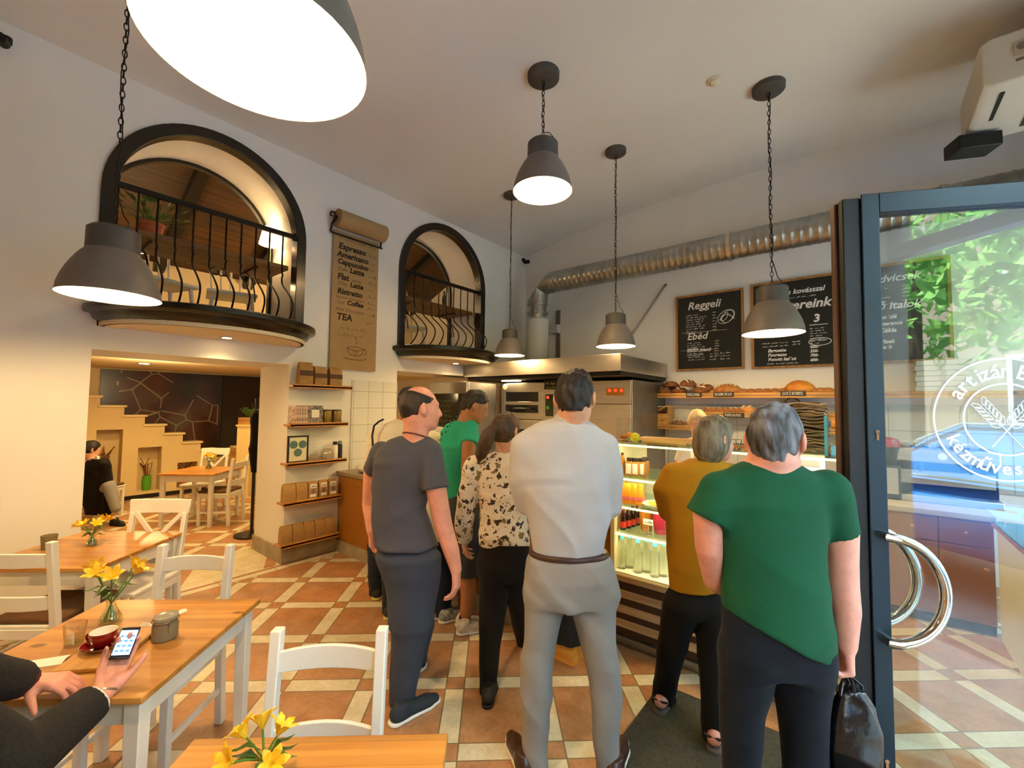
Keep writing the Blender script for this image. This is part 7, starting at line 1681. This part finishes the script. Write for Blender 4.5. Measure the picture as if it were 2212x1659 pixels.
def spindle_chair(label):
    t = thing('spindle_chair', label, 'chair', (0, 0, 0), 0, 'pale spindle-back chairs in the gallery'); obj('seat', MB().box(-.21, .21, -.2, .21, .43, .465), gw_, t, bevel=.012)
    for x in (-.16, .16):
        for y in (-.15, .15): obj('leg', MB().tube([(x, y, .43), (x*1.25, y*1.25, 0)], [.018, .014], 8), gw_, t)
    for k in range(5): u = -.16 + .08*k; obj('spindle', MB().tube([(u, -.17, .46), (u*1.15, -.25, .86)], .01, 8), gw_, t)
    obj('top_rail', MB().loft([[(x, -.25 - .03*(1 - (x/.22)**2) - .012, .84), (x, -.25 - .03*(1 - (x/.22)**2) + .012, .84), (x, -.25 - .03*(1 - (x/.22)**2) + .012, .91), (x, -.25 - .03*(1 - (x/.22)**2) - .012, .91)] for x in np.linspace(-.22, .22, 9)]), gw_, t, bevel=.004)
    for s in (-1, 1): obj('stretcher', MB().tube([(s*.18, -.17, .2), (s*.18, .17, .2)], .009, 6), gw_, t)
    return t
s1 = spindle_chair('pale spindle chair in the gallery below the potted plant'); s1.scale = (1.2,)*3; s1.location = (-5.95, 1.22, 2.44); s1.rotation_euler = (0, 0, -PI/2 + .3)
dup(s1, (-5.95, 1.90, 2.44), -PI/2 - .25, 'pale spindle chair in the gallery near the table lamp')
dup(s1, (-6.0, 3.95, 2.44), -PI/2 + .2, 'pale spindle chair in the gallery behind the arch near the oven, left one'); dup(s1, (-6.0, 4.55, 2.44), -PI/2 - .1, 'pale spindle chair in the gallery behind the arch near the oven, right one')
mobj('storage_basket', MB().lathe([(.14, 0), (.17, .3), (.175, .3), (.175, .32), (.16, .32), (.13, .02), (0, .02)], 20), mat('basket_grey', '#9a8c6e', .8), 'grey beige storage basket on the gallery floor', 'basket').location = (-6.25, 1.62, 2.44)
mobj('card_holder', MB().hexa([(-.09, -.05, 0), (.09, -.05, 0), (.09, .05, 0), (-.09, .05, 0)], [(-.09, -.01, .12), (.09, -.01, .12), (.09, .01, .12), (-.09, .01, .12)]), mat('card_print', '#c9c3b0', .7, col2='#6e6a5e', vs=30), 'printed table card standing on the bar board near the oven arch', 'card').location = (-5.2, 3.85, BZ)
mobj('bottle', MB().lathe([(.035, 0), (.035, .17), (.014, .23), (.014, .28), (0, .28)], 20), mat('bottle_greenish', '#4a5a48', .15, trans=.5), 'dark green bottle on the bar board near the oven arch', 'bottle').location = (-5.15, 4.62, BZ)
t = thing('wall_lamp', 'glowing globe lamp in the gallery seen through the arch near the oven', 'lamp', (-6.9, 3.2, 3.85)); obj('globe', MB().ell((0, 0, 0), (.09, .09, .09), 18, 12), mat('globe_glow', '#fff0d0', .4, emit='#ffd9a0', es=14), t); obj('stem', MB().tube([(0, 0, .09), (0, 0, .45)], .01, 6), iron, t); light('POINT', (-6.9, 3.2, 3.7), 40, WARM, .09, name='globe_light')
# ---------------------------------------------------------------- ceiling and wall fittings
p = on(1545, 175, 2, 4.79); t = thing('smoke_detector', 'round white smoke detector on the ceiling', 'smoke detector', (p[0], p[1], ctop(p[0]))); obj('base', MB().lathe([(0, -.015), (.07, -.015), (.07, .003), (0, .003)], 24), mat('plastic_ivory', '#ddd6c2', .5), t); obj('dome', MB().lathe([(0, -.045), (.035, -.042), (.05, -.03), (.052, -.015)], 24), mat('plastic_ivory', '#ddd6c2', .5), t)
def cctv(p, label, a):
    t = thing('security_camera', label, 'security camera', p, a); obj('mount', MB().lathe([(0, -.02), (.03, -.02), (.03, .02), (0, .02)], 16), d_black, t); b = obj('body', MB().tube([(.0, 0, -.02), (.03, 0, -.05), (.12, 0, -.06)], [.02, .032, .036], 14), d_black, t); return t
cctv((XL + .03, 6.18, 4.36), 'small black security camera high in the back left corner', .0)
cctv((XL + .03, .02, 4.30), 'small black security camera at the upper left picture edge', -.3)
# air conditioner under the ceiling
ax, ay, az0, az1 = .73, 4.55, 4.06, 4.40
acw = mat('plastic_white', '#cfc6b4', .45); t = thing('air_conditioner', 'white ceiling-mounted air conditioner in the upper right corner', 'air conditioner', (ax, ay, az0))
obj('housing', MB().loft([[(0, 0, .03), (0, .86, 0), (0, .86, .34), (0, .02, .34)], [(.05, 0, .0), (.05, .86, -.02), (.05, .86, .36), (.05, .0, .36)], [(1.35, 0, 0), (1.35, .86, -.02), (1.35, .86, .36), (1.35, 0, .36)]]), acw, t, bevel=.015, seg=3)
obj('louvre', MB().box(.11, .135, .12, .74, -.012, .012), d_black, t); obj('intake_grille', MB().box(.32, 1.25, .1, .74, -.024, .01), mat('grille_dark', '#3a332a', .6), t)
bd = obj('badge', MB().box(.16, .25, -.012, .005, .17, .27), mat('badge_ivory', '#b8a78c', .5), t); c_ = obj('badge_mark', MB().lathe([(.018, 0), (.026, 0), (.026, .003), (.018, .003)], 16), mat('badge_taupe', '#857660', .5), bd); c_.location = (.2, -.013, .225); c_.rotation_euler = (PI/2, 0, 0); obj('indicator', MB().box(.17, .26, -.006, .005, .13, .145), mat('indicator_brown', '#6b5038', .5), t)
obj('hanger', MB().tube([(.3, .3, .3), (.3, .3, .8)], .02, 8).tube([(1.2, .3, .3), (1.2, .3, .8)], .02, 8), acw, t)
q = thing('loudspeaker', 'black loudspeaker beneath the air conditioner', 'loudspeaker', (.76, 5.25, 3.90), .4); obj('cabinet', MB().box(-.13, .16, -.10, .10, 0, .12), d_black, q, bevel=.008); obj('bracket', MB().box(.06, .1, -.02, .02, .12, .2), d_black, q)
# ---------------------------------------------------------------- floor mat
mt = bpy.data.materials.new('coir'); 
cm = mat('doormat', '#4b4633', .95, col2='#3a372a', vs=60, bump=.8, bs=260)
o = mobj('door_mat', MB().box(-1.0, .6, 1.1, 2.72, 0, .012), cm, 'dark grey-brown entrance mat in front of the display case', 'mat', bevel=.004)
# ---------------------------------------------------------------- glass door
E = dep(1863, 884, 1.6); E[2] = 0
ddir = V(math.cos(math.radians(26.8)), math.sin(math.radians(26.8)), 0); DW, DH = .98, 2.50
door = thing('door_1', 'glass entrance door with dark petrol frame, standing open', 'door', E, math.radians(26.8))
door['kind'] = 'structure'
st_w = .058
obj('stile', MB().box(-.0, st_w, -.028, .028, .01, DH), dframe, door, bevel=.003); obj('stile', MB().box(DW - st_w, DW, -.028, .028, .01, DH), dframe, door, bevel=.003)
obj('top_rail', MB().box(st_w, DW - st_w, -.028, .028, DH - .075, DH), dframe, door, bevel=.003); obj('bottom_rail', MB().box(st_w, DW - st_w, -.028, .028, .01, .13), dframe, door, bevel=.003)
obj('edge_seal', MB().box(-.058, -.0005, -.02, .05, .01, DH - .01), d_black, door, bevel=.004); obj('edge_strip', MB().box(-.067, -.0585, .02, .05, .01, DH - .012), mat('strip_brown', '#5a3a22', .5), door)
obj('glass', MB().box(st_w, DW - st_w, -.004, .004, .13, DH - .075), glass('door_glass', (.93, .97, .97), 1.9), door, smooth=False)
for z in (1.62, .48): c_ = obj('bolt', MB().lathe([(0, 0), (.007, 0), (.007, .004), (0, .004)], 12, (0, 0, 0)).box(-.004, .004, -.03, .0, 0, .004), chrome, door); c_.location = (.03, -.028, z); c_.rotation_euler = (PI/2, 0, 0)
hz0, hz1 = 1.7 - (1362 - 884)/FPX*1.57, 1.7 - (1148 - 884)/FPX*1.57
for s in (-1, 1):
    P_ = []; zc = (hz0 + hz1)/2; hh = (hz1 - hz0)/2
    for a in np.linspace(-PI/2, PI/2, 25): P_.append((.035 + .16*math.cos(a), s*(.07), zc + hh*math.sin(a)))
    P_ = [(.03, s*.02, hz0)] + P_ + [(.03, s*.02, hz1)]
    obj('handle', MB().tube(P_, .0165, 14), chrome, door)
# lettering on the pane
lw = mat('vinyl_white', '#e9f1fb', .6); lc = on(2171, 906, 2, 1.7)
# centre of the emblem on the pane, from where its middle is seen
nrm = V(-ddir[1], ddir[0], 0); rr = ray(2171, 906); tt = ((E - EYE) @ nrm)/(rr @ nrm); ce = EYE + rr*tt; cxl = (ce - E) @ ddir; czl = ce[2]
sx_ = .001
dR = dep(2171, 906 - 132, tt)[2] - czl
m = MB(); PP = lambda x, y, z=0: (cxl + x, -.0045 - z, czl + y)
Ro, Ri = dR, dR*77/132
for R_, w_ in ((Ro, .0028), (Ri, .0028)):
    n = 96; vs = []; fs = []
    for k in range(n):
        a = 2*PI*k/n
        for rr_ in (R_ - w_, R_ + w_):
            for z in (0, .0008): vs.append(PP(rr_*math.cos(a), rr_*math.sin(a), z))
    for k in range(n):
        i, j = k*4, ((k + 1) % n)*4; fs += [(i + 1, i + 3, j + 3, j + 1), (i, j, j + 2, i + 2), (i, i + 1, j + 1, j), (i + 2, j + 2, j + 3, i + 3)]
    m.add(vs, fs)
obj('emblem_rings', m, lw, door, smooth=False)
def arc_text(s, R_, a0, step, size, up=True):
    m = MB(); a = a0
    for ch in s:
        if ch != ' ':
            ca, sa = math.cos(a), math.sin(a)
            def pl(x, y, z):
                if up: return PP(R_*ca + (x)*sa + y*ca, R_*sa - x*ca + y*sa, z + .0006)
                return PP(R_*ca - x*sa - y*ca, R_*sa + x*ca - y*sa, z + .0006)
            text_mb(ch, size, .0008, 0, 'CENTER', .0008, m, pl)
        a += -step*(.62 if ch in 'il ' else 1) if up else step*(.62 if ch in 'il ' else 1)
    return m
Rm = (Ro + Ri)/2
obj('upper_lettering', arc_text('artizán BUDAPEST', Rm - .022, math.radians(148), math.radians(10.6), .07), lw, door, smooth=False)
obj('lower_lettering', arc_text('kézműves pékség', Rm + .022, math.radians(205), math.radians(10.6), .062, False), lw, door, smooth=False)
m = MB()
for s in (-1, 1):
    base = V(0, -Ri*.55); tip = V(-s*Ri*.62, Ri*.48); d_ = (tip - base)/np.linalg.norm(tip - base); n_ = V(-d_[1], d_[0]) if len(d_) == 2 else None
    base = V(s*Ri*.35, -Ri*.78); d_ = (tip - base); L_ = np.linalg.norm(d_); d_ /= L_; n_ = V(-d_[1], d_[0])
    m.tube([PP(*(base + d_*L_*u)) for u in (0, .25, .5, .6)], .0022, 5)
    for k in range(6):
        for e in (-1, 1):
            c = base + d_*L_*(.48 + k*.085); q_ = c + n_*e*.014 + d_*.012; dd = d_*.9 + n_*e*.55; dd /= np.linalg.norm(dd); nn_ = V(-dd[1], dd[0])
            m.tube([PP(*(q_ + dd*.016*math.cos(b) + nn_*.0075*math.sin(b))) for b in np.linspace(0, 2*PI, 13)[:-1]], .0016, 4, closed=True)
obj('wheat_emblem', m, lw, door, smooth=False)
# ---------------------------------------------------------------- black carrier bag in the hand of the man in green
plast = mat('plastic_black', '#0b0c10', .22, var=.3, vs=6, bump=.6, bs=14, coat=.3)
hb = dep(1828, 1462, 1.5); q0 = V(hb[0], hb[1], 0)
bs_ = stack(prow([(1492, 1812, 1866, .35), (1506, 1806, 1876, .4), (1530, 1797, 1884, .5), (1570, 1788, 1895, .55), (1620, 1785, 1896, .55), (1700, 1785, 1895, .55), (1790, 1788, 1893, .55)], 1.47), 3.2)
t = sobj('carrier_bag', bs_.disp(folds(33, .018, 12, (.5, .3, .5))), .006, plast, None, V(hb[0], hb[1], bs_.lo[2])); tag(t, 'shiny black plastic carrier bag held by the man in green', 'bag')
o0 = V(hb[0], hb[1], bs_.lo[2])
for k, (xa, xb_, dd) in enumerate(((1814, 1846, -.02), (1830, 1864, .03))): obj('handle', MB().tube([dep(xa, 1502, 1.47 + dd) - o0, dep(xa + 4, 1478, 1.48 + dd) - o0, dep(1826, 1456, 1.497) - o0, dep(1834, 1456, 1.497) - o0, dep(xb_ - 3, 1480, 1.48 + dd) - o0, dep(xb_, 1504, 1.47 + dd) - o0], .006, 8), plast, t)
# ---------------------------------------------------------------- behind the case, right of the room
BY = 4.87
t = thing('back_counter', 'pine cabinet row with pale worktop behind the glass door', 'counter', (.45, BY, 0)); w = .62
obj('carcass', MB().box(-w, .3, .02, .75, .08, .86), pineX, t); obj('worktop', MB().box(-w - .01, .31, -.02, .78, .86, .905), mat('worktop_pale', '#b8a27e', .35), t, bevel=.004); obj('plinth', MB().box(-w, .3, .05, .7, 0, .08), brn, t)
for k in range(3):
    x0 = -w + .01 + k*.305; d1 = obj('drawer', MB().box(x0, x0 + .295, 0, .02, .66, .85), pineC, t, bevel=.003); obj('knob', MB().ell((x0 + .15, -.012, .755), (.014, .014, .014), 10, 6), pineS, d1); d2 = obj('door', MB().box(x0, x0 + .295, 0, .02, .1, .65), pineC, t, bevel=.003); obj('knob', MB().ell((x0 + .25, -.012, .5), (.014, .014, .014), 10, 6), pineS, d2)
t = thing('side_counter', 'white counter end with a teal glass top and wooden edge behind the door', 'counter', (.76, 3.9, 0)); obj('body', MB().box(.0, .5, 0, .95, 0, .84), mat('panel_white', '#d8ddd6', .5), t, bevel=.004); obj('glass_top', MB().box(-.02, .52, -.02, .96, .86, .872), mat('glass_teal', '#3d7f86', .1, spec=.7), t); obj('wood_edge', MB().box(-.03, .53, -.03, .97, .84, .86), pineX, t)
pt = thing('plate_stack', 'x', 'plate', group='stacked plates on the side counter')
obj('plate', MB().lathe([(0, 0), (.06, 0), (.11, .012), (.108, .016), (.06, .005), (0, .005)], 32), cwh, pt); pt.name = 'plate'
for k in range(10):
    o = pt if k == 0 else dup(pt); o.location = (.86, 4.05, .873 + .0165*k); o['label'] = f'plate in the stack on the side counter behind the door, {nth[k]} from the bottom'
em = thing('espresso_machine', 'black and steel espresso machine behind the glass door', 'coffee machine', (.52, 5.22, .905))
blkp = mat('machine_black', '#131414', .3); obj('body', MB().box(-.3, .34, .12, .42, .05, .46), blkp, em, bevel=.012); obj('front_panel', MB().box(-.28, .32, .1, .12, .14, .26), steel, em); obj('top', MB().box(-.3, .34, .0, .42, .34, .46), steel, em, bevel=.012); obj('drip_tray', MB().box(-.3, .34, -.05, .42, 0, .06), steel, em, bevel=.008)
for x in (-.15, .15): obj('group_head', MB().lathe([(0, .27), (.035, .27), (.035, .34), (0, .34)], 18, (x, .05, 0)).tube([(x, .03, .285), (x, -.1, .28)], .012, 8), blkp, em)
c_ = obj('gauge', MB().lathe([(0, 0), (.03, 0), (.03, .01), (0, .01)], 18), paperw, em); c_.location = (.0, .0, .4); c_.rotation_euler = (PI/2, 0, 0)
gr = thing('coffee_grinder', 'black coffee grinder with a red hopper lid behind the glass door', 'grinder', (.16, 5.15, .905)); obj('body', MB().box(-.09, .09, 0, .2, 0, .30), blkp, gr, bevel=.015); obj('face', MB().box(-.07, .07, -.006, 0, .05, .28), steel, gr); hp2 = obj('hopper', MB().lathe([(.06, .30), (.095, .46), (0, .46)], 24, (0, .1, 0)), blkp, gr); obj('lid', MB().lathe([(.1, .46), (.1, .48), (.08, .53), (.03, .545), (0, .545)], 24, (0, .1, 0)), mat('lid_red', '#8e1a24', .3), gr)
cupw = mat('china_grey', '#c9ccc8', .3); cp2 = thing('coffee_cup', 'x', 'cup', group='cups on the espresso machine'); obj('body', MB().lathe([(.02, 0), (.035, .02), (.04, .05), (.037, .05), (.03, .02), (0, .01)], 20), cupw, cp2); obj('handle', MB().tube([(.036 + .02*math.sin(a), 0, .028 + .014*math.cos(a)) for a in np.linspace(0, PI, 8)], .004, 6), cupw, cp2)
for k in range(6):
    o = cp2 if k == 0 else dup(cp2); o.location = (.3 + .085*k, 5.36, .905 + .46); o['label'] = f'grey-white coffee cup on top of the espresso machine, {nth[k]} from the left'
bxs = mat('carton_white', '#c3c6c0', .8, var=.06)
bo_ = thing('flat_carton', 'x', 'box', group='flat cartons on the upper shelf'); obj('carton', MB().box(-.2, .2, -.12, .12, 0, .05), bxs, bo_, bevel=.003); obj('tape', MB().box(-.02, .02, -.122, .122, .001, .0515), mat('tape_grey', '#a9aaa2', .5), bo_)
for k in range(6):
    o = bo_ if k == 0 else dup(bo_); o.location = (.62 + .01*(k % 2), YB - .16, SZ1 - .018 + .053*k); o['label'] = f'flat white carton stacked on the upper shelf behind the door, {nth[k]} from the bottom'
# ---------------------------------------------------------------- the street outside the doorway
asph = mat('asphalt', '#8f8d88', .9, var=.15, vs=12); pav = mat('pavement', '#bdb8ac', .85, var=.1, vs=6)
struct('road', MB().box(2.3, 34, -30, 30, -.14, -.12), asph, smooth=False)
struct('pavement', MB().box(XF + .2, 2.3, -30, 2.55, -.1, -.02).box(2.65, 3.2, 2.55, 30, -.12, -.02), pav, smooth=False)
fac = thing('street_building', 'pale building facade across the street', 'building', (15, 0, -.12)); facm = mat('facade_cream', '#8d7f66', .85, var=.05, vs=1); obj('facade', MB().box(0, 4, -24, 24, 0, 9), facm, fac, smooth=False)
wd_ = mat('window_dark', '#2b3640', .1)
for r_ in range(2):
    for k in range(9):
        y = -20 + k*5; z = 1.2 + r_*4; f_ = obj('window', MB().box(-.06, 0, y, y + 1.7, z, z + 2.2), mat('frame_white', '#d9d9d2', .5), fac, smooth=False); obj('pane', MB().box(-.08, -.06, y + .12, y + 1.58, z + .12, z + 2.08), wd_, f_, smooth=False)
bark = mat('bark', '#4a3b2c', .9, var=.2, vs=10); lfm = mat('street_leaves', '#4f8a2a', .6, col2='#86b84a', vs=3)
def tree(x, y, h, r, label, seed):
    R_ = random.Random(seed); t = thing('street_tree', label, 'tree', (x, y, -.12)); obj('trunk', MB().tube([(0, 0, 0), (.05, .03, h*.35), (0, .1, h*.6), (.1, 0, h*.8)], [.16, .13, .1, .05], 10), bark, t)
    m = MB()
    for k in range(1500):
        a = R_.uniform(0, 6.28); e = R_.uniform(-1, 1); q = R_.random()**.4; c = V(q*r*math.cos(a)*math.sqrt(1 - e*e), q*r*math.sin(a)*math.sqrt(1 - e*e), h*.72 + q*r*.8*e); u = V(R_.uniform(-1, 1), R_.uniform(-1, 1), R_.uniform(-1, 1)); v = V(R_.uniform(-1, 1), R_.uniform(-1, 1), R_.uniform(-1, 1)); u *= .14/np.linalg.norm(u); v *= .08/np.linalg.norm(v)
        m.add([tuple(c - u), tuple(c - v), tuple(c + u), tuple(c + v)], [(0, 1, 2, 3)])
    f_ = obj('foliage', m, lfm, t, smooth=False); return t
tree(6.2, .4, 5.2, 1.7, 'leafy street tree mirrored in the door glass above the car', 1); tree(7.5, -2.6, 6, 2.3, 'leafy street tree farther down the street', 2); tree(6.8, 4.8, 5.4, 1.8, 'leafy street tree up the street past the doorway', 4)
# blue parked car
car = thing('parked_car', 'blue car parked at the kerb, mirrored in the door glass', 'car', (4.45, .1, -.08)); car.scale = (1, 1, 1.13); blue = mat('car_blue', '#3f97ea', .25, .2, coat=1.0); cg = mat('car_glass', '#4c92d6', .1, spec=.9);  # blue of the reflected sky is put into the window colour
def sect(y, wt, wb, z0, z1, zs): return [(-wb, y, z0), (-wb*1.02, y, zs), (-wt, y, z1), (wt, y, z1), (wb*1.02, y, zs), (wb, y, z0)]
obj('body', MB().loft([sect(-2.1, .6, .72, .32, .62, .5), sect(-1.95, .72, .8, .25, .78, .55), sect(-1.2, .78, .84, .22, .86, .6), sect(-.6, .8, .85, .22, .95, .65), sect(.9, .8, .85, .22, .98, .65), sect(1.7, .76, .83, .22, .96, .62), sect(2.05, .65, .76, .3, .8, .55)]), blue, car, sub=1)
obj('cabin', MB().loft([[(-.74, -.75, .93), (.74, -.75, .93), (.72, -.72, .95), (-.72, -.72, .95)], [(-.76, -.6, .93), (.76, -.6, .93), (.66, -.2, 1.3), (-.66, -.2, 1.3)], [(-.77, .2, .95), (.77, .2, .95), (.6, .1, 1.47), (-.6, .1, 1.47)], [(-.77, 1.0, .95), (.77, 1.0, .95), (.58, .9, 1.46), (-.58, .9, 1.46)], [(-.74, 1.9, .94), (.74, 1.9, .94), (.6, 1.6, 1.2), (-.6, 1.6, 1.2)]]), cg, car)
obj('roof', MB().loft([[(-.655, -.15, 1.325), (.655, -.15, 1.325), (.65, -.15, 1.34), (-.65, -.15, 1.34)], [(-.62, .2, 1.47), (.62, .2, 1.47), (.58, .2, 1.5), (-.58, .2, 1.5)], [(-.6, 1.0, 1.46), (.6, 1.0, 1.46), (.56, 1.0, 1.49), (-.56, 1.0, 1.49)], [(-.6, 1.55, 1.27), (.6, 1.55, 1.27), (.58, 1.55, 1.29), (-.58, 1.55, 1.29)]]), blue, car, sub=1)
for s in (-1, 1):
    obj('window_trim', MB().tube([(s*.79, -.7, .965), (s*.70, -.25, 1.29), (s*.63, .1, 1.46), (s*.61, .95, 1.45), (s*.70, 1.6, 1.2), (s*.79, 1.85, .98), (s*.8, .5, .985)], .012, 6, closed=True), chrome, car)
    obj('mirror', MB().ell((s*.93, -.45, 1.0), (.1, .06, .065), 12, 8), d_black, car)
    for y in (-1.3, 1.35): w_ = obj('wheel', MB().lathe([(.0, -.09), (.24, -.09), (.31, -.07), (.31, .07), (.24, .09), (0, .09)], 24), d_black, car); w_.rotation_euler = (0, PI/2, 0); w_.location = (s*.76, y, .31); h_ = obj('hub', MB().lathe([(0, -.1), (.19, -.1), (.19, .1), (0, .1)], 16), steel, w_)
    obj('headlamp', MB().ell((s*.58, -2.02, .62), (.14, .08, .07), 12, 8), mat('lamp_lens', '#dfe6ea', .1), car); obj('door_handle', MB().box(s*.86 - .01, s*.86 + .01, .45, .6, .78, .8), chrome, car)
# ---------------------------------------------------------------- light
W_ = bpy.data.worlds.new('world'); S.world = W_; W_.use_nodes = True; nt = W_.node_tree; bg_ = nt.nodes['Background']
tc_ = nt.nodes.new('ShaderNodeTexCoord'); sp_ = nt.nodes.new('ShaderNodeSeparateXYZ'); nt.links.new(tc_.outputs['Generated'], sp_.inputs[0]); rp_ = nt.nodes.new('ShaderNodeValToRGB'); e_ = rp_.color_ramp.elements; e_[0].position = .45; e_[0].color = (.66, .82, 1.0, 1); e_[1].position = .9; e_[1].color = (.42, .68, 1.0, 1); nt.links.new(sp_.outputs[2], rp_.inputs[0]); nt.links.new(rp_.outputs[0], bg_.inputs[0]); bg_.inputs[1].default_value = SKY
for (x, y0, y1, z0, z1) in ((XF + .22, -.1, 1.25, .35, 3.1), (XF + .22, DY0, DY1, 0, 3.3), (XR + .22, 3.1, 6.0, .6, 3.3)):
    l = bpy.data.lights.new('window_portal', 'AREA'); l.shape = 'RECTANGLE'; l.size = z1 - z0; l.size_y = y1 - y0; l.cycles.is_portal = True; o = bpy.data.objects.new('window_portal', l); COL.objects.link(o); o.location = (x, (y0 + y1)/2, (z0 + z1)/2); o.rotation_euler = (0, PI/2, 0)
sl_ = bpy.data.lights.new('sun', 'SUN'); sl_.energy = 45; sl_.angle = .02; sl_.color = (1, .98, .95); so_ = bpy.data.objects.new('sun', sl_); COL.objects.link(so_); so_.rotation_euler = (0, math.radians(-16), math.radians(8))
for i, ((x, y), p_) in enumerate((((-5.0 + .2, ARCH[0][0] + .05), 22), ((-5.0 + .2, ARCH[1][0] + .05), 22))): light('SPOT', (XL + .2, y, SILL - .175), p_, WARM, .04, (0, 0, 0), 130, name='soffit_downlight', blend=.8)
# back room downlights
for k, (x, y, l_) in enumerate(((-6.6, 1.9, 'back room downlight nearest the passage'), (-8.3, 1.55, 'back room downlight in the middle'), (-8.0, 3.2, 'back room downlight toward the mural'), (-6.4, 4.6, 'downlight in the kitchen passage'))):
    t = thing('downlight', l_, 'lamp', (x, y, 2.262), group='round downlights in the back room ceiling'); obj('trim_ring', MB().lathe([(.06, 0), (.085, 0), (.085, -.008), (.06, -.012)], 24), chrome, t); obj('lamp', MB().lathe([(0, -.014), (.06, -.014), (.06, 0), (0, 0)], 20), spot_e, t); light('SPOT', (x, y, 2.24), 80, (1.0, .68, .27), .06, (0, 0, 0), 150, name='backroom_light', blend=.6)
vp = on(222, 762, 2, 2.26); vt = thing('ceiling_vent', 'dark slotted vent in the back room ceiling by the left jamb', 'vent', (vp[0], vp[1], 2.258), .1)
for k in range(4): obj('slot', MB().box(-.35 + k*.2, -.27 + k*.2, -.25, .25, -.006, .002), d_black, vt)
light('POINT', (-7.4, 1.5, 1.95), 45, (1, .7, .34), .2, name='backroom_glow')
light('POINT', (-6.9, 1.2, 3.55), 26, WARM, .12, name='gallery_glow')
for k, (x, y) in enumerate(((-6.9, 1.2), (-6.6, 4.9))):
    z_ = 3.62; t = thing('gallery_lamp', ['paper globe lamp hanging in the gallery behind the wide arch', 'paper globe lamp hanging in the gallery behind the oven arch'][k], 'lamp', (x, y, z_)); obj('globe', MB().ell((0, 0, 0), (.0 + .1, .1, .1), 16, 10), mat('globe_glow', '#fff0d0'), t); obj('cord', MB().tube([(0, 0, .1), (0, 0, slope(x) - z_)], .006, 6), iron, t)
cam_d = bpy.data.cameras.new('camera'); cam = bpy.data.objects.new('camera', cam_d); COL.objects.link(cam)
cam_d.sensor_width = 36; cam_d.lens = FPX*36/W; cam_d.clip_start = .05; cam_d.clip_end = 200
cam.matrix_world = Matrix([[CAMR[0][i], -CAMR[1][i], -CAMR[2][i], EYE[i]] for i in range(3)] + [[0, 0, 0, 1]]); S.camera = cam
S.view_settings.view_transform = 'Standard'; S.view_settings.look = 'None'; S.view_settings.exposure = EXPO; S.view_settings.gamma = 1; S.view_settings.use_curve_mapping = False
S.cycles.use_denoising = True; S.cycles.max_bounces = 8; S.cycles.diffuse_bounces = 4; S.cycles.transparent_max_bounces = 16; S.cycles.sample_clamp_indirect = 6; S.cycles.caustics_reflective = False; S.cycles.caustics_refractive = False
